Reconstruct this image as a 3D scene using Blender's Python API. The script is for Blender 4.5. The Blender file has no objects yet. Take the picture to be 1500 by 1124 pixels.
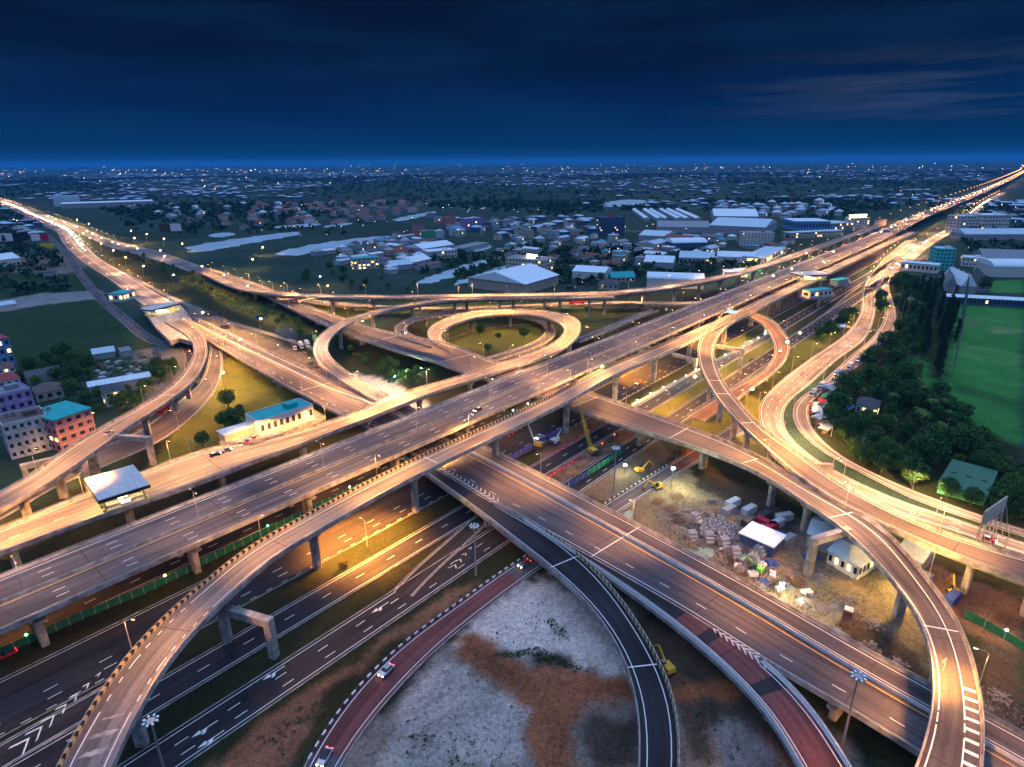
import bpy, bmesh, math, random
import numpy as np
from mathutils import Vector, Matrix
R = math.radians
random.seed(7); rng = np.random.default_rng(7)
sc = bpy.context.scene
col = sc.collection
# ------------------------------------------------------------------ camera
H = 120.0; F = 900.0; YH = 325.0; ROLL = R(0.45); TH = math.atan(YH / F)
cam_d = bpy.data.cameras.new('camera'); cam = bpy.data.objects.new('camera', cam_d); col.objects.link(cam)
cam_d.sensor_width = 36; cam_d.lens = 36 * F / 1500; cam_d.clip_start = 1; cam_d.clip_end = 200000
cam.matrix_world = Matrix.Translation((0, 0, H)) @ Matrix.Rotation(math.pi / 2 - TH, 4, 'X') @ Matrix.Rotation(-ROLL, 4, 'Z')
sc.camera = cam
sc.view_settings.view_transform = 'Standard'; sc.view_settings.look = 'None'
sc.view_settings.exposure = .6; sc.view_settings.gamma = 1
sc.cycles.use_denoising = True
sc.cycles.use_light_tree = True
sc.cycles.max_bounces = 5; sc.cycles.diffuse_bounces = 2; sc.cycles.glossy_bounces = 2
sc.cycles.volume_bounces = 0; sc.cycles.transmission_bounces = 1; sc.cycles.transparent_max_bounces = 4
sc.cycles.sample_clamp_indirect = 4; sc.cycles.caustics_reflective = False; sc.cycles.caustics_refractive = False
# ------------------------------------------------------------------ sky
w = bpy.data.worlds.new('World'); sc.world = w; w.use_nodes = True
nt = w.node_tree; nt.nodes.clear()
def nd(t, ty, **k):
    n = t.nodes.new(ty)
    for a, b in k.items():
        if a.startswith('i_'): n.inputs[a[2:].replace('_', ' ')].default_value = b
        else: setattr(n, a, b)
    return n
def ramp(t, stops, inp=None):
    n = t.nodes.new('ShaderNodeValToRGB'); e = n.color_ramp.elements
    while len(e) < len(stops): e.new(0.5)
    for k, (p, c) in enumerate(stops): e[k].position = p; e[k].color = (*c, 1) if len(c) == 3 else c
    if inp is not None: t.links.new(inp, n.inputs[0])
    return n
tc = nd(nt, 'ShaderNodeTexCoord'); sep = nd(nt, 'ShaderNodeSeparateXYZ'); nt.links.new(tc.outputs['Generated'], sep.inputs[0])
# elevation gradient: deep navy band above a blue horizon, pale dusk cloud overhead
mr = nd(nt, 'ShaderNodeMapRange'); nt.links.new(sep.outputs['Z'], mr.inputs[0])
mr.inputs[1].default_value = -0.05; mr.inputs[2].default_value = 0.95
base = ramp(nt, [(0.0, (.0004, .022, .075)), (.05, (.0005, .0135, .043)), (.085, (.0004, .0145, .052)), (.125, (.0004, .0085, .040)), (.18, (.0004, .0042, .023)), (.29, (.0005, .0028, .016)),
                 (.36, (.02, .06, .13)), (.46, (.20, .37, .78)), (1.0, (.36, .50, .88))], mr.outputs[0])
mp = nd(nt, 'ShaderNodeMapping'); mp.inputs['Scale'].default_value = (1.6, 1.6, 11); nt.links.new(tc.outputs['Generated'], mp.inputs[0])
nz = nd(nt, 'ShaderNodeTexNoise', i_Scale=1.9, i_Detail=7.0, i_Roughness=.58); nt.links.new(mp.outputs[0], nz.inputs[0])
cl = ramp(nt, [(.40, (0, 0, 0)), (.78, (1, 1, 1))], nz.outputs['Fac'])
band = ramp(nt, [(.06, (0, 0, 0)), (.11, (1, 1, 1)), (.3, (.8, .8, .8)), (.5, (.0, .0, .0))], mr.outputs[0])
mul = nd(nt, 'ShaderNodeMix', data_type='RGBA', blend_type='MULTIPLY'); mul.inputs[0].default_value = 1
nt.links.new(cl.outputs[0], mul.inputs[6]); nt.links.new(band.outputs[0], mul.inputs[7])
addc = nd(nt, 'ShaderNodeMix', data_type='RGBA', blend_type='ADD'); nt.links.new(mul.outputs[2], addc.inputs[0])
nt.links.new(base.outputs[0], addc.inputs[6]); addc.inputs[7].default_value = (.0010, .010, .024, 1)
# pinkish streak of afterglow low on the right
sx = nd(nt, 'ShaderNodeMapRange'); nt.links.new(sep.outputs['X'], sx.inputs[0]); sx.inputs[1].default_value = .22; sx.inputs[2].default_value = .75
mp2 = nd(nt, 'ShaderNodeMapping'); mp2.inputs['Scale'].default_value = (2.0, 2.0, 30); mp2.inputs['Location'].default_value = (.6, 0, .35); nt.links.new(tc.outputs['Generated'], mp2.inputs[0])
nz2 = nd(nt, 'ShaderNodeTexNoise', i_Scale=1.5, i_Detail=5.0, i_Roughness=.6); nt.links.new(mp2.outputs[0], nz2.inputs[0])
st = ramp(nt, [(.47, (0, 0, 0)), (.66, (1, 1, 1))], nz2.outputs['Fac'])
bd2 = ramp(nt, [(.085, (0, 0, 0)), (.115, (1, 1, 1)), (.15, (1, 1, 1)), (.19, (0, 0, 0))], mr.outputs[0])
m1 = nd(nt, 'ShaderNodeMath', operation='MULTIPLY'); nt.links.new(sx.outputs[0], m1.inputs[0]); nt.links.new(st.outputs[0], m1.inputs[1])
m2 = nd(nt, 'ShaderNodeMath', operation='MULTIPLY'); nt.links.new(m1.outputs[0], m2.inputs[0]); nt.links.new(bd2.outputs[0], m2.inputs[1])
add2 = nd(nt, 'ShaderNodeMix', data_type='RGBA', blend_type='ADD'); nt.links.new(m2.outputs[0], add2.inputs[0])
nt.links.new(addc.outputs[2], add2.inputs[6]); add2.inputs[7].default_value = (.030, .034, .040, 1)
sky = nd(nt, 'ShaderNodeTexSky', sky_type='NISHITA', sun_disc=False, sun_elevation=R(-2.5), sun_rotation=R(200))
bg = nd(nt, 'ShaderNodeBackground'); bg.inputs[1].default_value = 1.0; nt.links.new(add2.outputs[2], bg.inputs[0])
bg2 = nd(nt, 'ShaderNodeBackground'); bg2.inputs[1].default_value = .006; nt.links.new(sky.outputs[0], bg2.inputs[0])
ads = nd(nt, 'ShaderNodeAddShader'); nt.links.new(bg.outputs[0], ads.inputs[0]); nt.links.new(bg2.outputs[0], ads.inputs[1])
wo = nd(nt, 'ShaderNodeOutputWorld'); nt.links.new(ads.outputs[0], wo.inputs[0])
sl = bpy.data.lights.new('dusk_sun', 'SUN'); sl.energy = .12; sl.angle = R(25); sl.color = (1, .86, .8)
so = bpy.data.objects.new('dusk_sun', sl); so.rotation_euler = (R(55), 0, R(160)); col.objects.link(so)
# ------------------------------------------------------------------ pixels of the photograph -> points of the place
_c, _s = math.cos(ROLL), math.sin(ROLL); _ct, _st = math.cos(TH), math.sin(TH)
def at(u, v, z=0.0):
    x, y = u - 750, v - 562
    x, y = _c * x - _s * y, _s * x + _c * y
    dy = F * _ct - y * _st; dz = -F * _st - y * _ct
    t = (z - H) / dz
    return Vector((x * t, dy * t, z))
# direction of the main highway and of the crossing highway
pA0, pA1 = at(100, 843, 12.5), at(1125, 415, 12.5)
DA = (pA1 - pA0).normalized()
NA = Vector((-DA.y, DA.x, 0))
# ------------------------------------------------------------------ materials
MATS = {}
def mat(name, c, rough=.8, var=.25, scale=.6, metal=0., em=None, es=0., bump=0., detail=4., coat=0., stretch=None, uv=False, c2=None, spec=.3, lo=.35, hi=.65):
    m = bpy.data.materials.new(name); m.use_nodes = True; t = m.node_tree; b = t.nodes['Principled BSDF']
    b.inputs['Roughness'].default_value = rough; b.inputs['Metallic'].default_value = metal
    b.inputs['Specular IOR Level'].default_value = spec
    if em: b.inputs['Emission Color'].default_value = (*em, 1); b.inputs['Emission Strength'].default_value = es
    co = nd(t, 'ShaderNodeTexCoord')
    src = co.outputs['UV'] if uv else (co.outputs['Object'])
    if not uv:
        g = nd(t, 'ShaderNodeNewGeometry'); src = g.outputs['Position']
    if stretch:
        q = nd(t, 'ShaderNodeMapping'); q.inputs['Scale'].default_value = stretch; t.links.new(src, q.inputs[0]); src = q.outputs[0]
    n = nd(t, 'ShaderNodeTexNoise', i_Scale=scale, i_Detail=detail, i_Roughness=.6); t.links.new(src, n.inputs[0])
    if c2 is None: a_, b_ = [x * (1 - var) for x in c], [min(1, x * (1 + var)) for x in c]
    else: a_, b_ = c, c2
    r = ramp(t, [(lo, a_), (hi, b_)], n.outputs['Fac'])
    t.links.new(r.outputs[0], b.inputs['Base Color'])
    if bump:
        bp = nd(t, 'ShaderNodeBump'); bp.inputs['Strength'].default_value = bump; bp.inputs['Distance'].default_value = .1
        t.links.new(n.outputs['Fac'], bp.inputs['Height']); t.links.new(bp.outputs[0], b.inputs['Normal'])
    MATS[name] = m
    return m
def roadmat(name, c, warm=0.):
    """asphalt with wheel tracks, patches and seams; uv = (metres along, metres across)"""
    m = bpy.data.materials.new(name); m.use_nodes = True; t = m.node_tree; b = t.nodes['Principled BSDF']
    b.inputs['Roughness'].default_value = .8; b.inputs['Specular IOR Level'].default_value = .14
    co = nd(t, 'ShaderNodeTexCoord')
    def noise(sc3, s, d=3.):
        q = nd(t, 'ShaderNodeMapping'); q.inputs['Scale'].default_value = sc3; t.links.new(co.outputs['UV'], q.inputs[0])
        n = nd(t, 'ShaderNodeTexNoise', i_Scale=s, i_Detail=d, i_Roughness=.65); t.links.new(q.outputs[0], n.inputs[0]); return n.outputs['Fac']
    n1 = noise((.012, .55, 1), 1.0, 4); n2 = noise((.02, .05, 1), 1., 2); n3 = noise((.6, .9, 1), 1.6, 5)
    r1 = ramp(t, [(.3, [x * .5 for x in c]), (.5, c), (.7, [x * 1.5 for x in c])], n1)
    r2 = ramp(t, [(.38, (.6, .6, .64)), (.58, (1.18, 1.15, 1.12))], n2)
    r3 = ramp(t, [(.3, (.8, .8, .8)), (.7, (1.15, 1.15, 1.15))], n3)
    a = nd(t, 'ShaderNodeMix', data_type='RGBA', blend_type='MULTIPLY'); a.inputs[0].default_value = 1
    t.links.new(r1.outputs[0], a.inputs[6]); t.links.new(r2.outputs[0], a.inputs[7])
    a2 = nd(t, 'ShaderNodeMix', data_type='RGBA', blend_type='MULTIPLY'); a2.inputs[0].default_value = 1
    t.links.new(a.outputs[2], a2.inputs[6]); t.links.new(r3.outputs[0], a2.inputs[7])
    # slab joints across the deck
    sx = nd(t, 'ShaderNodeSeparateXYZ'); t.links.new(co.outputs['UV'], sx.inputs[0])
    md = nd(t, 'ShaderNodeMath', operation='PINGPONG'); md.inputs[1].default_value = 19; t.links.new(sx.outputs[0], md.inputs[0])
    lt = nd(t, 'ShaderNodeMath', operation='LESS_THAN'); lt.inputs[1].default_value = .12; t.links.new(md.outputs[0], lt.inputs[0])
    a3 = nd(t, 'ShaderNodeMix', data_type='RGBA', blend_type='MIX'); t.links.new(lt.outputs[0], a3.inputs[0]); t.links.new(a2.outputs[2], a3.inputs[6]); a3.inputs[7].default_value = (*[x * .4 for x in c], 1)
    t.links.new(a3.outputs[2], b.inputs['Base Color'])
    MATS[name] = m
roadmat('asphalt', (.026, .026, .030)); roadmat('asphalt_mid', (.092, .085, .092)); roadmat('pavement_pale', (.18, .165, .155)); roadmat('pavement_red', (.135, .052, .050)); roadmat('pavement_rose', (.17, .10, .075))
mat('concrete', (.30, .28, .26), .85, .42, .35, bump=.2); mat('concrete_dark', (.17, .16, .155), .9, .4, .3, bump=.3)
mat('wall_white', (.58, .56, .52), .7, .14, .7); mat('paint_white', (.72, .72, .70), .6, .12, 1.5); mat('paint_yellow', (.75, .42, .08), .6, .12, 1.5); mat('paint_black', (.02, .02, .02), .6)
mat('paint_chevron', (.70, .50, .22), .6, .1); mat('steel', (.35, .36, .38), .45, .15, 2, metal=.6); mat('steel_dark', (.06, .06, .065), .6, .2)
mat('lamp_glass_warm', (.9, .7, .4), .3, 0, em=(1, .55, .2), es=30); mat('lamp_glass_cool', (.5, .7, .9), .3, 0, em=(.4, .72, 1), es=.3)
def M(n): return MATS[n]
# ------------------------------------------------------------------ object helpers
def link(o, parent=None):
    col.objects.link(o)
    if parent is not None: o.parent = parent
    return o
def mesh(name, verts, faces, mats, parent=None, mi=None, uv=None, smooth=False):
    me = bpy.data.meshes.new(name); me.from_pydata([tuple(v) for v in verts], [], [tuple(f) for f in faces])
    for m_ in (mats if isinstance(mats, (list, tuple)) else [mats]): me.materials.append(M(m_) if isinstance(m_, str) else m_)
    if mi is not None: me.polygons.foreach_set('material_index', mi)
    if uv is not None:
        l = me.uv_layers.new(name='UVMap'); idx = np.zeros(len(me.loops), dtype=np.int32); me.loops.foreach_get('vertex_index', idx)
        l.data.foreach_set('uv', np.asarray(uv, dtype=np.float32)[idx].ravel())
    if smooth: me.polygons.foreach_set('use_smooth', [True] * len(me.polygons))
    me.update()
    return link(bpy.data.objects.new(name, me), parent)
def tag(o, label=None, cat=None, group=None, kind=None):
    if label: o['label'] = label
    if cat: o['category'] = cat
    if group: o['group'] = group
    if kind: o['kind'] = kind
    return o
def empty(name, loc=(0, 0, 0), rz=0.):
    o = bpy.data.objects.new(name, None); o.location = loc; o.rotation_euler = (0, 0, rz); o.empty_display_size = 1
    return link(o)
def children(o): return list(o.children)
def copy_tree(o, parent=None):
    c = o.copy(); col.objects.link(c)
    if parent is not None: c.parent = parent
    for ch in children(o): copy_tree(ch, c)
    return c
class MB:
    """collects boxes, prisms and tubes into one mesh"""
    def __init__(s): s.v = []; s.f = []; s.m = []
    def add(s, vs, fs, m=0):
        k = len(s.v); s.v += [tuple(v) for v in vs]; s.f += [tuple(i + k for i in f) for f in fs]; s.m += [m] * len(fs); return s
    def box(s, cx, cy, cz, sx, sy, sz, m=0, rz=0., top=1.0, M4=None):
        c, n = math.cos(rz), math.sin(rz); vs = []
        for dz, k in ((-.5, 1.), (.5, top)):
            for dx, dy in ((-.5, -.5), (.5, -.5), (.5, .5), (-.5, .5)):
                x, y = dx * sx * k, dy * sy * k; p = (cx + c * x - n * y, cy + n * x + c * y, cz + dz * sz)
                vs.append(p if M4 is None else tuple(M4 @ Vector(p)))
        return s.add(vs, [(0, 3, 2, 1), (4, 5, 6, 7), (0, 1, 5, 4), (1, 2, 6, 5), (2, 3, 7, 6), (3, 0, 4, 7)], m)
    def tube(s, a, b, r0, r1=None, n=6, m=0, cap=True):
        a, b = Vector(a), Vector(b); r1 = r0 if r1 is None else r1
        d = (b - a).normalized(); u = d.orthogonal().normalized(); v = d.cross(u); vs = []
        for p, r in ((a, r0), (b, r1)):
            for k in range(n): t = 2 * math.pi * k / n; vs.append(p + (u * math.cos(t) + v * math.sin(t)) * r)
        fs = [(k, (k + 1) % n, n + (k + 1) % n, n + k) for k in range(n)]
        if cap: fs += [tuple(range(n))[::-1], tuple(range(n, 2 * n))]
        return s.add(vs, fs, m)
    def build(s, name, mats, parent=None, smooth=False): return mesh(name, s.v, s.f, mats, parent, s.m, smooth=smooth)
# ------------------------------------------------------------------ paths
def px(s, z=None):
    """'u v z, u v z' in photograph pixels (1500 wide) -> world points; missing z repeats the last one"""
    out = []; zz = 0. if z is None else z
    for q in s.split(','):
        a = [float(x) for x in q.split()]
        if len(a) > 2: zz = a[2]
        out.append(at(a[0], a[1], zz))
    return np.array([tuple(p) for p in out])
def resample(P, n):
    d = np.r_[0, np.cumsum(np.linalg.norm(np.diff(P[:, :2], axis=0), axis=1))]; t = np.linspace(0, d[-1], n)
    return np.stack([np.interp(t, d, P[:, k]) for k in range(P.shape[1])], 1)
def catmull(P, ds=3.5):
    if len(P) > 2:
        Q = np.vstack([2 * P[0] - P[1], P, 2 * P[-1] - P[-2]]); out = []
        for i in range(1, len(Q) - 2):
            p0, p1, p2, p3 = Q[i - 1], Q[i], Q[i + 1], Q[i + 2]
            k = max(2, int(np.linalg.norm(p2 - p1) / ds))
            ta = max(np.linalg.norm((p1 - p0)[:2]), 1e-3) ** .5; tb = max(np.linalg.norm((p2 - p1)[:2]), 1e-3) ** .5; tcx = max(np.linalg.norm((p3 - p2)[:2]), 1e-3) ** .5
            m1_ = (p1 - p0) / ta - (p2 - p0) / (ta + tb) + (p2 - p1) / tb; m2_ = (p2 - p1) / tb - (p3 - p1) / (tb + tcx) + (p3 - p2) / tcx
            m1_, m2_ = m1_ * tb, m2_ * tb
            for t in np.linspace(0, 1, k, endpoint=False):
                out.append((2 * t**3 - 3 * t**2 + 1) * p1 + (t**3 - 2 * t**2 + t) * m1_ + (-2 * t**3 + 3 * t**2) * p2 + (t**3 - t**2) * m2_)
        out.append(P[-1]); P = np.array(out)
    L = np.linalg.norm(np.diff(P[:, :2], axis=0), axis=1).sum()
    return resample(P, max(3, int(L / ds)))
def smooth(P, n):
    P = P.copy()
    for _ in range(n): P[1:-1] = .25 * P[:-2] + .5 * P[1:-1] + .25 * P[2:]
    return P
class Path:
    def __init__(s, c=None, w=None, l=None, r=None, z=None, ds=3.5, sm=6):
        """c: centre points and a width, or l / r: left and right edges (left when travelling)"""
        if l is not None:
            Lp, Rp = catmull(px(l, z), ds), catmull(px(r, z), ds); n = max(len(Lp), len(Rp))
            Lp, Rp = resample(Lp, n), resample(Rp, n)
            s.c = smooth((Lp + Rp) / 2, sm); d = Lp - Rp; T = np.gradient(s.c, axis=0); T = T / np.linalg.norm(T[:, :2], axis=1)[:, None]
            wv = np.abs(d[:, 0] * -T[:, 1] + d[:, 1] * T[:, 0])
            s.w = smooth(wv[:, None], sm * 2)[:, 0]
        else:
            p = px(c, z) if isinstance(c, str) else np.array([tuple(q) for q in c], dtype=float)
            s.c = smooth(catmull(p, ds), sm); s.w = np.full(len(s.c), float(w)) if np.isscalar(w) else np.interp(np.linspace(0, 1, len(s.c)), np.linspace(0, 1, len(w)), w)
        s.T = np.gradient(s.c, axis=0); s.T[:, 2] = 0; s.T /= np.linalg.norm(s.T, axis=1)[:, None]
        s.N = np.stack([-s.T[:, 1], s.T[:, 0], np.zeros(len(s.c))], 1)
        s.s = np.r_[0, np.cumsum(np.linalg.norm(np.diff(s.c[:, :2], axis=0), axis=1))]; s.L = s.s[-1]
    def off(s, spec):
        """spec: ('L', d) d metres inside the left edge, ('R', d), ('C', d) d metres left of the centre"""
        k, d = spec
        return s.w / 2 - d if k == 'L' else (-s.w / 2 + d if k == 'R' else np.full(len(s.w), float(d)))
    def pt(s, dist, o=0., dz=0.):
        q = [np.interp(dist, s.s, s.c[:, k]) for k in range(3)]; n = [np.interp(dist, s.s, s.N[:, k]) for k in range(2)]
        return Vector((q[0] + n[0] * o, q[1] + n[1] * o, q[2] + dz))
    def ang(s, dist): return math.atan2(np.interp(dist, s.s, s.T[:, 1]), np.interp(dist, s.s, s.T[:, 0]))
    def wd(s, dist): return float(np.interp(dist, s.s, s.w))
    def near(s, p):
        d = np.hypot(s.c[:, 0] - p[0], s.c[:, 1] - p[1]); return s.s[int(np.argmin(d))]
def sweep(path, prof, closed=True, i0=0, i1=None):
    """prof: list of (edge spec, z) -> vertices and faces of the swept section"""
    i1 = len(path.c) if i1 is None else i1; n = i1 - i0; k = len(prof); V = np.zeros((n, k, 3))
    for j, (sp, z) in enumerate(prof):
        o = path.off(sp)[i0:i1]; V[:, j] = path.c[i0:i1] + path.N[i0:i1] * o[:, None]; V[:, j, 2] += z
    fs = []
    kk = k if closed else k - 1
    for i in range(n - 1):
        for j in range(kk):
            a, b = i * k + j, i * k + (j + 1) % k; fs.append((a, b, b + k, a + k))
    if closed: fs += [tuple(range(k))[::-1], tuple((n - 1) * k + j for j in range(k))]
    return V.reshape(-1, 3), fs
def surface(path, name, m, parent, z, ins=.45, zones=None):
    V, f = sweep(path, [(('R', ins), z), (('R', ins), z)], False)
    n = len(path.c); k = 7; V = np.zeros((n, k, 3)); uv = np.zeros((n, k, 2))
    for j in range(k):
        t = j / (k - 1); o = (path.w / 2 - ins) * (2 * t - 1); V[:, j] = path.c + path.N * o[:, None]; V[:, j, 2] += z
        uv[:, j, 0] = path.s; uv[:, j, 1] = o
    fs = [(i * k + j, (i + 1) * k + j, (i + 1) * k + j + 1, i * k + j + 1) for i in range(n - 1) for j in range(k - 1)]
    fs = [f_[::-1] for f_ in fs]
    mi = None; ms = [m]
    if zones:
        ms = [m, zones[0]]; mi = []
        for i in range(n - 1): mi += [1 if any(a <= path.s[i] / path.L <= b for a, b in zones[1]) else 0] * (k - 1)
    return mesh(name, V.reshape(-1, 3), fs, ms, parent, mi, uv.reshape(-1, 2))
def stripe(mb, path, spec, wd=.22, z=.02, dash=None, m=0, s0=0., s1=None, ph=0.):
    s1 = path.L if s1 is None else s1; o_all = path.off(spec)
    def quad(a, b):
        n = max(2, int((b - a) / 4) + 1); ts = np.linspace(a, b, n); vs = []
        for t in ts:
            o = float(np.interp(t, path.s, o_all)); vs += [path.pt(t, o - wd / 2, z), path.pt(t, o + wd / 2, z)]
        mb.add(vs, [(2 * i, 2 * i + 2, 2 * i + 3, 2 * i + 1)[::-1] for i in range(n - 1)], m)
    if dash is None: quad(s0, s1)
    else:
        t = s0 + ph
        while t < s1 - dash[0]: quad(t, t + dash[0]); t += dash[0] + dash[1]
def cross_joint(mb, path, t, wd=.35, z=.021, m=0):
    h = path.wd(t) / 2 - .5; a = [path.pt(t, -h, z), path.pt(t, h, z), path.pt(t + wd, h, z), path.pt(t + wd, -h, z)]
    mb.add(a, [(0, 1, 2, 3)], m)
def pier(path, t, parent, depth, ground=0., wfrac=.55, off=0., style='hammer', name='pier'):
    c = path.pt(t, off); a = path.ang(t); h = c.z - depth - ground; 
    if h < 1.5: return
    mb = MB(); cw = min(path.wd(t) * .26, 4.2); cd = 1.9
    X = Matrix.Translation((c.x, c.y, ground)) @ Matrix.Rotation(a, 4, 'Z')
    caph = min(1.8, h * .3); wt = min(path.wd(t) * wfrac, path.wd(t) - 1)
    # column, slightly flared to the head
    def ring(z, sx, sy): 
        b = min(sx, sy) * .18
        return [X @ Vector(p) for p in ((sx/2, sy/2-b, z), (sx/2-b, sy/2, z), (-sx/2+b, sy/2, z), (-sx/2, sy/2-b, z), (-sx/2, -sy/2+b, z), (-sx/2+b, -sy/2, z), (sx/2-b, -sy/2, z), (sx/2, -sy/2+b, z))]
    rings = [(-.3, cd, cw), (h - caph * 1.3, cd, cw), (h - caph, cd, cw * 1.08), (h - caph * .35, cd * 1.1, wt), (h, cd * 1.1, wt)]
    vs = []
    for z, sx, sy in rings: vs += ring(z, sx, sy)
    fs = [(i * 8 + j, i * 8 + (j + 1) % 8, (i + 1) * 8 + (j + 1) % 8, (i + 1) * 8 + j) for i in range(len(rings) - 1) for j in range(8)] + [tuple(range(8))[::-1], tuple(range(8 * len(rings) - 8, 8 * len(rings)))]
    mb.add(vs, fs)
    return mb.build(name, 'concrete', parent)
def viaduct(label, path, surf='asphalt_mid', depth=2.0, marks=(), piers=None, pier0=18., group='elevated roads of the interchange', parapet=.95, par_mat='concrete', chev=None, joints=None, zones=None, median=None, name='flyover', ground=0., par=None, ramp_cut=3.0, pfrac=.55, rail=True):
    t = empty(name, path.pt(0)); root = Matrix.Translation(-path.pt(0))
    def loc(o): o.matrix_parent_inverse = root; return o
    g = depth
    V, f = sweep(path, [(('L', 0), 0), (('R', 0), 0), (('R', .0), -.35), (('R', .25), -.75), (('R', path.w.min() * .24), -g * .9), (('R', path.w.min() * .27), -g), (('L', path.w.min() * .27), -g), (('L', path.w.min() * .24), -g * .9), (('L', .25), -.75), (('L', 0), -.35)])
    loc(mesh('deck', V, f, 'concrete', t))
    loc(surface(path, 'road_surface', surf, t, .012, .42, zones))
    nn = len(path.c)
    for sd in 'LR':
      for ra, rb in (par or {}).get(sd, [(0, 1)]):
        i0_, i1_ = int(ra * nn), max(int(ra * nn) + 3, int(rb * nn))
        V, f = sweep(path, [((sd, -.04), -.5), ((sd, -.04), parapet), ((sd, .16), parapet), ((sd, .22), .35), ((sd, .42), .02), ((sd, .42), -.2)], True, i0_, i1_)
        if sd == 'L': f = [q[::-1] for q in f]
        loc(mesh('parapet', V, f, par_mat, t))
        if rail:
            V, f = sweep(path, [((sd, .02), parapet + .28), ((sd, .02), parapet + .4), ((sd, .12), parapet + .4), ((sd, .12), parapet + .28)], True, i0_, i1_)
            if sd == 'L': f = [q[::-1] for q in f]
            mb = MB(); mb.add(V, f)
            for q in np.arange(1 + ra * path.L, rb * path.L, 4.):
                o = path.wd(q) / 2 - .07; o = o if sd == 'L' else -o; p = path.pt(q, o); mb.box(p.x, p.y, p.z + parapet + .14, .1, .1, .3)
            loc(mb.build('guard_rail', 'steel', t))
    if median:
        for sp, dd, a_, b_, mm in median:
            n_ = len(path.c); hw = .3; V, f = sweep(path, [((sp, dd - hw), 0.015), ((sp, dd + hw), 0.015), ((sp, dd + .12), .85), ((sp, dd - .12), .85)], True, int(a_ * n_), max(int(a_ * n_) + 2, int(b_ * n_)))
            loc(mesh('median_barrier', V, f, mm, t))
    if marks or joints:
        mb = MB()
        for q in marks: stripe(mb, path, *q[:1], **q[1])
        for q in (joints or []): cross_joint(mb, path, q * path.L)
        loc(mb.build('lane_marking', ['paint_white', 'paint_yellow'], t))
    if chev:
        for sd, a, b in chev:
            mb = MB(); q = a * path.L; k = 0
            while q < b * path.L - 1.6:
                o = path.wd(q) / 2 - .2; sg = 1 if sd == 'L' else -1
                for hh, mi_ in ((0, 0), (1.0, 1)):
                    for (z0, z1, sk) in ((.0, .85, .55), (.85, 1.7, -.55)):
                        s0_, s1_ = (q + hh, q + hh + .55) if sk > 0 else (q + hh + .55, q + hh)
                        vs = []
                        s0_, s1_ = q + hh, q + hh + .55
                        if sk < 0: s0_, s1_ = s1_, s0_
                        for tt, zz in ((s0_, z0), (s0_ + 1, z0), (s1_ + 1, z1), (s1_, z1)):
                            for e in (-.14, -.02): vs.append(path.pt(tt, sg * (o + e), zz * .75 + .05))
                        mb.add(vs, [(0, 2, 4, 6), (1, 7, 5, 3), (0, 1, 3, 2), (2, 3, 5, 4), (4, 5, 7, 6), (6, 7, 1, 0)], mi_)
                q += 2.0
            loc(mb.build('chevron_board', ['paint_chevron', 'paint_black'], t))
    if piers is None: piers = []
    if isinstance(piers, (int, float)):
        piers = [(q, 0) for q in np.arange(pier0, path.L - 6, piers)]
    for q in piers:
        q, o = q if isinstance(q, tuple) else (q, 0)
        c = path.pt(q)
        if c.z - g - ground > ramp_cut:
            p = pier(path, q, t, g, ground, off=o, wfrac=pfrac)
            if p: loc(p)
    tag(t, label, 'flyover', group)
    return t
def striped_kerb(path, sd, a, b, parent, h=.5, wd=.35, step=1.4, root=None):
    mb = MB(); q = a * path.L; k = 0
    while q < b * path.L - step:
        o = path.wd(q) / 2 + .1; o = o if sd == 'L' else -o; p, p2 = path.pt(q, o), path.pt(q + step, o); c = (p + p2) / 2; an = math.atan2(p2.y - p.y, p2.x - p.x)
        mb.box(c.x, c.y, c.z + h / 2, (p2 - p).length * .98, wd, h, k % 2, an); q += step; k += 1
    o = mb.build('striped_kerb', ['paint_white', 'paint_black'], parent)
    if root is not None: o.matrix_parent_inverse = root
def gore(mb, p0, p1, q0, q1, n, z=.02, wd=.45):
    """painted chevrons between two converging edge lines"""
    p0, p1, q0, q1 = [Vector(x) for x in (p0, p1, q0, q1)]
    for i in range(n):
        t = (i + .5) / n; a, b = p0.lerp(p1, t), q0.lerp(q1, t); m_ = (a + b) / 2; d = (p1 - p0).normalized() * max(1.2, (a - b).length * .7); tip = m_ + d
        for e in (a, b):
            dd = (tip - e).normalized(); s_ = Vector((d.x, d.y, 0)).normalized() * wd
            vs = [e, e + s_, tip + s_, tip]; mb.add([(v.x, v.y, v.z + z) for v in vs], [(0, 1, 2, 3)])
def groundroad(label, path, surf='asphalt', marks=(), z=.06, zones=None, kerb=True, name='road', ins=0.):
    V, f = sweep(path, [(('L', -.4), 0.0), (('R', -.4), 0.0), (('R', -.25), -.4), (('L', -.25), -.4)])
    o = surface(path, name, surf, None, z, ins, zones)
    tag(o, label, None, None, 'structure')
    if marks:
        mb = MB()
        for q in marks: stripe(mb, path, q[0], z=z + .012, **q[1])
        mb.build('lane_marking', ['paint_white', 'paint_yellow'], o)
    if kerb:
        mb = MB()
        for sd in 'LR':
            V, f = sweep(path, [((sd, -.0), 0.), ((sd, -.0), z + .13), ((sd, -.25), z + .13), ((sd, -.25), 0.)])
            if sd == 'R': f = [q[::-1] for q in f]
            mb.add(V, f)
        mb.build('kerb', 'concrete', o)
    return o
SOL = dict(); 
def D(l=3., g=9., **k): return dict(dash=(l, g), **k)
ORD = 'first second third fourth fifth sixth seventh eighth ninth tenth eleventh twelfth thirteenth fourteenth fifteenth sixteenth seventeenth eighteenth nineteenth twentieth'.split()
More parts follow.
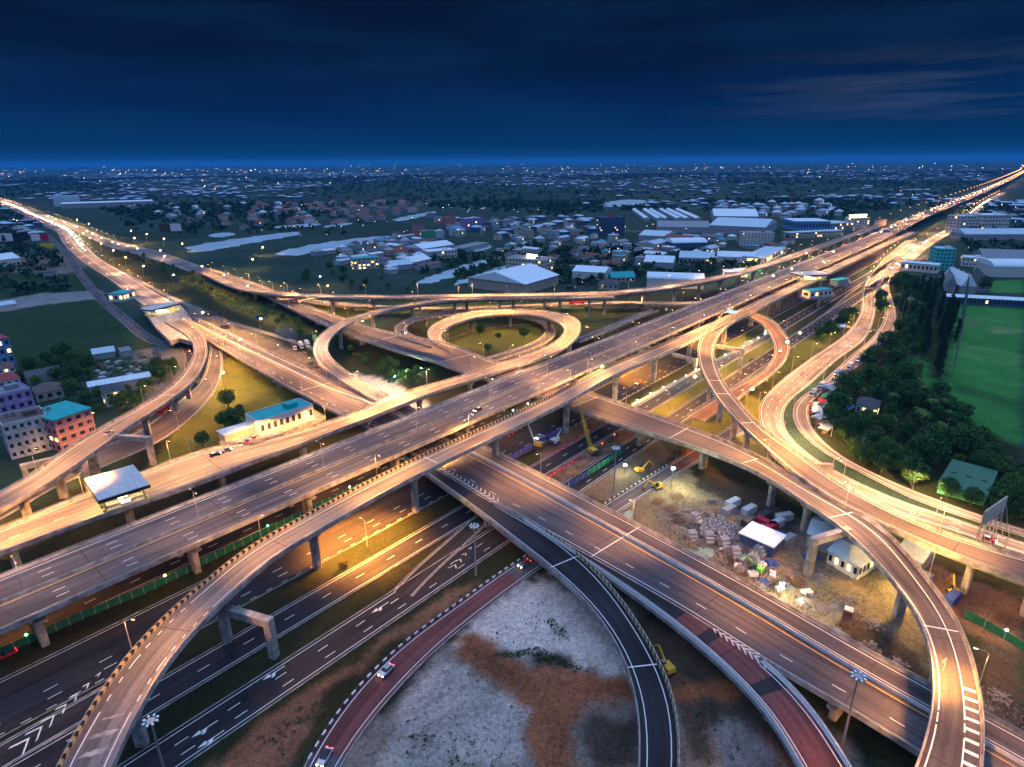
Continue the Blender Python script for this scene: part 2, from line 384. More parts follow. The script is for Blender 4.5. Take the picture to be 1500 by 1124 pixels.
def nth(i):
    if i < 20: return ORD[i]
    T_ = ['twenty', 'thirty', 'forty', 'fifty', 'sixty']; k, r = (i + 1) // 10 - 2, (i + 1) % 10
    return ['twentieth', 'thirtieth', 'fortieth', 'fiftieth', 'sixtieth'][k] if r == 0 else T_[k] + '-' + ORD[r - 1]
def proj(p):
    x, y, z = p[0], p[1], p[2] - H; cy_ = y * _st + z * _ct; cz_ = y * _ct - z * _st   # camera axes
    u, v = F * x / cz_, -F * cy_ / cz_
    return (_c * u + _s * v + 750, -_s * u + _c * v + 562)
def height(u, v, vt):
    """height of an upright thing standing on the ground at pixel u, v whose top is at row vt"""
    b = at(u, v, 0); lo, hi = 0., 110.
    for _ in range(40):
        m_ = (lo + hi) / 2
        if proj((b.x, b.y, m_))[1] > vt: lo = m_
        else: hi = m_
    return lo
#SECTION_ROADS
# ================================================================== ELEVATED ROADS
# main highway: six lanes on one wide deck
A = Path(c=[pA0 - DA * 260 - Vector((0, 0, 0)), pA0, pA1, pA1 + DA * 420, at(1340, 321, 12.5), at(1417, 290, 12.5), at(1462, 271, 12.5), at(1492, 256, 12.5), at(1503, 249, 12.5), at(1497, 243, 12.5)], w=26.6, ds=6)
viaduct('wide six-lane elevated highway running from the lower left to the far upper right', A, 'asphalt_mid', 2.4,
        [(('L', 1.5), dict(wd=.3)), (('R', 1.5), dict(wd=.3)), (('C', 1.1), dict(wd=.2)), (('C', -1.1), dict(wd=.22, m=1)), (('L', 5.2), D(3, 14)), (('L', 8.4), D(3, 14)), (('R', 5.2), D(3, 14)), (('R', 8.4), D(3, 14))],
        piers=[(q, o) for q in np.arange(10, 1500, 40.) for o in (-6.5, 6.5)], median=(('C', 0, 0, 1, 'concrete'),), pfrac=.42, joints=[])
R1 = Path(c='104 1175 11,125 1124 12,155 1066 13.5,181 1021 15,212 973 16,250 930 16.5,287 893 16.5,327 859 16,375 817 15.5,475 759 15.5,550 717 16,625 679 17,750 620 18,825 583 18.5,882 551 18,975 511 16.5,1062 472 15,1125 441 13.5,1200 405 12.8,1275 369 12.6,1340 340 12.5', w=10.2)
viaduct('curved single ramp on tall piers sweeping up from the bottom left beside the wide highway', R1, 'pavement_pale', 2.2,
        [(('L', 1.9), dict(wd=.24)), (('R', 1.9), dict(wd=.24))], piers=[R1.near(at(u_, v_, 0)) for u_, v_ in ((195, 1098), (310, 928), (475, 838), (622, 757), (737, 697), (838, 638), (915, 590), (972, 561), (1040, 536), (1095, 508), (1140, 484), (1185, 462), (1222, 444), (1255, 428))], chev=[('L', 0, .30)], joints=[.12, .25])
N1 = Path(l='300 392 1,375 416 3,462 451 8,550 482 9.5,620 497,650 503,725 531 10,865 577 11,950 607,1047 642,1125 678 12,1190 717 13,1275 762,1315 800,1350 841,1395 898,1425 968,1440 1030,1443 1090,1440 1150 12,1425 1230',
          r='290 400 1,380 433 3,475 478 8,575 513 9.5,625 528,675 546,720 560 10,839 600 11,920 628,1005 653,1097 688 12,1177 737 13,1230 775,1275 815,1297 843,1337 893,1362 950,1369 1005,1365 1055,1352 1105,1335 1150 12,1290 1230')
viaduct('long elevated road from the far left that curls round the construction yard', N1, 'asphalt_mid', 2.1,
        [(('L', 1.6), dict(wd=.26, s1=700.)), (('L', 3.), dict(wd=.26, s0=700.)), (('R', 1.3), dict(wd=.26)), (('R', 5.), D(3, 9, s1=420.))], piers=list(np.arange(10, 420, 37.)) + [N1.near(at(u_, v_, 0)) for u_, v_ in ((920, 661), (1008, 694), (1120, 740), (1183, 779), (1304, 903), (1358, 1003))], median=(('R', 7.4, .40, .60, 'concrete_dark'),), joints=[.52, .6, .66, .72, .78, .82, .87, .93])
BL = '265 453 .3,375 507 3.5,495 562 7,575 590 7.2,707 654 7.2,750 675,1070 843,1365 1008,1500 1080,1700 1190'
BR = '265 475 .3,338 520 3.5,415 564 7,500 609 7.2,560 641,645 691,722 739,745 751,822 792,900 836,1000 893,1105 961,1125 974,1245 1042,1350 1110,1520 1222'
Bp = Path(l=BL, r=BR)
fB = lambda u, v: Bp.near(at(u, v, 7.2)) / Bp.L
viaduct('broad elevated highway with a concrete median running down to the lower right corner', Bp, 'asphalt_mid', 2.2,
        [(('L', 1.2), dict(wd=.26)), (('L', 6.2), dict(wd=.2)), (('L', 9.6), dict(wd=.24, m=1)), (('R', 1.4), dict(wd=.24)), (('R', 5.), D(3, 9)), (('L', 3.6), D(3, 9, s1=150.))],
        piers=[(q, o) for q in np.arange(150, 560, 38.) for o in (-6, 5)], pfrac=.4, median=(('L', 8., .0, 1., 'wall_white'),), par={'L': [(0, 1)], 'R': [(0, fB(560, 641)), (fB(722, 739), fB(757, 757)), (fB(1108, 963), 1)]}, joints=[.45, .58, .8])
J = Path(l='552 632 7.16,645 688,722 735,770 762,820 793 7.1,880 845,925 903,967 973,990 1035,996 1124,990 1190 7', r='552 642 7.16,627 698,697 749,755 795,815 843 7.1,870 898,910 960,932 1028,937 1093,935 1124,930 1190 7', sm=4)
fJ = lambda u, v: J.near(at(u, v, 7.1)) / J.L
viaduct('blue-grey curved ramp leaving the broad highway and bending down to the bottom edge', J, 'asphalt', 2.0,
        [(('L', 1.5), dict(wd=.22, s0=fJ(722, 740) * J.L)), (('R', 1.7), dict(wd=.22))], piers=34, pier0=80, chev=[('L', .52, 1.)], joints=[.6, .82], par={'L': [(fJ(722, 740), 1)], 'R': [(0, 1)]})
K = Path(l='770 761 7.16,822 789,900 833,1000 890,1105 959,1125 975,1172 1020 7.1,1210 1070,1243 1124,1290 1200', r='770 765 7.16,822 799,900 851,975 905,1050 968,1125 1045 7.1,1172 1124,1215 1200', sm=4)
fK = lambda u, v: K.near(at(u, v, 7.1)) / K.L
viaduct('curved ramp with red surfacing peeling off the broad highway at the bottom right', K, 'asphalt', 2.0,
        [(('L', 1.3), dict(wd=.22, s0=fK(1090, 990) * K.L)), (('L', .4), dict(wd=.22, s0=fK(880, 835) * K.L, s1=fK(1060, 950) * K.L)), (('R', 1.4), dict(wd=.22, s0=20))], piers=30, pier0=90, zones=('pavement_red', [(fK(1005, 900), fK(1022, 915)), (fK(1045, 935), fK(1060, 948)), (fK(1085, 975), fK(1100, 990)), (fK(1130, 1010), 1.)]), par_mat='paint_white', par={'L': [(fK(1112, 985), 1)], 'R': [(0, 1)]})
R2 = Path(l='-60 800 12.2,0 777,135 722,215 692,295 662,375 650,407 642,485 619,575 582,650 560,733 533,777 519,812 505,826 492,827 480,810 469,780 463,750 461 11,700 466,662 478 10,647 490,650 502 9.5,690 517',
          r='-60 838 12.2,0 812,135 763,237 728,375 679,492 634,613 585,640 575,740 543,823 515,846 499,853 483,842 467,815 458,780 455,750 454 11,687 459,645 472 10,627 486,630 500 9.5,660 519')
viaduct('ramp from the big toll roof that climbs beside the highway and closes the inner loop', R2, 'pavement_pale', 2.0,
        [(('L', 1.5), dict(wd=.22)), (('R', 1.5), dict(wd=.22)), (('C', .0), D(3, 9, s1=330.))], piers=33, pier0=12)
LP2 = Path(c='690 537 .4,740 521 1,780 508 1.5,803 495 2,807 484 2.5,797 473 3,777 466 3.5,735 460 4.5,690 457.5 5.5,650 461 7,612 467 8,590 476 9,586 486 9.4,600 496 9.6,640 508 9.6', w=8.)
viaduct('lower outer round loop with dark red surfacing under the inner loop', LP2, 'asphalt_mid', 1.4,
        [(('L', 1.3), dict(wd=.22)), (('R', 1.3), dict(wd=.22))], piers=30, zones=('pavement_red', [(.55, .72)]))
R3 = Path(c='900 436 17.2,820 436.5 17.2,750 437 17,675 439 17,625 444,587 450,550 459 16.5,515 470 16,490 483 15,475 497 14,469 511 13,474 527 12,492 544 11,525 566 9,565 588 7.6,600 607 7.3', w=8.6)
viaduct('high ramp arcing round the left of the loops down to the broad highway', R3, 'pavement_pale', 2.0,
        [(('L', 1.3), dict(wd=.2)), (('R', 1.3), dict(wd=.2))], piers=36, pier0=20)
R4 = Path(c='300 400 1.5,345 420 5,375 427 8,437 433.5 13,500 436 15.5,600 436 17,750 434 17.4,875 431.5 17.4,960 424 16.5,1030 412.5 15,1075 403 13.5,1110 393 12.6,1200 362 12.5,1290 330 12.5', w=11.)
viaduct('long straight flyover crossing behind the loops to join the highway on the right', R4, 'pavement_pale', 2.2,
        [(('L', 1.3), dict(wd=.22)), (('R', 1.3), dict(wd=.22))], piers=38, pier0=30)
R5 = Path(c='420 436 3,470 444 4,540 450 5.5,600 453,680 453,750 450.5,850 446,937 445,1010 446,1060 440 4', w=9.)
viaduct('low flyover with a red bus passing behind the loops under the long flyover', R5, 'asphalt_mid', 1.6,
        [(('L', 1.), dict(wd=.2)), (('R', 1.), dict(wd=.2))], piers=34)
R6 = Path(c='846 500 3.6,880 487 4.2,925 468 4.2,960 455 3', w=6.)
viaduct('short low concrete bridge right of the round loops beside the highway', R6, 'pavement_pale', 1.2, [], piers=22, pier0=8)
Dp = Path(l='1125 445 14.4,1090 463 15,1060 484 15.5,1047 506 15.5,1047 531 15.5,1060 562 15,1082 590,1107 620 14.5,1125 634,1167 664 14,1225 707 13.5,1300 747 13,1375 780,1450 804,1510 822,1620 850',
          r='1095 452 14.4,1055 470 15,1030 491 15.5,1021 511 15.5,1024 536 15.5,1037 564 15,1057 594,1080 620 14.5,1125 660,1187 712 14,1250 750 13.5,1325 785 13,1400 817,1475 845,1510 857,1620 900')
viaduct('high ramp curving off the single ramp and crossing to the right edge', Dp, 'asphalt_mid', 2.1,
        [(('L', 1.3), dict(wd=.24)), (('R', 1.3), dict(wd=.24))], piers=[Dp.near(at(u_, v_, 0)) for u_, v_ in ((1031, 589), (1046, 621), (1066, 648), (1101, 664), (1150, 700), (1215, 745), (1300, 800), (1402, 893), (1500, 930))], joints=[.52, .57, .66])
D2 = Path(l='1100 459 12.4,1117 463 11,1147 486 9,1157 509 7,1143 539 5,1100 572 2.8,1070 593 1.6,1037 617 .4', r='1092 464 12.4,1107 468 11,1128 490 9,1134 516 7,1116 546 5,1072 569 2.8,1040 589 1.6,1003 611 .4')
viaduct('loop ramp with rosy surfacing curling down to the ground right of centre', D2, 'pavement_rose', 1.6,
        [(('L', 1.2), dict(wd=.22)), (('R', 1.2), dict(wd=.22))], piers=26)
H1 = Path(l='245 476 6.2,268 489 6.6,281 503 7.4,284 520 8.2,276 537 9.2,262 556 10.2,222 587 11.6,175 614 12,107 653 12,40 703 12,0 724 12,-70 762', r='262 466 6.2,287 480 6.6,301 498 7.4,304 522 8.2,297 542 9.2,282 564 10.2,247 590 11.6,190 627 12,140 664 12,70 712 12,0 750 12,-70 790')
viaduct('curving ramp on piers from the small toll plaza down to the left edge', H1, 'pavement_pale', 2.0,
        [(('L', 1.2), dict(wd=.22)), (('R', 1.2), dict(wd=.22))], piers=[H1.near(at(u_, v_, 0)) for u_, v_ in ((300, 560), (285, 585), (266, 604), (224, 637), (145, 690), (60, 732), (32, 762))], joints=[.3, .62])
# ================================================================== GROUND ROADS parallel to the main highway
def par(s_, x=500.): return at(x, 237 - s_ * (x - 1555) * -1 if False else 237 + s_ * (1555 - x), 0)
def parroad(label, s0, s1, surf, marks, x0=-400., far=900., z=.06, zones=None, **k):
    a, b = par(s0), par(s1); c = (a + b) / 2; c = a + (b - a) * .5
    off = (c - a); wd_ = abs((b - a).dot(NA)); cen = a + NA * ((b - a).dot(NA)) * .5
    # start where the line leaves the picture on the left
    p = Path(c=[cen - DA * k.pop('back', 190.), cen + DA * far * .5, cen + DA * far], w=wd_, ds=8)
    groundroad(label, p, surf, marks, z, zones, **k); return p
G0 = parroad('dark service road in the shade under the wide elevated highway', .405, .462, 'asphalt', [(('R', 1.), dict(wd=.2)), (('R', 4.6), D())])
G1 = parroad('four-lane ground road lit orange between the elevated highway and the grass strip', .4885, .5425, 'asphalt', [(('R', .8), D(2, 3, wd=.2)), (('R', 4.2), D()), (('R', 7.6), D()), (('L', 1.), dict(wd=.2))])
G2 = parroad('two-lane ground road beside a low concrete wall left of the broad highway', .574, .608, 'asphalt', [(('L', .8), dict(wd=.2)), (('R', .8), dict(wd=.2)), (('C', 0), D())])
G3 = parroad('dark ground road with white turn arrows near the bottom left', .642, .688, 'asphalt', [(('L', .9), dict(wd=.2)), (('R', .9), dict(wd=.2)), (('C', 1.2), D()), (('C', -2.2), D())])
G4 = Path(l='433 1150,460 1098,500 1035,545 985,600 935,660 893,720 848,775 812,880 742,1000 668,1090 612', r='483 1150,505 1105,545 1052,590 1000,640 950,700 900,760 855,800 826,905 752,1012 684,1100 628')
g4 = groundroad('curving ground ramp with red surfacing and a black and white kerb', G4, 'asphalt_mid', [(('L', 1.), dict(wd=.2)), (('R', 1.), dict(wd=.2))], .075, ('pavement_red', [(.02, .32), (.37, .4), (.45, .48), (.72, .75), (.78, .8)]))
GX = Path(c='590 870,617 840,650 812,687 778,715 752', w=6.5)
groundroad('short slip lane linking two ground roads under the ramp at lower centre', GX, 'asphalt', [(('L', .5), dict(wd=.16)), (('R', .5), dict(wd=.16))], .085)
GY = Path(c='230 975,150 1025,70 1068,0 1110,-60 1145', w=7.5)
groundroad('slip lane joining at a chevron gore in the lower left corner', GY, 'asphalt', [(('L', .5), dict(wd=.16)), (('R', .5), dict(wd=.16))], .085)
Er = Path(l='1330 350,1290 385,1266 421,1260 461,1235 493,1187 526,1140 562,1115 590,1112 612,1122 635,1147 658,1217 705,1300 745,1400 779,1500 812,1600 840', r='1345 355,1302 390,1285 421,1280 466,1265 498,1225 528,1185 564,1152 592,1146 612,1152 634,1192 672,1250 704,1325 737,1425 769,1500 797,1600 825')
groundroad('broad pale ground road bending round under the high ramp on the right', Er, 'pavement_pale', [(('L', .9), dict(wd=.22)), (('R', .9), dict(wd=.22)), (('C', 2.), D()), (('C', -2.), D())])
Fr = Path(l='1345 352,1305 388,1292 421,1297 461,1280 493,1245 523,1197 567,1167 589,1162 612,1177 639,1225 674,1275 699,1337 732,1425 762,1500 787,1600 813', r='1355 355,1315 392,1302 416,1312 461,1307 488,1275 523,1217 564,1185 594,1185 617,1202 644,1237 672,1300 704,1350 724,1425 752,1500 777,1600 802')
groundroad('outer ground road following the tree belt on the right with parked trucks', Fr, 'pavement_pale', [(('L', .6), dict(wd=.2)), (('R', 1.6), dict(wd=.2))])
H2 = Path(l='262 470 .2,300 497,308 510,305 530,300 548,287 568,240 605,205 632,140 660,60 697,0 736,-70 770', r='275 466 .2,312 491,325 520,326 540,320 562,310 580,275 617,225 652,150 685,75 718,0 762,-70 800')
groundroad('ground road curving inside the left ramp under its piers', H2, 'asphalt_mid', [(('L', .8), dict(wd=.2)), (('R', .8), dict(wd=.2))])
H3 = Path(c='270 500,281 520,280 545,262 580,232 612,190 637,130 665,60 700,0 728,-70 760', w=8)
groundroad('narrow ground road under the curving ramp on the left', H3, 'asphalt', [(('C', 0), D())], .075)
M0 = Path(l='-160 268,-60 281,0 291,60 316,107 337,118 354,140 376,175 396,212 420,250 442,268 456', r='-160 276,-60 291,0 303,40 323,92 346,97 366,125 388,163 411,190 432,225 456,262 476', ds=8)
groundroad('wide busy highway coming in from the left horizon and splitting', M0, 'pavement_pale', [(('L', 1.), dict(wd=.3)), (('R', 1.), dict(wd=.3)), (('C', 0), dict(wd=.3))], .08)
N0 = Path(l='60 312,110 329,160 350,225 367,300 392,340 404', r='60 318,107 337,160 361,225 380,290 402,335 416', ds=8)
groundroad('right branch of the highway passing a row of lamps on the left', N0, 'pavement_pale', [(('L', 1.), dict(wd=.3)), (('R', 1.), dict(wd=.3))], .09)
MS = Path(c='-40 300,60 340,95 370,120 405,150 440,185 470,215 495,250 508,272 502', w=8, ds=8)
groundroad('narrow side road left of the highway at the far left', MS, 'asphalt_mid', [(('C', 0), D())])
S5 = Path(c='1300 405,1350 362,1400 332,1440 300,1470 282', w=16, ds=8)
groundroad('frontage road lined with cars beside the highway at the upper right', S5, 'pavement_pale', [(('C', 0), D())], .09)
striped_kerb(G4, 'L', .02, .74, g4)
gm_ = MB(); b7 = lambda u, v: at(u, v, 7.2)
gore(gm_, b7(645, 686), b7(722, 735), b7(650, 684), b7(732, 731), 14, .03)
gore(gm_, b7(1128, 984), b7(1045, 925), b7(1140, 975), b7(1050, 922), 9, .03)
gore(gm_, at(20, 1120, .1), at(150, 985, .1), at(0, 1108, .1), at(148, 984, .1), 7, .03, .7)
gore(gm_, at(650, 838, .1), at(690, 800, .1), at(664, 838, .1), at(692, 802, .1), 4, .03, .5)
q_ = N1.near(at(1420, 1018, 12))
for i in range(11):
    w_ = N1.wd(q_); a_, b_, c_, d_ = N1.pt(q_, w_ / 2 - .6, .03), N1.pt(q_, w_ / 2 - 2.9, .03), N1.pt(q_ + .8, w_ / 2 - 2.9, .03), N1.pt(q_ + .8, w_ / 2 - .6, .03); gm_.add([a_, b_, c_, d_], [(0, 1, 2, 3)]); q_ += 2.9
gmo = gm_.build('painted_chevrons', 'paint_white'); tag(gmo, 'white painted chevrons in the wedges where lanes part', kind='structure')
am_ = MB()
for u, v in ((401, 986), (557, 890), (300, 1068), (309, 1083), (120, 1073)):
    c = at(u, v, .09); d = -DA if u != 120 else DA; n_ = Vector((-d.y, d.x, 0)); f_ = lambda a, b: tuple(c + d * a + n_ * b)
    am_.add([f_(-3, -.12), f_(-3, .12), f_(1, .12), f_(1, -.12)], [(0, 1, 2, 3)]); am_.add([f_(1, -.6), f_(1, .6), f_(3, 0)], [(0, 1, 2)]); am_.add([f_(-.5, .12), f_(.5, .12), f_(1.2, 1.1), f_(.3, 1.1)], [(0, 1, 2, 3)])
tag(am_.build('painted_arrows', 'paint_white'), 'white painted direction arrows on the ground lanes', kind='structure')
#SECTION_GROUND
# ================================================================== GROUND: one sheet, soil and grass colours by area, lamp light included in the yellow grass
def pip(poly, X, Y):
    inside = np.zeros(X.shape, bool); n = len(poly)
    for i in range(n):
        x0, y0 = poly[i][:2]; x1, y1 = poly[(i + 1) % n][:2]
        if abs(y1 - y0) < 1e-9: continue
        c = ((y0 > Y) != (y1 > Y)) & (X < (x1 - x0) * (Y - y0) / (y1 - y0) + x0); inside ^= c
    return inside
def axis(lo, hi, step, far, g):
    a = list(np.arange(lo, hi + step, step)); q = step
    while a[-1] < far: q = min(q * g, 3000); a.append(a[-1] + q)
    return a
def axis2(lo, mid, s0, hi, s1, far, g):
    a = axis(lo, mid, s0, mid, g)
    while a[-1] < hi: a.append(a[-1] + s1)
    q = s1
    while a[-1] < far: q = min(q * g, 3000); a.append(a[-1] + q)
    return a
xs = axis2(0, 190, 1.2, 480, 3, 62000, 1.07); xs = np.array([-x for x in xs[:0:-1]] + xs); ys = np.array([-300, -150, -60, 0] + axis2(30, 270, 1.2, 800, 3, 75000, 1.06))
GXX, GYY = np.meshgrid(xs, ys); nx, ny = len(xs), len(ys)
Cg = np.zeros((ny, nx, 3)); Cg[:] = (.026, .058, .042)
GR = (.050, .075, .020); GR_LIT = (.11, .12, .022); FLD = (.022, .055, .022); FLR = (.042, .21, .045); TAN = (.21, .165, .12); SAND = (.62, .55, .50); RED = (.30, .115, .055); MUD = (.075, .06, .05); GREY = (.15, .14, .13); BUSH = (.026, .036, .014); BRN = (.19, .11, .07); LOT = (.22, .23, .25)  # the yellow grass tone has lamp light put into its colour
zones_ = [
 ((.028, .032, .014), '230 560,330 500,470 500,700 440,1000 430,1260 400,1280 470,1180 540,1100 600,1150 700,1500 860,1500 1124,0 1124,0 760,180 690'),
 (GR_LIT, '215 690,250 640,300 590,325 530,345 520,400 550,490 600,480 615,400 640,290 665'),
 (BUSH, '110 335,160 352,300 400,470 470,560 500,640 540,620 560,540 580,470 540,400 500,260 440,150 380'),
 (GR_LIT, '250 398,330 425,440 470,470 490,430 490,330 450'), (TAN, '268 440,330 470,400 500,470 530,520 565,500 570,440 540,330 500,280 462'),
 (GR_LIT, '395 440,470 445,560 455,500 470,440 460'), (GR, '560 440,900 440,900 490,740 520,640 500'),
 (SAND, '510 545,560 555,620 585,640 600,600 600,550 575'),
 (FLD, '0 440,100 430,150 440,230 500,225 530,170 520,120 530,60 560,0 560'), (FLD, '0 395,110 390,140 420,100 432,0 440'),
 (GREY, '0 372,100 372,140 385,100 402,0 400'), (LOT, '0 440,60 430,150 425,150 437,60 447,0 458'),
 (FLR, '1385 445,1500 440,1500 660,1440 640,1380 600,1375 520'), (FLR, '1445 412,1500 410,1500 430,1450 428'), (BUSH, '1220 500,1320 400,1400 440,1380 600,1500 660,1500 800,1400 760,1250 690,1190 630,1200 570'),
 (FLR, '1300 540,1350 520,1380 600,1330 580'), ((.16, .26, .10), '1452 478,1475 478,1482 487,1460 490'), ((.16, .26, .10), '1484 482,1500 483,1500 491,1486 489'), ((.07, .25, .06), '1400 500,1500 520,1500 540,1398 522'), ((.03, .14, .035), '1398 560,1500 590,1500 604,1398 575'), ((.09, .20, .07), '1410 462,1440 470,1420 480,1406 475'),
 (BRN, '300 1124,375 1062,545 952,665 858,700 855,640 905,560 950,480 1010,420 1124'), (BRN, '190 1220,300 1124,420 1124,400 1250'),
 ((.25, .21, .185), '480 1160,520 1090,600 1000,700 900,800 838,870 860,1000 900,1150 1000,1260 1124,1300 1200'),
 (SAND, '640 960,700 905,790 845,850 865,900 920,935 975,930 990,850 985,770 960,690 925'), ((.46, .40, .37), '590 1020,640 975,700 985,770 1040,770 1124,560 1124'),
 (MUD, '890 900,960 900,1100 980,1170 1080,1190 1124,1010 1124,985 1000,930 940'), ((.26, .23, .22), '1040 1060,1080 1045,1130 1090,1150 1124,1060 1124'),
 (MUD, '840 1050,880 1040,935 1060,935 1124,870 1124'), (MUD, '770 950,830 960,850 985,800 985'),
 (RED, '660 950,672 932,700 924,722 938,765 968,830 986,935 998,1040 1000,1130 1020,1040 1027,935 1024,862 1034,836 1065,855 1124,865 1200,775 1200,786 1124,770 1045,735 1002,690 975'),
 (TAN, '870 770,960 690,1000 690,1130 745,1250 800,1330 860,1400 930,1430 1010,1500 1060,1500 1110,1370 1010,1200 920,1070 850,960 790'),
 ((.28, .22, .155), '960 695,1010 690,1120 760,1200 830,1260 850,1290 900,1270 950,1210 930,1180 880,1120 820,1040 760'),
 (GREY, '960 745,1010 735,1090 770,1110 800,1150 830,1170 870,1120 860,1060 830,1000 800,960 775'), (MUD, '1030 690,1120 720,1170 770,1150 790,1080 745,1020 715'),
 (MUD, '1190 945,1290 915,1350 960,1370 1010,1300 1000,1230 970'), (MUD, '1430 930,1500 960,1500 1080,1440 1030'), (BRN, '1290 790,1400 840,1500 880,1500 960,1420 930,1350 880'),
 (BRN, '760 640,870 585,960 620,880 690,800 670'), ((.12, .10, .08), '800 690,850 655,960 640,985 665,900 740,840 720'),
 (GR_LIT, '900 605,960 570,1050 545,1130 600,1160 660,1100 650,1000 625'), (GR, '1040 500,1120 470,1160 470,1180 520,1110 570,1050 560'), (GR, '1180 490,1250 425,1262 440,1230 490,1130 560'),
 ((.15, .15, .15), '180 520,240 505,290 520,250 600,180 600,130 560'),
]
def wav(X, Y, L, s): return np.sin(X / L + s) * np.cos(Y / L * 1.3 + s * 2) + .5 * np.sin(X / L * 2.3 + Y / L * 1.7 + s * 3) + .35 * np.sin(X / L * 5.1 - Y / L * 4.3 + s)
WX = GXX + 1.1 * wav(GXX, GYY, 7, .3) + .8 * rng.normal(size=GXX.shape) * .6; WY = GYY + 1.1 * wav(GYY, GXX, 8, 1.7) + .8 * rng.normal(size=GXX.shape)
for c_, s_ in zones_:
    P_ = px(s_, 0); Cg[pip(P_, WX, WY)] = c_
# soft boundaries between areas (3 m cells)
for _ in range(1):
    Cg[1:-1, 1:-1] = (Cg[1:-1, 1:-1] * 2 + Cg[:-2, 1:-1] + Cg[2:, 1:-1] + Cg[1:-1, :-2] + Cg[1:-1, 2:]) / 6
# wheel ruts pressed into the bare earth (darker, compacted soil)
for s_ in ('700 905,690 935,720 975,780 1010,812 1060,820 1124', '672 950,740 990,800 1040,845 1080,850 1124', '935 1012,880 1008,820 1005,770 985,700 950', '560 1100,620 1030,680 1000,720 1005', '530 1090,600 1010,670 985', '640 950,700 900,780 850', '860 880,820 930,760 930,700 905', '900 960,850 975,800 965', '600 1110,660 1050,740 1040', '960 715,1040 745,1120 790,1200 860,1240 900', '1000 705,1080 745,1180 810,1230 840', '1190 950,1240 910,1230 870,1180 850', '1300 950,1260 900,1270 860,1300 850', '1010 1110,1040 1040,1020 990', '1100 1110,1080 1050,1120 1000', '420 1110,500 1010,600 930,680 875', '330 1124,420 1060,540 970,640 895', '880 700,930 660,960 645'):
    P_ = catmull(px(s_, 0), 1.); T_ = np.gradient(P_, axis=0); T_ /= np.linalg.norm(T_, axis=1)[:, None]
    for sd in (-1.1, 1.1):
        for x_, y_ in np.c_[P_[:, 0] - T_[:, 1] * sd, P_[:, 1] + T_[:, 0] * sd]:
            i0, i1 = np.searchsorted(ys, (y_ - 1, y_ + 1)); j0, j1 = np.searchsorted(xs, (x_ - 1, x_ + 1)); q_ = np.hypot(GXX[i0:i1, j0:j1] - x_, GYY[i0:i1, j0:j1] - y_) < .75; Cg[i0:i1, j0:j1][q_] = Cg[i0:i1, j0:j1][q_] * .86
me = bpy.data.meshes.new('ground')
dirt = (Cg.sum(2) > .38) & (np.hypot(GXX, GYY) < 420); dirt &= Cg[:, :, 1] < Cg[:, :, 0] * 1.02
ZZ = .28 * wav(GXX, GYY, 3.1, .7) + .16 * wav(GYY, GXX, 1.4, 2.) + .10 * rng.normal(size=GXX.shape)
ZZ = np.where(dirt, ZZ, 0.); allp = np.vstack([np.c_[p.c[:, :2], p.w / 2] for p in (G0, G1, G2, G3, G4, Er, Fr, H2, H3, GX, GY)])
for x_, y_, w_ in allp[::2]:
    i0, i1 = np.searchsorted(ys, (y_ - w_ - 6, y_ + w_ + 6)); j0, j1 = np.searchsorted(xs, (x_ - w_ - 6, x_ + w_ + 6)); ZZ[i0:i1, j0:j1] = 0
ZZ = np.minimum(ZZ, .5) - .02 * dirt
V = np.stack([GXX.ravel(), GYY.ravel(), ZZ.ravel()], 1).astype(np.float32)
i = np.arange((ny - 1) * (nx - 1)); r_, c_ = i // (nx - 1), i % (nx - 1); a_ = r_ * nx + c_
Fq = np.stack([a_, a_ + 1, a_ + nx + 1, a_ + nx], 1).astype(np.int32)
me.vertices.add(len(V)); me.vertices.foreach_set('co', V.ravel()); me.loops.add(Fq.size); me.loops.foreach_set('vertex_index', Fq.ravel())
me.polygons.add(len(Fq)); me.polygons.foreach_set('loop_start', np.arange(0, Fq.size, 4, dtype=np.int32)); me.update(calc_edges=True)
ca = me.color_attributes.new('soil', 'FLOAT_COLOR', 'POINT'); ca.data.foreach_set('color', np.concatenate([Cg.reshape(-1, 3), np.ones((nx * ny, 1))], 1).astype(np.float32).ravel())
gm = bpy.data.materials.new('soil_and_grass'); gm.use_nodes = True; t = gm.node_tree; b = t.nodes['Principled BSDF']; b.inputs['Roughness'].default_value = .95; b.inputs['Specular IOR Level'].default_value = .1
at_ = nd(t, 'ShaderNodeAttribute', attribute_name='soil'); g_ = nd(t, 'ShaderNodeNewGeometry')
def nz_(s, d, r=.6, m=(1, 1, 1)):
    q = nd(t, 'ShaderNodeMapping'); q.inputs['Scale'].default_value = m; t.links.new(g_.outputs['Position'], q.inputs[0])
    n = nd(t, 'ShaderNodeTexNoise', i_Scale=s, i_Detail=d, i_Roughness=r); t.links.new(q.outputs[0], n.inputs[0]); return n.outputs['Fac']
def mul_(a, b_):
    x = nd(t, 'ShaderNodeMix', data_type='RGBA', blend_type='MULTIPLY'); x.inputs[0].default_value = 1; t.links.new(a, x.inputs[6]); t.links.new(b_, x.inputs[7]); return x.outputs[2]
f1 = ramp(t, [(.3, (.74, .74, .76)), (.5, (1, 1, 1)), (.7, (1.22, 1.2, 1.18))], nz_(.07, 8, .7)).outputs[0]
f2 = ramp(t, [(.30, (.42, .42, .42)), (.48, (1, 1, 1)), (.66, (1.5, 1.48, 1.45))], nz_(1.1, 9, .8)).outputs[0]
f3 = ramp(t, [(.35, (.75, .85, .75)), (.65, (1.2, 1.1, 1.08))], nz_(.012, 3)).outputs[0]
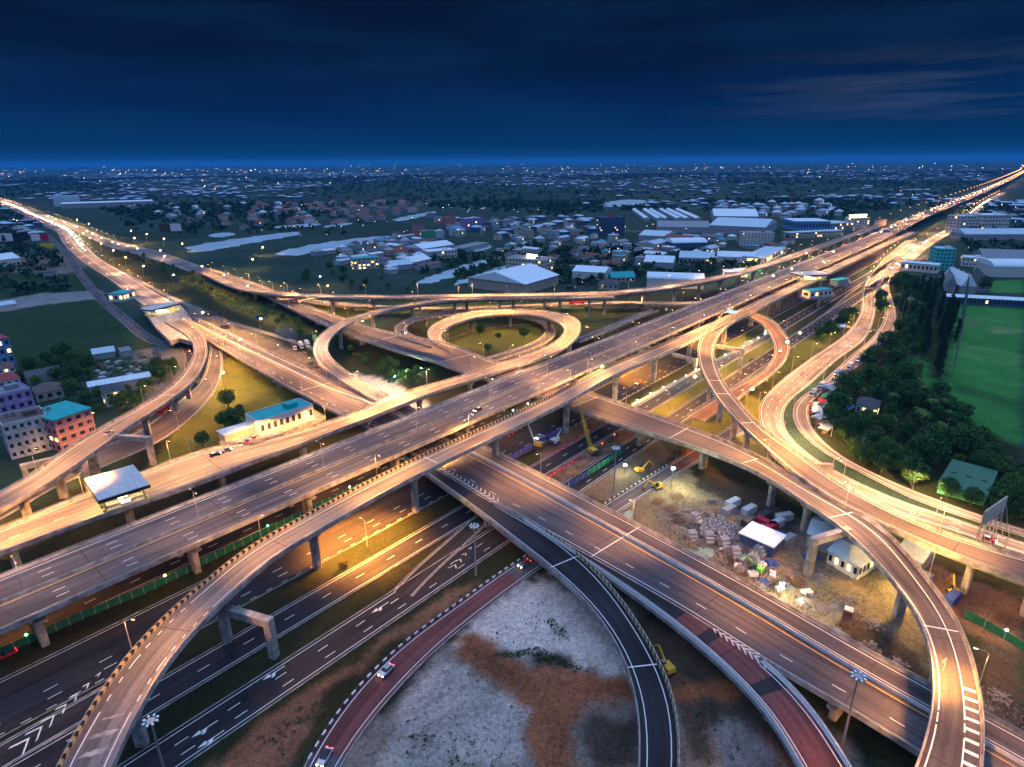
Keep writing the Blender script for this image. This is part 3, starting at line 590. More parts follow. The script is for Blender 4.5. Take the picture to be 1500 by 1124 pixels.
# wheel ruts: distorted bands, and scattered dark tufts
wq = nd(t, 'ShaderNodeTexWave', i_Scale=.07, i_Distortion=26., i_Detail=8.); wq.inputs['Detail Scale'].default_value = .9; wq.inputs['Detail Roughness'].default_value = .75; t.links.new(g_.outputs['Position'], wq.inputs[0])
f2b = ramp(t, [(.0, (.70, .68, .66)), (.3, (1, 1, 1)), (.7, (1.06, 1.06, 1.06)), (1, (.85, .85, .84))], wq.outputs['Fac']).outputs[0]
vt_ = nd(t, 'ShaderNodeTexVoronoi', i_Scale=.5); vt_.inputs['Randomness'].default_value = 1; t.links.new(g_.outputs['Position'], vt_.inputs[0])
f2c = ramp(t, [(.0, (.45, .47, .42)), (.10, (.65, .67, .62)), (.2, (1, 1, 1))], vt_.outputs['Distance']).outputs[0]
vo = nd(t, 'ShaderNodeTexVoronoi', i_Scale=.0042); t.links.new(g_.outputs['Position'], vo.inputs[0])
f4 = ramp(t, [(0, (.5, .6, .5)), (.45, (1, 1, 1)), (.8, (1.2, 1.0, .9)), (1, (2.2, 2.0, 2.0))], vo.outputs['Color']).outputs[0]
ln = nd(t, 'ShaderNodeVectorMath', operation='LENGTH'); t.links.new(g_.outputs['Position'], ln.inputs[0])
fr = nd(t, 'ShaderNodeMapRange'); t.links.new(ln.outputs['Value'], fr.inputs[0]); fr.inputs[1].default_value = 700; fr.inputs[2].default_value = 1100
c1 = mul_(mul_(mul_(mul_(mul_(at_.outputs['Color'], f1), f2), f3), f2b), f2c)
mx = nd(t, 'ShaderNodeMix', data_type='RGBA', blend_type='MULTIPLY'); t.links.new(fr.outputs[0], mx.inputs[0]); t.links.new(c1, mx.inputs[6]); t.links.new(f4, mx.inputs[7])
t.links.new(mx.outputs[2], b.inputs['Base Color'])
bp = nd(t, 'ShaderNodeBump'); bp.inputs['Strength'].default_value = 1.; bp.inputs['Distance'].default_value = .5; t.links.new(nz_(.8, 9, .8), bp.inputs['Height']); t.links.new(bp.outputs[0], b.inputs['Normal'])
me.materials.append(gm); MATS['soil'] = gm
go = link(bpy.data.objects.new('ground', me)); tag(go, kind='structure')
# ------------------------------------------------------------------ water
mat('water_pale', (.40, .54, .60), .3, .15, .02, spec=.6); mat('water_green', (.16, .24, .17), .15, .2, .2, spec=.5)  # pale murky water, its base colour raised in place of sky reflection
mat('water_dark', (.05, .07, .08), .1, .2, .1, spec=.6)
PONDS = []
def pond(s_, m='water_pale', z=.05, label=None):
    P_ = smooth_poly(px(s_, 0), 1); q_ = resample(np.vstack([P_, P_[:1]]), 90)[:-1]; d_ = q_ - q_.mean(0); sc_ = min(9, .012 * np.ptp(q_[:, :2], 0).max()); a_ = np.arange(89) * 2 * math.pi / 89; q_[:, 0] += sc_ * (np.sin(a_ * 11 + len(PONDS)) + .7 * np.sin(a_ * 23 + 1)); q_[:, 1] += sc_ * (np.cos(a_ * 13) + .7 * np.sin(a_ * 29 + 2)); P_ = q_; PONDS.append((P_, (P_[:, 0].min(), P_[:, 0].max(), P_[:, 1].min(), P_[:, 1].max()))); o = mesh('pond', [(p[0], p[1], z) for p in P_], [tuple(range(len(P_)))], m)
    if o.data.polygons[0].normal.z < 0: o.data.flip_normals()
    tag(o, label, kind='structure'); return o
def smooth_poly(P_, k=3):
    for _ in range(k):
        Q = np.roll(P_, -1, 0); P_ = np.stack([P_ * .75 + Q * .25, P_ * .25 + Q * .75], 1).reshape(-1, P_.shape[1])
    return P_
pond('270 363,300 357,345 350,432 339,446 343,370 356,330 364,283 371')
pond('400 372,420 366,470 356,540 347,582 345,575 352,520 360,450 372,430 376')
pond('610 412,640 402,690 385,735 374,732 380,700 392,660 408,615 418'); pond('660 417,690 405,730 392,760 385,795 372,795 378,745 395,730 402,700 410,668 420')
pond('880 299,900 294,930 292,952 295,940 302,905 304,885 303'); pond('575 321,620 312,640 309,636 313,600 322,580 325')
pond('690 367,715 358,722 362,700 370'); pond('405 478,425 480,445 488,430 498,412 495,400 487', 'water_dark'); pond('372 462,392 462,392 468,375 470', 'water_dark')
pond('1005 808,1022 797,1045 803,1048 815,1030 824,1012 818', 'water_green', .06); pond('912 752,925 747,930 756,918 762', 'water_green', .06); pond('985 775,1000 770,1008 778,992 784', 'water_green', .06)
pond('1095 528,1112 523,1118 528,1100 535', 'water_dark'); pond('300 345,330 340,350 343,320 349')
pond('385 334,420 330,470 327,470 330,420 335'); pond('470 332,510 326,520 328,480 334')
#SECTION_NATURE
# ================================================================== TREES
mat('bark', (.09, .07, .05), .9, .3, 2)
def leafmat(n, a, b_): mat(n, a, .85, scale=.25, c2=b_, spec=.1, detail=6)
leafmat('leaf_dark', (.022, .075, .026), (.070, .165, .050)); leafmat('leaf_mid', (.042, .105, .025), (.12, .21, .05)); leafmat('leaf_olive', (.045, .060, .014), (.11, .12, .03)); leafmat('leaf_blue', (.010, .036, .022), (.028, .075, .040))
def leaves(mb, r, cen, n, size, squash=.85, m=0):
    """leaf-sized faces spread in a clump shell"""
    d = r.normal(size=(n, 3)); d /= np.linalg.norm(d, axis=1)[:, None]; rad = r.uniform(.55, 1.08, n) ** .8
    for k in range(n):
        dz_ = d[k] * rad[k]; p = Vector((dz_[0], dz_[1], dz_[2] * squash)); p = Vector(cen[:3]) + p * cen[3]
        u = Vector(r.normal(size=3)).normalized(); v = u.cross(Vector(r.normal(size=3))).normalized(); s_ = size * r.uniform(.6, 1.3)
        mb.add([p - u * s_, p - v * s_ * .7, p + u * s_, p + v * s_ * .7], [(0, 1, 2, 3)], m)
def make_tree(seed, h=9., rad=4., clumps=11, n=70, leaf='leaf_dark', size=.42, squash=.75, name='tree', shape='round'):
    r = np.random.default_rng(seed); root = empty(name, (0, 0, 0)); mb = MB(); th = h * .42; mb.tube((0, 0, -.3), (r.normal() * .2, r.normal() * .2, th), .035 * h, .022 * h, 7)
    cb = MB()
    for k in range(clumps):
        if shape == 'column': z = h * (.15 + .8 * k / clumps); rr = rad * (1 - .65 * k / clumps) * r.uniform(.55, .9); x, y = r.normal(0, rad * .18, 2); cr = rr
        else:
            a = k * 2.4 + r.normal() * .3; e = 1 - 2 * (k + .5) / clumps; q = math.sqrt(max(0, 1 - e * e)) * rad * .62 * r.uniform(.75, 1.1); x, y = math.cos(a) * q, math.sin(a) * q; z = h * .60 + e * h * .27; cr = rad * r.uniform(.26, .60)
        mb.tube((0, 0, min(th, z) * .85), (x * .8, y * .8, z), .012 * h, .005 * h, 5); leaves(cb, r, (x, y, z, cr), n, size, squash)
    mb.build('trunk', 'bark', root); cb.build('crown', leaf, root)
    return root
def make_palm(seed, h=11.):
    r = np.random.default_rng(seed); root = empty('palm_tree'); mb = MB(); top = (r.normal() * .6, r.normal() * .6, h); mb.tube((0, 0, -.3), (top[0] * .4, top[1] * .4, h * .5), .22, .17); mb.tube((top[0] * .4, top[1] * .4, h * .5), top, .17, .13)
    mb.build('trunk', 'bark', root); cb = MB()
    for k in range(17):
        a = k * 2.4; dr = Vector((math.cos(a), math.sin(a), 0)); sd = Vector((-dr.y, dr.x, 0)); p = Vector(top); el = r.uniform(.1, .9); L = r.uniform(2.6, 3.6)
        for j in range(6):
            q = p + (dr * math.cos(el) + Vector((0, 0, math.sin(el)))) * L / 6; el -= .33; wv = .38 * (1 - j / 7) + .08
            cb.add([p + sd * wv, p - sd * wv, q - sd * wv * .8 - Vector((0, 0, .1)), q + sd * wv * .8 - Vector((0, 0, .1))], [(0, 1, 2, 3)]); p = q
    cb.build('crown', 'leaf_mid', root); return root
PROTO = {
 'dark': [make_tree(k, 9 + k, 4.2 + .3 * k, 15, 120, 'leaf_dark', .36) for k in range(3)],
 'mid': [make_tree(10 + k, 6 + k, 3.2 + .3 * k, 13, 100, 'leaf_mid', .32) for k in range(3)],
 'olive': [make_tree(20 + k, 4.2 + k, 2.8, 10, 90, 'leaf_olive', .25) for k in range(2)],
 'column': [make_tree(30 + k, 20 + 2 * k, 3.4, 18, 130, 'leaf_blue', .32, 1.1, shape='column') for k in range(3)],
 'palm': [make_palm(40 + k, 9 + 2 * k) for k in range(3)],
}
used_proto = set()
def place_tree(kind, p, label, group, s=1., k=None):
    lst = PROTO[kind]; k = random.randrange(len(lst)) if k is None else k; pr = lst[k]
    o = pr if (kind, k) not in used_proto else copy_tree(pr); used_proto.add((kind, k))
    o.location = (p[0], p[1], 0); o.rotation_euler = (0, 0, random.uniform(0, 6.28)); o.scale = (s, s, s * random.uniform(.88, 1.12)); tag(o, label, 'tree', group); return o
ROADS = [A, R1, N1, Bp, J, K, R2, LP2, R3, R4, R5, R6, Dp, D2, H1, G0, G1, G2, G3, G4, Er, Fr, H2, H3, M0, N0, MS, S5, GX, GY]
RP = np.vstack([np.c_[p.c[:, :2], p.w / 2] for p in ROADS if True])
RP = np.vstack([RP, np.vstack([np.c_[(p.c[:-1, :2] + p.c[1:, :2]) / 2, p.w[1:] / 2] for p in ROADS])])
BLK = []      # footprints of buildings: x, y, radius
def clear(x, y, m=1.5):
    if any(b0 < x < b1 and b2 < y < b3 and pip(Q, np.array([x]), np.array([y]))[0] for Q, (b0, b1, b2, b3) in PONDS): return False
    if math.hypot(x, y) > 7500: return True
    if np.any((RP[:, 0] - x) ** 2 + (RP[:, 1] - y) ** 2 < (RP[:, 2] + m) ** 2): return False
    return not any(math.hypot(bx - x, by - y) < br + m * .6 for bx, by, br in BLK)
def scatter(s_, n, gap, seed=1, m=2.):
    P_ = px(s_, 0); r = np.random.default_rng(seed); lo, hi = P_[:, :2].min(0), P_[:, :2].max(0); out = []
    for _ in range(n * 30):
        if len(out) >= n: break
        x, y = r.uniform(lo, hi)
        if not pip(P_, np.array([x]), np.array([y]))[0]: continue
        if any((x - a) ** 2 + (y - b_) ** 2 < gap * gap for a, b_ in out): continue
        if m is not None and not clear(x, y, m): continue
        out.append((x, y))
    return out
def grove(s_, n, gap, kinds, label, group, smin=.8, smax=1.25, seed=1, m=3.):
    for x, y in scatter(s_, n, gap, seed, m): place_tree(random.choice(kinds), (x, y), label, group, random.uniform(smin, smax))
#SECTION_TOWN
# ================================================================== BUILDINGS
def objvar(name, stops, rough=.7, var=.25):
    """paint that differs from one building to the next (Object Info random), with dirt"""
    m = bpy.data.materials.new(name); m.use_nodes = True; t = m.node_tree; b = t.nodes['Principled BSDF']; b.inputs['Roughness'].default_value = rough; b.inputs['Specular IOR Level'].default_value = .25
    oi = nd(t, 'ShaderNodeObjectInfo'); r = ramp(t, [(k / len(stops), c) for k, c in enumerate(stops)], oi.outputs['Random']); r.color_ramp.interpolation = 'CONSTANT'
    g_ = nd(t, 'ShaderNodeNewGeometry'); n = nd(t, 'ShaderNodeTexNoise', i_Scale=.5, i_Detail=4.); t.links.new(g_.outputs['Position'], n.inputs[0])
    d = ramp(t, [(.3, (1 - var,) * 3), (.7, (1 + var,) * 3)], n.outputs['Fac']); x = nd(t, 'ShaderNodeMix', data_type='RGBA', blend_type='MULTIPLY'); x.inputs[0].default_value = 1
    t.links.new(r.outputs[0], x.inputs[6]); t.links.new(d.outputs[0], x.inputs[7]); t.links.new(x.outputs[2], b.inputs['Base Color']); MATS[name] = m
objvar('roof_mixed', [(.38, .52, .60), (.58, .68, .74), (.20, .06, .05), (.10, .12, .15), (.30, .33, .36), (.05, .32, .36), (.50, .56, .60), (.12, .05, .05), (.22, .24, .28)])
objvar('roof_estate', [(.44, .58, .66), (.36, .48, .56), (.56, .66, .72), (.28, .38, .46)])
objvar('roof_red', [(.17, .06, .055), (.22, .08, .07), (.13, .055, .055), (.25, .12, .10)])
objvar('wall_mixed', [(.42, .42, .40), (.50, .46, .38), (.30, .34, .40), (.45, .32, .28), (.36, .42, .36), (.55, .55, .55)])
def paint(name, c, **k): mat(name, c, k.pop('rough', .7), k.pop('var', .14), .7, **k)
for n_, c_ in dict(wall_white=(.58, .56, .52), wall_cream=(.50, .46, .36), wall_pink=(.50, .20, .20), wall_purple=(.34, .24, .50), wall_blue=(.10, .26, .48), wall_teal=(.05, .45, .42), wall_green=(.08, .38, .18), wall_grey=(.30, .31, .33), wall_tan=(.36, .31, .26), wall_navy=(.05, .09, .18), roof_white=(.66, .78, .82), roof_pale=(.45, .60, .66), roof_grey=(.22, .24, .27), roof_teal=(.02, .38, .36), roof_dark=(.07, .075, .085), roof_redtile=(.34, .05, .06), roof_green=(.05, .16, .09), roof_brown=(.13, .09, .08), tarp_white=(.55, .56, .58), tarp_blue=(.05, .14, .38), tarp_red=(.55, .04, .04), tarp_green=(.03, .20, .12)).items(): paint(n_, c_)
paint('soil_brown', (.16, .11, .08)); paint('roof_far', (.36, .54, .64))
mat('window_dark', (.02, .03, .045), .15, .3, 1, spec=.6); mat('window_lit', (.8, .6, .3), .5, 0, em=(1, .62, .22), es=2.6); mat('window_cool', (.8, .9, .8), .5, 0, em=(.7, 1, .75), es=2.2)
mat('sign_white', (.7, .7, .7), .5, .05); mat('sign_blue', (.03, .10, .42), .5, .05); mat('sign_green', (.01, .20, .10), .5, .05); mat('sign_yellow', (.7, .5, .02), .5, .05); mat('sign_dark', (.02, .02, .03), .5, .05)
mat('floodlight', (1, 1, 1), .3, 0, em=(.85, 1, .55), es=120); mat('glow_white', (1, 1, 1), .3, 0, em=(.9, .95, 1), es=14); mat('glow_yellow', (1, .9, .3), .3, 0, em=(1, .85, .15), es=6); mat('glow_green', (.2, 1, .4), .3, 0, em=(.15, 1, .35), es=10); mat('glow_red', (1, .1, .05), .3, 0, em=(1, .06, .03), es=7)
mat('booth_light', (1, .9, .6), .4, 0, em=(1, .72, .36), es=7)
def building(label, cat, a, b_, d, h, wall='wall_white', roof='roof_pale', floors=0, bays=0, style='flat', name='building', group=None, lit=.04, over=.4, winparts=False, rh=None, side=True, z0=0., extra=None):
    """front base edge from pixel a to pixel b, d metres deep away from the viewer, h metres high"""
    p0, p1 = at(*a, z0), at(*b_, z0); u = (p1 - p0); wdt = u.length; u.normalize(); n = Vector((-u.y, u.x, 0))
    if n.dot(p0 - Vector((0, 0, 0))) < 0: n = -n
    ang = math.atan2(u.y, u.x); c = (p0 + p1) / 2 + n * d / 2; root = empty(name, (c.x, c.y, z0), ang); fl = 1 if (Matrix.Rotation(-ang, 3, 'Z') @ n).y > 0 else -1
    BLK.append((c.x, c.y, max(wdt, d) * .55))
    mb = MB(); mb.box(0, 0, h / 2 - .15, wdt, d, h + .3)
    if style == 'flat':   # parapet upstand and roof tank room
        for sx, sy, lx, ly in ((0, -1, wdt, .3), (0, 1, wdt, .3), (-1, 0, .3, d - .62), (1, 0, .3, d - .62)): mb.box(sx * (wdt / 2 - .152), sy * (d / 2 - .152), h + .35, lx, ly, .7)
    mb.build('wall', wall, root)
    rb = MB()
    if style == 'flat': rb.box(0, 0, h + .05, wdt - .64, d - .64, .1); rb.box(wdt * .2, 0, h + 1.2, min(5, wdt * .3), min(4, d * .4), 2.2)
    elif style == 'slab': rb.box(0, 0, h + .25, wdt + 2 * over, d + 2 * over, .4)
    elif style in ('gable', 'cross'):
        rh = rh or d * .2; W2, D2 = wdt / 2 + over, d / 2 + over
        if style == 'cross': rh = rh; vs = [(-W2, -D2, h), (-W2, D2, h), (W2, -D2, h), (W2, D2, h), (0, -D2, h + rh), (0, D2, h + rh)]; rb.add(vs, [(0, 4, 5, 1), (4, 2, 3, 5), (0, 2, 4), (1, 5, 3), (0, 1, 3, 2)])
        else: vs = [(-W2, -D2, h), (W2, -D2, h), (-W2, D2, h), (W2, D2, h), (-W2, 0, h + rh), (W2, 0, h + rh)]; rb.add(vs, [(0, 1, 5, 4), (4, 5, 3, 2), (0, 4, 2), (1, 3, 5), (0, 2, 3, 1)])
    elif style == 'hip':
        rh = rh or min(wdt, d) * .3; W2, D2 = wdt / 2 + over, d / 2 + over; q = max(0, W2 - D2)
        rb.add([(-W2, -D2, h), (W2, -D2, h), (W2, D2, h), (-W2, D2, h), (-q, 0, h + rh), (q, 0, h + rh)], [(0, 1, 5, 4), (1, 2, 5), (2, 3, 4, 5), (3, 0, 4), (0, 3, 2, 1)])
    elif style == 'arch':
        k = 10; rh = rh or d * .16; vs = []
        for e in (-1, 1):
            for j in range(k + 1): t = math.pi * j / k; vs.append((e * (wdt / 2 + over), -math.cos(t) * (d / 2 + over), h + math.sin(t) * rh))
        rb.add(vs, [(j, j + 1, k + 2 + j, k + 1 + j)[::-1] for j in range(k)] + [tuple(range(k + 1)), tuple(range(k + 1, 2 * k + 2))[::-1]])
    if style in ('gable', 'cross', 'arch', 'slab') and wdt * d > 350:    # vents and skylights on the big sheds
        k = max(3, int(max(wdt, d) / 12))
        for j in range(k):
            t = (j + .5) / k - .5
            if style == 'cross': rb.box(0, t * d, h + rh + .3, 1.6, 1.2, .7)
            elif style == 'slab': rb.box(t * wdt, 0, h + .7, 1.5, 1.5, .5)
            else: rb.box(t * wdt, 0, h + rh + .25, 1.6, 1.2, .7)
    rb.build('roof', roof, root)
    if style in ('flat', 'slab') and winparts:
        tk = MB(); [tk.tube((-wdt * .3 + k * 2.4, d * .2, h + .3), (-wdt * .3 + k * 2.4, d * .2, h + 2.2), .8, .8, 9) for k in range(2)]; tk.build('water_tank', 'steel', root)
        ac = MB(); [ac.box((k % bays + .8) * wdt / bays - wdt / 2, -fl * (d / 2 + .35), (k // bays + .25) * h / floors, .9, .5, .6) for k in range(bays * floors) if (k * 7) % 3]; ac.build('air_conditioners', 'wall_grey', root)
    if floors:
        fh = h / floors; r = random.Random(int(a[0] * 7 + a[1]));
        faces = [(0, -fl * (d / 2 + .03), wdt, 0)]
        sidebays = max(1, int(d / (wdt / max(1, bays))))
        if side: faces += [(wdt / 2 + .03, 0, d, 1), (-wdt / 2 - .03, 0, d, 1)]
        allw = MB()
        for cx, cy, ln, ax in faces:
            nb = bays if ax == 0 else sidebays; bw = ln / nb
            for f_ in range(floors):
                for k in range(nb):
                    o = (k + .5) * bw - ln / 2; z = f_ * fh + fh * .55; ww = bw * .5; hh = fh * .42; m_ = 1 if r.random() < lit else 0
                    tb = MB() if winparts else allw
                    if ax == 0: tb.box(cx + o, cy, z, ww, .1, hh, m_)
                    else: tb.box(cx, cy + o, z, .1, ww, hh, m_)
                    if winparts: tb.build('window', ['window_dark', 'window_lit'], root)
        if not winparts: allw.build('window_row', ['window_dark', 'window_lit'], root)
        if winparts:
            bl = MB()
            for f_ in range(1, floors + 1): bl.box(0, -fl * (d / 2 + .12), f_ * fh - .12, wdt + .2, .2, .16)
            bl.build('floor_band', 'wall_white', root)
    if extra: extra(root, wdt, d, h, fl)
    tag(root, label, cat, group); return root
B = building
B('white four-storey block of flats with rows of dark windows and pink panels, lower left', 'apartment block', (18, 674), (82, 657), 15, 16, 'wall_white', 'roof_brown', 4, 6, 'flat', 'apartment_block', winparts=True, lit=0)
B('purple and lilac apartment block behind the white flats at left', 'apartment block', (-2, 640), (60, 622), 14, 19, 'wall_purple', 'roof_grey', 4, 5, 'flat', 'apartment_block', winparts=True, lit=0)
B('salmon pink four-storey building with turquoise roof and yellow lit windows', 'apartment block', (92, 664), (145, 644), 20, 15.5, 'wall_pink', 'roof_teal', 4, 4, 'slab', 'apartment_block', winparts=True, lit=.14)
B('tall bright blue building with a red top at the left edge', 'apartment block', (-12, 552), (27, 543), 14, 21, 'wall_blue', 'roof_redtile', 4, 4, 'slab', 'apartment_block', winparts=True, lit=.15)
B('small house with a crimson hip roof at the left edge', 'house', (0, 572), (32, 565), 12, 5, 'wall_white', 'roof_redtile', 1, 3, 'hip', 'house')
B('house with a brown hip roof above the crimson roofed one', 'house', (0, 558), (26, 553), 12, 7, 'wall_white', 'roof_brown', 2, 3, 'hip', 'house')
B('long low shed with a dark grey roof among trees at left', 'shed', (42, 563), (92, 553), 12, 4, 'wall_grey', 'roof_dark', 0, 0, 'gable', 'shed')
B('long low shed with a pale sheet roof beside the junkyard', 'shed', (132, 577), (222, 561), 9, 4, 'wall_grey', 'roof_white', 0, 0, 'gable', 'shed')
B('white two-storey house with a dark roof left of the curving ramp', 'house', (158, 597), (188, 590), 10, 8, 'wall_white', 'roof_dark', 2, 3, 'hip', 'house')
B('grey open shed over the scrap cars', 'shed', (138, 528), (170, 523), 12, 4, 'wall_grey', 'roof_pale', 0, 0, 'gable', 'shed')
B('small dark roofed shed above the junkyard', 'shed', (180, 524), (194, 521), 9, 4, 'wall_grey', 'roof_grey', 0, 0, 'gable', 'shed')
B('brown roofed house between pink building and trees', 'house', (55, 590), (95, 582), 14, 5, 'wall_tan', 'roof_brown', 1, 3, 'hip', 'house')
B('white warehouse at the left edge of the picture', 'warehouse', (-14, 394), (32, 388), 30, 9, 'wall_white', 'roof_white', 0, 0, 'gable', 'warehouse')
B('low dark shed under a bright yard light at left', 'shed', (55, 407), (82, 405), 14, 5, 'wall_grey', 'roof_dark', 0, 0, 'slab', 'shed')
B('long pale factory roof far left beyond the lamps', 'factory', (90, 306), (226, 301), 90, 13, 'wall_grey', 'roof_white', 0, 0, 'slab', 'factory')
B('taller pale block at the end of the long factory', 'factory', (80, 303), (115, 302), 40, 30, 'roof_pale', 'roof_pale', 0, 0, 'slab', 'factory')
B('white shed on the pale lot at the left edge', 'shed', (-10, 458), (26, 453), 12, 5, 'wall_white', 'roof_pale', 0, 0, 'gable', 'shed')
B('pale green four-storey flats with teal roof by the ponds', 'apartment block', (518, 396), (556, 393), 16, 13, 'wall_cream', 'roof_teal', 4, 6, 'slab', 'apartment_block', lit=.3)
B('bright green block in the canal town', 'building', (618, 352), (638, 351), 16, 14, 'wall_green', 'roof_grey', 4, 5, 'flat', 'building')
B('pink block left of the bright green one', 'building', (610, 347), (624, 346), 16, 16, 'wall_pink', 'roof_brown', 4, 4, 'flat', 'building')
B('pale blue block right of the bright green one', 'building', (638, 350), (651, 349), 14, 12, 'roof_pale', 'roof_white', 3, 4, 'flat', 'building')
B('pink four-storey block in the middle distance', 'building', (655, 331), (668, 330), 18, 16, 'wall_pink', 'roof_redtile', 4, 3, 'flat', 'building')
B('lilac long block in the middle distance', 'building', (681, 337), (707, 335), 18, 20, 'wall_purple', 'roof_pale', 4, 7, 'flat', 'building')
B('light blue house with pale roof by the canal town', 'house', (662, 346), (681, 345), 18, 12, 'roof_pale', 'wall_blue', 3, 3, 'hip', 'house')
B('grey warehouse with a wide white gable roof in the canal town', 'warehouse', (596, 374), (620, 377), 60, 11, 'wall_grey', 'roof_white', 0, 0, 'cross', 'warehouse', rh=5)
B('white flat roofed factory building in the canal town', 'factory', (628, 381), (670, 377), 24, 10, 'wall_white', 'roof_white', 2, 9, 'flat', 'factory')
B('long grey roof behind the white factory building', 'warehouse', (672, 372), (716, 362), 22, 6, 'wall_grey', 'roof_grey', 0, 0, 'slab', 'warehouse')
B('pale low roof near the pond bank', 'shed', (574, 397), (605, 394), 22, 6, 'wall_grey', 'roof_pale', 0, 0, 'gable', 'shed')
B('low white roof right of the pale one near the pond', 'shed', (606, 392), (632, 386), 26, 6, 'wall_grey', 'roof_white', 0, 0, 'gable', 'shed')
B('long rusty red shed roof by the pond', 'shed', (614, 396), (646, 392), 12, 5, 'wall_grey', 'roof_brown', 0, 0, 'gable', 'shed')
B('large white gabled warehouse in front of the cream hotel', 'warehouse', (686, 421), (769, 432), 62, 10, 'wall_tan', 'roof_white', 0, 0, 'cross', 'warehouse', rh=9, over=1)
B('cream four-storey building with a white glare on its roof', 'building', (741, 400), (797, 405), 26, 17, 'wall_cream', 'roof_grey', 4, 12, 'flat', 'building', lit=.1,
  extra=lambda r_, w_, d_, h_, f_: (MB().box(w_ * .05, 0, h_ + 2, 13, .8, 4).build('roof_feature', 'glow_white', r_)))  # glowing box put in for the white glare on this roof
B('white hip roofed warehouse right of the truck yard', 'warehouse', (838, 408), (885, 411), 34, 8, 'wall_white', 'roof_white', 0, 0, 'gable', 'warehouse', rh=4)
B('turquoise roofed house beyond the long flyover', 'house', (896, 414), (930, 413), 16, 5, 'wall_tan', 'roof_teal', 1, 5, 'gable', 'house', rh=5)
B('dark roofed house left of the turquoise roof', 'house', (876, 424), (905, 425), 16, 5, 'wall_tan', 'roof_dark', 1, 4, 'hip', 'house')
B('white arched warehouse beyond the long flyover', 'warehouse', (947, 421), (1030, 424), 26, 9, 'wall_white', 'roof_white', 0, 0, 'arch', 'warehouse')
B('dark blue hotel tower with rows of windows and a red sign', 'hotel', (879, 346), (914, 345), 24, 30, 'wall_navy', 'wall_navy', 8, 12, 'flat', 'hotel', lit=.05,
  extra=lambda r_, w_, d_, h_, f_: (MB().box(0, 0, h_ + 3, 10, 1, 5).build('roof_feature', 'tarp_red', r_)))
for k, (u0, u1) in enumerate(((944, 952), (962, 971), (973, 979), (991, 999), (1003, 1011), (1019, 1028))):
    B(['first narrow white market hall from the left', 'second narrow white market hall from the left', 'third narrow white market hall from the left', 'fourth narrow white market hall from the left', 'fifth narrow white market hall from the left', 'rightmost narrow white market hall'][k], 'market hall', (u0, 325), (u1, 325), 260, 7, 'wall_grey', 'roof_white', 0, 0, 'cross', 'market_hall', group='row of white market halls', rh=3)
B('wide grey-blue roof in front of the market halls', 'warehouse', (963, 341), (1040, 342), 90, 10, 'wall_grey', 'roof_grey', 0, 0, 'gable', 'warehouse', rh=7)
B('pale warehouse left of the grey-blue roof', 'warehouse', (935, 352), (975, 354), 70, 8, 'wall_grey', 'roof_pale', 0, 0, 'gable', 'warehouse', rh=5)
B('dark framed hall with white curved roof', 'warehouse', (985, 367), (1035, 366), 34, 10, 'wall_navy', 'roof_white', 0, 0, 'arch', 'warehouse', rh=5)
B('huge pale shopping hall with a stepped roof', 'shopping hall', (1038, 342), (1120, 346), 120, 14, 'wall_grey', 'roof_pale', 0, 0, 'gable', 'shopping_hall', rh=9)
B('second pale hall right behind the huge shopping hall', 'shopping hall', (1045, 327), (1110, 328), 130, 14, 'wall_grey', 'roof_white', 0, 0, 'gable', 'shopping_hall', rh=10)
B('white office block with dark left half near the highway', 'office block', (1088, 362), (1132, 362), 22, 20, 'wall_white', 'roof_grey', 6, 9, 'flat', 'office_block', lit=.05)
B('long dark blue hall with white columns beside the highway', 'hall', (1162, 338), (1215, 338), 60, 16, 'wall_blue', 'roof_white', 1, 12, 'slab', 'hall', lit=0)
B('white office with glowing yellow crown on the roof', 'office block', (1249, 337), (1272, 336), 22, 20, 'wall_white', 'roof_pale', 5, 6, 'flat', 'office_block', lit=.15,
  extra=lambda r_, w_, d_, h_, f_: (MB().box(0, 0, h_ + 3, w_ * .9, 4, 5, top=1.15).build('roof_feature', 'glow_yellow', r_)))
B('pale low shops beside the highway left of the crowned office', 'shop row', (1216, 338), (1248, 336), 40, 12, 'wall_mixed', 'roof_pale', 2, 10, 'slab', 'shop_row', lit=.2)
B('pale shop row in front of the columned hall', 'shop row', (1157, 350), (1235, 346), 18, 9, 'wall_mixed', 'roof_pale', 2, 20, 'slab', 'shop_row', lit=.2)
B('low white workshop beside the far end of the flyover', 'workshop', (1050, 384), (1105, 386), 26, 7, 'wall_white', 'roof_white', 0, 0, 'gable', 'workshop')
B('white workshop with open front under the flyover end', 'workshop', (1118, 388), (1150, 372), 26, 8, 'wall_white', 'roof_pale', 1, 8, 'slab', 'workshop', lit=.6)
B('long white roofed store left of the fuel station', 'store', (1060, 407), (1095, 408), 18, 6, 'wall_white', 'roof_white', 1, 6, 'slab', 'store', lit=.5)
B('pale factory with blue-grey roof left of the white store', 'factory', (994, 388), (1045, 390), 30, 9, 'wall_grey', 'roof_pale', 1, 8, 'gable', 'factory', lit=.1)
B('white sheds in two steps near the green roofs', 'shed', (943, 392), (985, 394), 30, 7, 'wall_grey', 'roof_white', 0, 0, 'gable', 'shed')
B('turquoise six-storey office right of the highway', 'office block', (1366, 396), (1394, 397), 22, 24, 'wall_teal', 'roof_pale', 6, 5, 'flat', 'office_block', lit=.0, side=True)
B('long white workshop in front of the turquoise office', 'workshop', (1318, 396), (1372, 401), 16, 9, 'wall_white', 'roof_white', 1, 9, 'slab', 'workshop', lit=.1)
B('white stepped office block far right of the highway', 'office block', (1403, 340), (1430, 339), 26, 26, 'wall_white', 'roof_pale', 5, 6, 'flat', 'office_block')
B('wide white office block at the upper right', 'office block', (1436, 338), (1476, 338), 40, 26, 'wall_white', 'roof_white', 4, 9, 'flat', 'office_block')
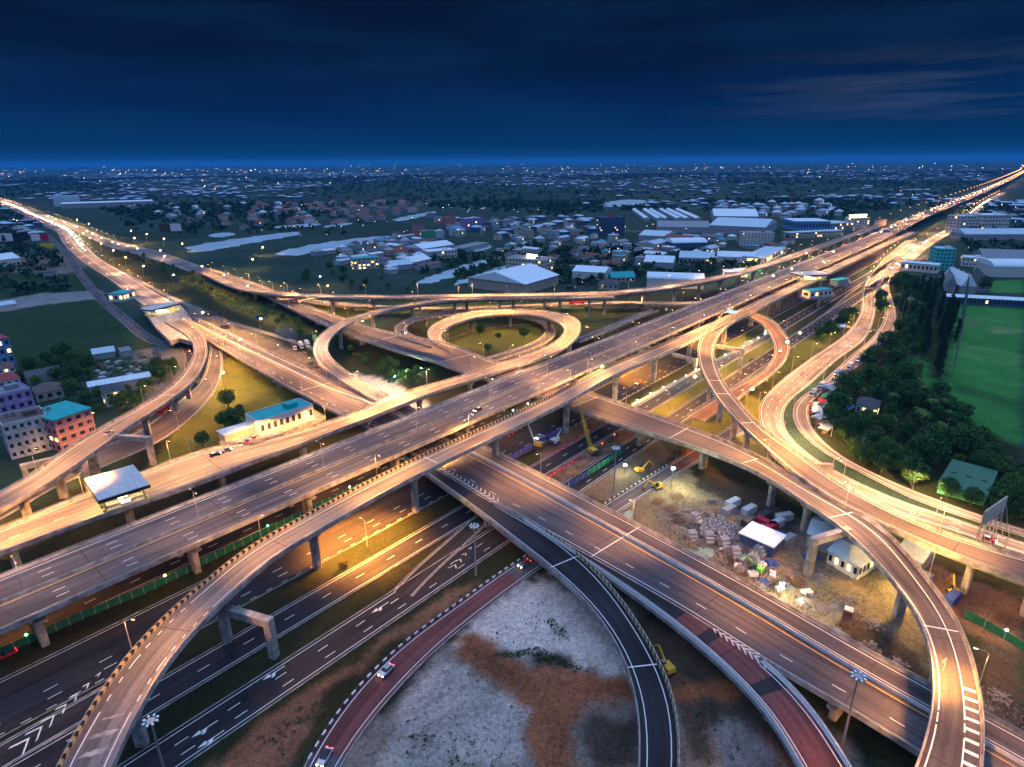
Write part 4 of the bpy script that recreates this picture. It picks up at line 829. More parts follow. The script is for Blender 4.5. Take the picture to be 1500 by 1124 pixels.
B('long pale shed below the two white offices', 'warehouse', (1412, 352), (1520, 352), 36, 9, 'wall_grey', 'roof_pale', 0, 0, 'gable', 'warehouse')
B('pale factory with ridged roof at the right edge', 'factory', (1438, 390), (1540, 394), 40, 10, 'wall_grey', 'roof_grey', 0, 0, 'gable', 'factory')
B('big white arched factory roof at the right edge', 'factory', (1452, 406), (1560, 408), 36, 11, 'wall_white', 'roof_white', 0, 0, 'arch', 'factory')
B('small white office left of the arched factory', 'office block', (1408, 390), (1440, 392), 22, 10, 'wall_white', 'roof_white', 2, 6, 'flat', 'office_block', lit=.2)
B('white roofed hall left of the round tree', 'hall', (1385, 428), (1398, 429), 46, 7, 'wall_grey', 'roof_grey', 0, 0, 'cross', 'hall')
B('bright white roofed hall between grey halls', 'hall', (1405, 430), (1428, 431), 52, 7, 'wall_grey', 'roof_white', 0, 0, 'cross', 'hall')
B('dark grey hall next to the bright white hall', 'hall', (1430, 428), (1444, 429), 50, 6, 'wall_grey', 'roof_dark', 0, 0, 'cross', 'hall')
B('long white roofed grandstand at the top of the green field', 'grandstand', (1385, 445), (1560, 455), 14, 6, 'wall_navy', 'roof_white', 1, 30, 'slab', 'grandstand', lit=.03)
B('dark roofed house with a lit front among the trees at right', 'house', (1252, 606), (1284, 612), 12, 5, 'wall_cream', 'roof_dark', 1, 4, 'hip', 'house', lit=.8)
B('green sheet roof among trees at the right', 'shed', (1372, 722), (1440, 742), 26, 4, 'wall_green', 'roof_green', 0, 0, 'slab', 'shed')
B('purple roofed pavilion beside the tree row at right', 'pavilion', (1325, 452), (1350, 453), 16, 5, 'wall_tan', 'roof_brown', 0, 0, 'hip', 'pavilion')
B('blue tarpaulin hut at the right edge', 'hut', (1478, 728), (1500, 736), 8, 3, 'wall_grey', 'tarp_blue', 0, 0, 'slab', 'hut')
# sheds of the construction yard
B('long white roofed site shed in the middle of the construction yard', 'site shed', (1082, 797), (1130, 818), 9, 4, 'wall_navy', 'roof_white', 0, 0, 'slab', 'site_shed')
B('pinkish roofed site shed beside the straddle beam', 'site shed', (1180, 800), (1218, 812), 12, 5, 'wall_grey', 'roof_pale', 0, 0, 'gable', 'site_shed')
B('white site office with blue-grey roof lit by a floodlight', 'site office', (1210, 826), (1255, 850), 11, 5, 'wall_white', 'roof_pale', 1, 5, 'gable', 'site_office', lit=.3)
B('long pink and white site roof right of the dark ramp', 'site shed', (1310, 826), (1346, 842), 10, 4.5, 'wall_grey', 'roof_white', 0, 0, 'gable', 'site_shed')
# ------------------------------------------------------------------ houses of the plain: one mesh each, too small for parts
def house_mesh(kind, roofm, wallm):
    mb = MB(); w_, d_, h_ = {0: (11, 9, 5.5), 1: (9, 12, 6.5), 2: (22, 11, 5), 3: (14, 10, 9), 4: (34, 20, 8)}[kind]
    mb.box(0, 0, h_ / 2, w_, d_, h_, 0); W2, D2 = w_ / 2 + .7, d_ / 2 + .7; rh = min(w_, d_) * .32; q = max(0, W2 - D2)
    if kind == 3: mb.box(0, 0, h_ + .3, w_ + .6, d_ + .6, .5, 1); mb.box(2, 1, h_ + 1.4, 3, 3, 1.8, 1)
    elif kind in (2, 4): rh *= .5; mb.add([(-W2, -D2, h_), (W2, -D2, h_), (-W2, D2, h_), (W2, D2, h_), (-W2, 0, h_ + rh), (W2, 0, h_ + rh)], [(0, 1, 5, 4), (4, 5, 3, 2), (0, 4, 2), (1, 3, 5), (0, 2, 3, 1)], 1)
    else: mb.add([(-W2, -D2, h_), (W2, -D2, h_), (W2, D2, h_), (-W2, D2, h_), (-q, 0, h_ + rh), (q, 0, h_ + rh)], [(0, 1, 5, 4), (1, 2, 5), (2, 3, 4, 5), (3, 0, 4), (0, 3, 2, 1)], 1)
    if kind == 1: mb.box(-5, -3, 2, 4, 5, 4, 0); mb.box(-5, -3, 4.2, 5, 6, .4, 1)
    for k in range(3 if w_ < 20 else 6):
        for s_ in (-1, 1):
            x = (k + .5) / (3 if w_ < 20 else 6) * w_ - w_ / 2
            mb.box(x, s_ * (d_ / 2 + .02), 1.7, 1.3, .1, 1.5, 2)
            if h_ > 6: mb.box(x, s_ * (d_ / 2 + .02), 4.9, 1.3, .1, 1.4, 2 if (k + s_) % 4 else 3)
    me_ = bpy.data.meshes.new('house'); me_.from_pydata(mb.v, [], mb.f)
    for m_ in (wallm, roofm, 'window_dark', 'window_lit'): me_.materials.append(M(m_))
    me_.polygons.foreach_set('material_index', mb.m); me_.update(); return me_
HM = {(k, r_): house_mesh(k, r_, 'wall_mixed') for k in range(5) for r_ in ('roof_mixed', 'roof_estate', 'roof_red')}
nh = [0]; STUFFH = []
def houses(s_, n, gap, kinds, roofm, label, group, seed, cat='house', smin=.8, smax=1.25, name='house', align=None, m=4.):
    for x, y in scatter(s_, n, gap, seed, m):
        k = random.choice(kinds); sc_ = random.uniform(smin, smax); rz = (align if align is not None else random.choice((.87, 2.44))) + random.choice((0, math.pi / 2)) * (align is not None) + random.uniform(-.06, .06)
        o = bpy.data.objects.new(name, HM[(k, roofm)]); o.location = (x, y, 0); o.rotation_euler = (0, 0, rz); o.scale = (sc_, sc_, sc_ * random.uniform(.85, 1.2)); link(o); tag(o, label, cat, group); nh[0] += 1; BLK.append((x, y, 8 * sc_))
houses('500 360,600 345,660 372,600 400,560 402,500 392,460 372', 46, 15, (0, 1, 2, 0), 'roof_mixed', 'small house with a coloured roof in the canal town left of centre', 'houses of the canal town', 3)
houses('690 360,870 348,930 362,960 392,900 398,760 385,700 372', 40, 19, (0, 1, 3, 2), 'roof_mixed', 'house or low block in the quarter below the dark blue hotel', 'houses below the hotel', 4)
houses('640 325,770 325,900 345,880 352,700 352,640 345', 38, 26, (0, 1, 3, 3), 'roof_mixed', 'house or small block in the central town before the pond', 'houses of the central town', 5)
houses('930 358,1060 350,1160 355,1150 372,1040 385,960 388', 30, 24, (2, 0, 2, 4), 'roof_mixed', 'low pale shed or house between the shopping hall and the flyover', 'sheds before the shopping hall', 6, 'shed')
houses('1060 303,1200 300,1235 316,1130 322,1040 316', 42, 42, (0, 0, 1), 'roof_estate', 'pale roofed estate house right of the market halls', 'pale roofed estate houses', 7, smin=1.3, smax=1.9)
houses('170 300,400 300,470 318,360 340,230 325', 40, 40, (0, 1, 0), 'roof_mixed', 'small house in the district beyond the left highway', 'houses beyond the left highway', 8, smin=1.1, smax=1.6)
houses('380 302,640 296,640 318,430 335,360 322', 56, 36, (0, 0, 2), 'roof_red', 'house with a dull red roof in the far terrace estate', 'dull red terrace houses', 9, smin=1.3, smax=1.8)
grove('1195 500,1320 410,1372 420,1340 560,1500 700,1500 795,1430 742,1330 715,1255 668,1215 640,1205 610,1240 575,1250 545', 118, 7.2, ('dark', 'dark', 'mid'), 'leafy green tree in the dense belt beside the outer road at right', 'trees of the right belt', .85, 1.4, 21, 3)
grove('1240 690,1330 725,1430 757,1500 775,1500 690,1380 640', 34, 6.0, ('mid', 'dark'), 'bushy tree at the road edge of the right belt', 'bushes at the road edge', .65, 1.0, 22, 3)
grove('1335 415,1375 425,1400 470,1402 560,1370 575,1350 520,1340 450', 34, 5.5, ('column',), 'tall dark column-shaped tree in the row beside the green field', 'tall dark tree row', .8, 1.05, 23, 3)
grove('1300 590,1360 590,1400 640,1350 660,1310 640', 9, 7, ('palm',), 'palm tree rising out of the right tree belt', 'palms in the tree belt', .9, 1.1, 24, 2)
grove('25 545,100 520,150 535,130 560,110 580,40 565', 22, 8, ('dark', 'mid'), 'dark leafy tree between the field and the houses at left', 'trees by the left field', .8, 1.2, 25, 3)
grove('140 580,200 575,225 540,260 530,268 545,220 570,200 600,150 612,120 600', 17, 7.5, ('dark', 'mid'), 'dark leafy tree beside the junkyard and left ramp', 'trees by the junkyard', .7, 1.1, 26, 3)
for u, v, s_ in ((335, 598, 1.), (345, 632, 1.15), (330, 627, 1.05), (298, 655, .8), (405, 622, .5), (352, 606, .5)): place_tree('dark', at(u, v), 'round dark tree standing on the bright green slope between ramps', 'trees on the lit green slope', s_)
for u, v, s_ in ((768, 497, 1.2), (703, 492, .8), (730, 497, .55), (715, 517, .75), (668, 478, .5), (665, 462, .6)): place_tree('dark', at(u, v), 'round tree on the lawn inside the ring ramp', 'trees inside the ring', s_)
grove('180 360,280 395,380 430,440 455,540 485,560 540,500 520,470 490,440 505,360 450,250 405,180 375', 60, 9.5, ('olive', 'mid'), 'olive shrub-like tree on the strip between the two left highways', 'shrubs between the left highways', .6, 1.1, 27, 3)
grove('505 505,560 510,620 545,610 560,570 548,520 530', 16, 4.5, ('olive', 'mid'), 'olive bush beside the arc ramp under its lamps', 'bushes beside the arc ramp', .6, .95, 28, 2)
grove('470 395,560 405,640 418,690 425,640 430,500 425,400 405', 16, 12, ('mid', 'dark'), 'tree on the bank behind the long flyover', 'trees behind the long flyover', .7, 1.1, 29, 3)
grove('600 420,640 398,720 372,780 358,800 366,740 390,690 412,640 426', 16, 12, ('dark',), 'tree along the pond bank in the middle distance', 'trees on the pond banks', .8, 1.2, 30, 3)
grove('870 395,960 400,1050 380,1100 385,1060 400,940 418,870 420', 12, 14, ('dark', 'mid'), 'tree among the warehouses beyond the flyover', 'trees among the warehouses', .8, 1.2, 31, 3)
for u, v, s_ in ((500, 833, .45), (508, 828, .35)): place_tree('olive', at(u, v), 'low bush on the lit grass strip by the orange road', 'bushes on the grass strip', s_)
place_tree('dark', at(1440, 428), 'large round tree beside the bright white hall', None, 1.5)
# ------------------------------------------------------------------ the far plain: woods and roofs beyond counting
def mass(name, label, mats_, seed, polys, n, build, clump=0):
    r = np.random.default_rng(seed); mb = MB()
    for s_, k in polys:
        P_ = px(s_, 0); lo, hi = P_[:, :2].min(0), P_[:, :2].max(0); c = 0
        while c < k:
            x, y = r.uniform(lo, hi)
            if pip(P_, np.array([x]), np.array([y]))[0]:
                c += 1
                if clump and math.hypot(x, y) > 900 and (math.sin(x / 390 + 1.3 * math.sin(y / 610)) + math.sin(y / 520 + 1.7 * math.sin(x / 330)) + .6 * math.sin(x / 140 + y / 170)) * clump < r.uniform(-.9, .6): continue
                if clear(x, y, 6): build(mb, r, x, y)
    o = mb.build(name, mats_); tag(o, label, name.replace('_', ' '), kind='stuff'); return o
def blob(mb, r, x, y, s_=1.):
    """a ragged low crown of leaf clumps"""
    dist = math.hypot(x, y); R_ = r.uniform(4, 8) * s_ * (1 + dist / 5000); n = 14 if dist < 2200 else 8; sz = R_ * .42
    for k in range(n):
        d_ = r.normal(size=3); d_ /= np.linalg.norm(d_); d_[2] = abs(d_[2]); p = Vector((x, y, 1.5)) + Vector(d_) * R_ * r.uniform(.5, 1); u = Vector(r.normal(size=3)).normalized() * sz; v = u.cross(Vector(d_)); v = v.normalized() * sz * r.uniform(.5, .9)
        mb.add([p - u, p - v, p + u, p + v], [(0, 1, 2, 3)], 0)
far_w = [('-20 262,1480 252,1380 296,860 296,-20 300', 6500), ('140 300,880 296,900 330,640 345,420 350,200 345', 2100), ('640 350,1160 350,1100 400,860 420,620 400', 650), ('860 296,1380 292,1240 322,960 318', 700), ('1360 300,1640 300,1640 390,1420 370', 700), ('0 300,100 345,120 425,0 440,-60 400', 300), ('-20 247,1500 240,1480 252,-20 262', 1500)]
mass('woodland', 'dark scattered tree cover running to the horizon', ['leaf_blue'], 5, far_w, 0, blob, -1)
def roofs(mb, r, x, y):
    d = math.hypot(x, y); k = 1 + d / 4500; w_, dd, h_ = r.uniform(9, 22) * k, r.uniform(8, 14) * k, r.uniform(4, 9); a = r.choice((.87, 2.44)) + r.normal() * .08; m_ = int(r.choice((0, 0, 1, 1, 2, 3)))
    mb.box(x, y, h_ / 2, w_, dd, h_, 4, a); mb.box(x, y, h_ + 1.2, w_ + 1, dd + 1, 2.4, m_, a, top=.45)
mass('distant_roofs', 'countless small roofs of the far suburbs under the horizon', ['roof_far', 'roof_grey', 'roof_brown', 'roof_pale', 'wall_navy'], 6, [('-20 256,1480 249,1380 292,860 292,-20 296', 2600), ('-20 247,1500 241,1480 249,-20 256', 1300), ('640 322,900 318,900 345,700 350', 60), ('1380 296,1640 296,1640 335,1500 335', 160), ('0 300,60 330,60 352,0 345', 60), ('40 280,480 272,480 290,60 296', 160), ('820 300,1380 285,1380 300,900 306', 120)], 0, roofs, 1)
mat('tiny_warm', (1, .7, .4), .3, 0, em=(1, .62, .28), es=11); mat('tiny_cool', (.8, .95, 1), .3, 0, em=(.75, .95, 1), es=9)
def tiny(mb, r, x, y):
    d = math.hypot(x, y); s_ = max(.5, d / 2200) * r.uniform(.4, 1.); z = r.uniform(4, 9); mb.box(x, y, z, s_, s_, s_, int(r.random() < .35)); mb.box(x, y, z / 2, .15, .15, z, 2)
mass('distant_lights', 'lights of the far suburbs under the horizon', ['tiny_warm', 'tiny_cool', 'steel_dark'], 8, [('-20 250,1480 243,1400 290,860 292,-20 290', 460), ('-20 244,480 241,480 250,-20 252', 130), ('480 242,1480 239,1480 246,480 248', 60), ('200 300,900 296,900 350,500 380', 100), ('880 330,1180 330,1100 400,900 400', 60), ('1380 300,1640 300,1640 380,1400 372', 50)], 0, tiny, 1)

def thicket(mb, r, x, y):
    h_ = r.uniform(1.2, 3.2)
    for k in range(26):
        d_ = r.normal(size=3); d_ /= np.linalg.norm(d_); p = Vector((x + d_[0] * h_ * 1.2, y + d_[1] * h_ * 1.2, abs(d_[2]) * h_)); u = Vector(r.normal(size=3)).normalized() * .42; v = u.cross(Vector(r.normal(size=3))).normalized() * .34
        mb.add([p - u, p - v, p + u, p + v], [(0, 1, 2, 3)], int(r.random() < .3))
mass('undergrowth', 'tangled dark undergrowth filling the ground between the trees', ['leaf_dark', 'leaf_mid'], 11, [('1195 500,1320 410,1372 420,1345 560,1420 620,1500 680,1500 795,1430 750,1330 722,1255 680,1205 640,1200 610,1240 575,1250 545', 1500), ('20 540,110 515,235 520,265 545,225 570,200 600,100 610,0 600', 420), ('180 362,280 397,380 430,440 455,540 485,600 545,560 530,470 490,330 450,250 405', 520), ('505 505,560 510,620 545,610 565,560 545', 150), ('-120 420,100 400,130 420,60 430', 60)], 0, thicket)
def weeds(mb, r, x, y):
    s_ = r.uniform(.15, .5)
    for k in range(5):
        p = Vector((x + r.normal() * s_, y + r.normal() * s_, .15)); u = Vector((r.normal(), r.normal(), .2)).normalized() * .22; v = Vector((0, 0, 1)) * r.uniform(.15, .45); mb.add([p - u, p + u, p + u + v, p - u + v], [(0, 1, 2, 3)], 0)
def stones(mb, r, x, y):
    s_ = r.uniform(.12, .45); mb.box(x, y, s_ * .3, s_, s_ * r.uniform(.5, 1), s_ * .8, int(r.random() < .5), r.uniform(0, 3), top=.6)
dz = [('500 1110,600 990,700 900,800 842,870 905,940 1000,950 1124,700 1124', 1), ('960 900,1080 960,1190 1100,1030 1124', 150)]
mass('weed_tufts', 'dark weed tufts dotted over the bare earth inside the ramps', ['leaf_dark'], 12, dz + [('720 960,790 950,860 985,830 980,770 965', 110), ('800 905,870 935,880 950,810 930', 60), ('480 1110,560 1020,610 985,625 1000,560 1060,530 1124', 160), ('820 870,880 890,880 930,840 910', 60), ('590 1080,700 1070,740 1124,600 1124', 40), ('380 1080,560 950,690 870,640 905,480 1020,430 1120', 60), ('960 740,1150 850,1350 960,1400 1000,1250 960,1000 800', 120)], 0, weeds)
mass('loose_stones', 'loose stones and clods on the bare earth', ['concrete_dark', 'soil_brown'], 13, [('500 1110,600 990,700 900,800 842,870 905,940 1000,950 1124,700 1124', 600)] + [('960 720,1150 760,1290 850,1350 960,1200 900,1000 800', 1500), ('1180 940,1340 980,1440 1000,1500 1040,1500 1080,1400 1020', 500), ('790 690,960 640,880 700,840 720', 300)], 0, stones)
#SECTION_THINGS
# ================================================================== STREET LAMPS
def lamp_proto(name, h, arm, head, warm=True, double=False):
    root = empty(name); mb = MB(); mb.tube((0, 0, -.1), (0, 0, h), .13, .07, 6, cap=False); mb.tube((0, 0, -.1), (0, 0, .5), .22, .2, 6); mb.build('pole', 'steel', root)
    for sg in ((1, -1) if double else (1,)):
        a = MB(); a.tube((0, 0, h - .1), (sg * arm * .5, 0, h + .35), .05, .045, 5); a.tube((sg * arm * .5, 0, h + .35), (sg * arm, 0, h + .45), .045, .04, 5); ar = a.build('arm', 'steel', root)
        hm = MB(); hm.box(sg * (arm + .35), 0, h + .47, .95, .34, .16, top=.7); hd = hm.build('lamp_head', 'steel', ar)
        g_ = MB(); g_.box(sg * (arm + .35), 0, h + .36, .8, .28, .06); g_.build('lamp_glass', 'lamp_glass_warm' if warm else 'lamp_glass_cool', ar)
    return root
LP = lamp_proto('street_lamp', 9.5, 2.0, 1); LPD = lamp_proto('street_lamp', 10.5, 1.8, 1, double=True)
LIGHTS = {}
rl_ = random.Random(9)
def lightdata(col_, power, spot=150):
    if spot: power *= rl_.choice((.16, .35, .75, 1.4)); col_ = tuple(a * b for a, b in zip(col_, rl_.choice(((1, 1, 1), (1, 1.12, 1.3), (1, .92, .8)))))
    k = (col_, power, spot)
    if k not in LIGHTS:
        l = bpy.data.lights.new('lamp_light', 'SPOT' if spot else 'POINT'); l.energy = power; l.color = col_; l.shadow_soft_size = .35
        if spot: l.spot_size = R(spot); l.spot_blend = .55
        l.use_nodes = True; t = l.node_tree; em = t.nodes['Emission']
        # street luminaires throw more light sideways than straight down
        if spot: tcn = nd(t, 'ShaderNodeTexCoord'); sp_ = nd(t, 'ShaderNodeSeparateXYZ'); t.links.new(tcn.outputs['Normal'], sp_.inputs[0]); ab = nd(t, 'ShaderNodeMath', operation='ABSOLUTE'); t.links.new(sp_.outputs[2], ab.inputs[0]); pw_ = nd(t, 'ShaderNodeMath', operation='POWER'); t.links.new(ab.outputs[0], pw_.inputs[0]); pw_.inputs[1].default_value = -2.4; mn = nd(t, 'ShaderNodeMath', operation='MINIMUM'); t.links.new(pw_.outputs[0], mn.inputs[0]); mn.inputs[1].default_value = 6.5; ml = nd(t, 'ShaderNodeMath', operation='MULTIPLY'); t.links.new(mn.outputs[0], ml.inputs[0]); ml.inputs[1].default_value = .5; t.links.new(ml.outputs[0], em.inputs['Strength'])
        LIGHTS[k] = l
    return LIGHTS[k]
SOD = (1., .44, .10); PINK = (1., .55, .27); WHT = (.85, .95, 1.)
lamp_n = [0, 0]
def put_lamp(p, ang, label, col_=SOD, power=9000, proto=None, group='street lamps along the roads', lit=True, h=None, spot=150):
    pr = proto or LP; k = 0 if pr is LP else 1
    o = pr if lamp_n[k] == 0 else copy_tree(pr); lamp_n[k] += 1
    o.location = p; o.rotation_euler = (0, 0, ang); tag(o, label, 'street lamp', group)
    if lit:
        for ch in o.children:
            if ch.name.startswith('arm'):
                gl = [q for q in ch.children if q.name.startswith('lamp_glass')][0]; x = sum(v.co.x for v in gl.data.vertices) / len(gl.data.vertices); z = gl.data.vertices[0].co.z
                l = bpy.data.objects.new('lamp_light', lightdata(col_, power, spot)); l.location = (x, 0, z - .25); link(l, gl)
    return o
def lamps(path, side, step, where, start=8., end=None, frm='left end', **k):
    end = path.L - 5 if end is None else end
    for i, q in enumerate(np.arange(start, end, step)):
        o = 0 if side == 'C' else (path.wd(q) / 2 - .15) * (1 if side == 'L' else -1)
        a = path.ang(q); p = path.pt(q, o)
        if p.z < .5: p.z = 0; p += Vector((math.cos(a + math.pi / 2), math.sin(a + math.pi / 2), 0)) * (.8 if side == 'L' else -.8)
        ang = a + (math.pi / 2 if side == 'C' else (-math.pi / 2 if side == 'L' else math.pi / 2))
        put_lamp(p, ang, f'{nth(i)} street lamp from the {frm} of {where}', **k)
def LM(p, sd, st, wh, s0, e, c, pw, g, frm='left end', **k): lamps(p, sd, st, wh, start=s0, end=e, frm=frm, col_=c, power=pw, group=g, **k)
LM(A, 'C', 46, 'the wide highway median', 20, 1000, PINK, 4200, 'lamps on the highway median', proto=LPD)
LM(R1, 'L', 44, 'the ramp on tall piers', 30, None, SOD, 19000, 'lamps on the curved ramp', 'bottom')
LM(R2, 'L', 30, 'the toll canopy ramp', 6, None, SOD, 30000, 'lamps on the toll ramp')
LM(Bp, 'L', 44, 'the broad highway far parapet', 60, None, (1., .46, .24), 8000, 'lamps on the broad highway', 'upper left end')
LM(Bp, 'R', 62, 'the broad highway near parapet', 80, 330, PINK, 7000, 'lamps on the broad highway near side', 'upper left end')
LM(N1, 'L', 36, 'the long road curling round the yard', 20, None, (1., .47, .24), 12500, 'lamps on the curling road', 'upper left end')
LM(Dp, 'L', 34, 'the high ramp at right', 30, None, SOD, 30000, 'lamps on the high right ramp', 'upper end')
LM(D2, 'L', 36, 'the red loop ramp', 10, None, SOD, 17000, 'lamps on the red loop', 'upper end')
LM(R3, 'R', 38, 'the high arc round the loops', 10, None, PINK, 16000, 'lamps on the high arc', 'right end')
LM(R4, 'L', 45, 'the long flyover behind the loops', 10, 1000, PINK, 17000, 'lamps on the long flyover')
LM(R5, 'L', 44, 'the low flyover behind the loops', 20, None, PINK, 15000, 'lamps on the low flyover')
LM(H1, 'R', 34, 'the curving left ramp', 10, None, SOD, 15000, 'lamps on the left ramp', 'upper end')
LM(H2, 'L', 44, 'the ground road inside the left ramp', 30, None, PINK, 10000, 'lamps on the left ground road', 'upper end')
LM(Er, 'R', 36, 'the broad pale road at right', 20, None, PINK, 21000, 'lamps on the pale road', 'far end')
LM(Fr, 'R', 48, 'the outer road at the tree belt', 60, None, PINK, 9000, 'lamps on the outer road', 'far end')
LM(N0, 'L', 44, 'the right branch of the far left highway', 60, 900, PINK, 22000, 'lamps on the right branch')
LM(S5, 'R', 80, 'the frontage road at the upper right', 20, 1400, SOD, 20000, 'lamps on the frontage road')
for i, q in enumerate(np.arange(max(0, M0.L - 1800), M0.L - 60, 52)):
    put_lamp(M0.pt(q, M0.wd(q) / 2, 0), M0.ang(q) - math.pi / 2, f'{nth(i)} street lamp counted along the busy left highway', PINK, 36000, None, 'lamps on the busy left highway')
for i, (u, v) in enumerate(((538, 800), (1045, 545), (655, 700), (935, 548), (980, 600), (1035, 500), (1090, 505))):
    put_lamp(at(u, v, 0), 2.4, ['lamp pooling orange light on the four-lane ground road', 'lamp lighting the yellow grass between the ground roads', 'lamp under the broad highway by the grass strip', 'lamp beside the light streaked ground road', 'lamp beside the green puddle under the curling road', 'lamp under the single ramp near the straddle beam', 'lamp inside the red loop'][i], (1, .36, .04), (110000, 90000)[i] if i in (0, 1) else 36000, None, 'lamps at the ground roads')
#SECTION_MORE
# ------------------------------------------------------------------ lit lamps between the left highways, globes widened to imitate their halo
mat('globe_warm', (1, .7, .3), .3, 0, em=(1, .55, .16), es=38)
def globe_lamp():
    root = empty('street_lamp'); mb = MB(); mb.tube((0, 0, -.2), (0, 0, 11), .14, .08); mb.build('pole', 'steel', root)
    a = MB(); a.tube((0, 0, 11), (1.6, 0, 11.5), .06, .05); ar = a.build('arm', 'steel', root)
    g_ = MB(); k = 8
    for j in range(4):
        for i in range(k):
            t0, t1 = math.pi * j / 4, math.pi * (j + 1) / 4; q = []
            for t_, i_ in ((t0, i), (t0, i + 1), (t1, i + 1), (t1, i)): q.append((1.8 + .75 * math.sin(t_) * math.cos(2 * math.pi * i_ / k), .75 * math.sin(t_) * math.sin(2 * math.pi * i_ / k), 11.3 + .6 * math.cos(t_)))
            g_.add(q, [(0, 1, 2, 3)])
    g_.build('lamp_halo_globe', 'globe_warm', ar); return root
GL = globe_lamp()
for i, (u, v) in enumerate(((113, 322), (130, 328), (122, 342), (132, 349), (148, 357), (166, 367), (184, 377), (210, 390), (254, 403), (192, 338), (197, 349), (215, 343), (240, 350), (235, 367), (267, 357), (296, 390), (328, 403), (370, 380), (385, 362), (469, 405), (480, 419), (363, 419), (445, 438), (382, 467), (297, 458), (352, 497), (327, 546), (531, 470), (4, 300), (1181, 371), (1207, 384), (1221, 369), (1160, 394), (1133, 404), (882, 537), (1153, 501), (1102, 570), (1018, 552), (244, 440), (1172, 488))):
    o = GL if i == 0 else copy_tree(GL); hz = 22 if (u, v) == (1018, 552) else 11; z0 = 12.5 if u in (1181, 1207, 1221, 1160, 1133, 882) else (9 if u == 1153 else 0); p = at(u, v, z0 + 11.3)
    o.location = (p.x - 1.8, p.y, z0); tag(o, f'{nth(i)} lamp with a halo globe counted from the busy left highway rightwards', 'street lamp', 'lit globe lamps')
    l = bpy.data.objects.new('lamp_light', lightdata((1, .52, .16), 15000, 165)); l.location = (1.8, 0, 10.7); link(l, o)
# ------------------------------------------------------------------ high masts with a ring of floodlights
def mast(u, v, vt, label, hh=None):
    h_ = hh or height(u, v, vt); b_ = at(u, v, 0); root = empty('high_mast', b_); mb = MB(); mb.tube((0, 0, -.2), (0, 0, h_), .32, .14, 8); mb.build('pole', 'steel', root)
    ring = MB(); ring.tube((0, 0, h_ - .5), (0, 0, h_ - .1), .8, .8, 10); rg = ring.build('ring_frame', 'steel', root)
    for k in range(8):
        a = k * math.pi / 4; c = (math.cos(a) * 1.25, math.sin(a) * 1.25, h_ - .2); m_ = MB(); m_.box(*c, .6, .42, .3, 0, a); m_.box(c[0] * .8, c[1] * .8, h_ - .3, .9, .1, .1, 0, a); m_.box(c[0], c[1], h_ - .0, .45, .3, .06, 1, a); m_.build('floodlight', ['steel', 'lamp_glass_cool'], rg)
    tag(root, label, 'high mast light', 'high masts'); return root
mast(246, 1148, 1055, 'high mast with a ring of pale floodlights at the bottom left'); mast(697, 843, 770, 'high mast with a ring of floodlights beside the slip lane at lower centre')
mast(897, 749, 656, 'high mast standing beside the red surfaced ground ramp right of centre'); mast(1234, 1090, 990, 'high mast rising behind the broad highway at lower right')
# ------------------------------------------------------------------ straddle beams
def portal(u0, v0, z0, u1, v1, label, wd=2., dp=2.2, vt=None):
    """beam from under a ramp (pixel at height z0) to a leg that stands at ground pixel u1, v1"""
    zt = height(u1, v1, vt) if vt else z0; b_ = at(u1, v1, 0); a = at(u0, v0, zt - dp / 2); root = empty('straddle_beam', b_); d = a - Vector((b_.x, b_.y, a.z)); an = math.atan2(d.y, d.x); L = d.length
    m_ = MB(); m_.box(L / 2 * math.cos(an) - 0, L / 2 * math.sin(an), zt - dp / 2, L + wd, wd, dp, 0, an); m_.build('cross_beam', 'concrete', root)
    m_ = MB(); m_.box(0, 0, (zt - dp) / 2 - .1, wd * .98, wd * .98, zt - dp + .2, 0, an); m_.build('leg', 'concrete_dark' if u1 == 1183 else 'concrete', root); tag(root, label, 'straddle beam', 'straddle beams')
portal(330, 893, 15, 402, 962, 'concrete straddle beam over the ground lane at lower left', vt=906)
portal(172, 640, 10, 225, 680, 'straddle beam beside the curving left ramp with a stained round leg', vt=640); portal(104, 686, 10, 132, 722, 'short straddle beam between the left ramp and toll canopy', vt=692); portal(85, 672, 10, 42, 708, 'short straddle beam on the far side of the left ramp', vt=680)
portal(1240, 778, 11.5, 1183, 842, 'dark stained straddle beam over the construction yard', vt=788); portal(1040, 506, 13, 1083, 546, 'straddle beam crossing the barrier lamps under the high right ramp', vt=511)
portal(1170, 680, 12, 1211, 712, 'straddle beam end sticking out beside the high right ramp', vt=680); portal(987, 520, 14, 1018, 538, 'straddle beam under the single ramp near centre right', vt=525)
portal(1262, 762, 11.5, 1290, 800, 'straddle beam where the two right ramps part', vt=772)
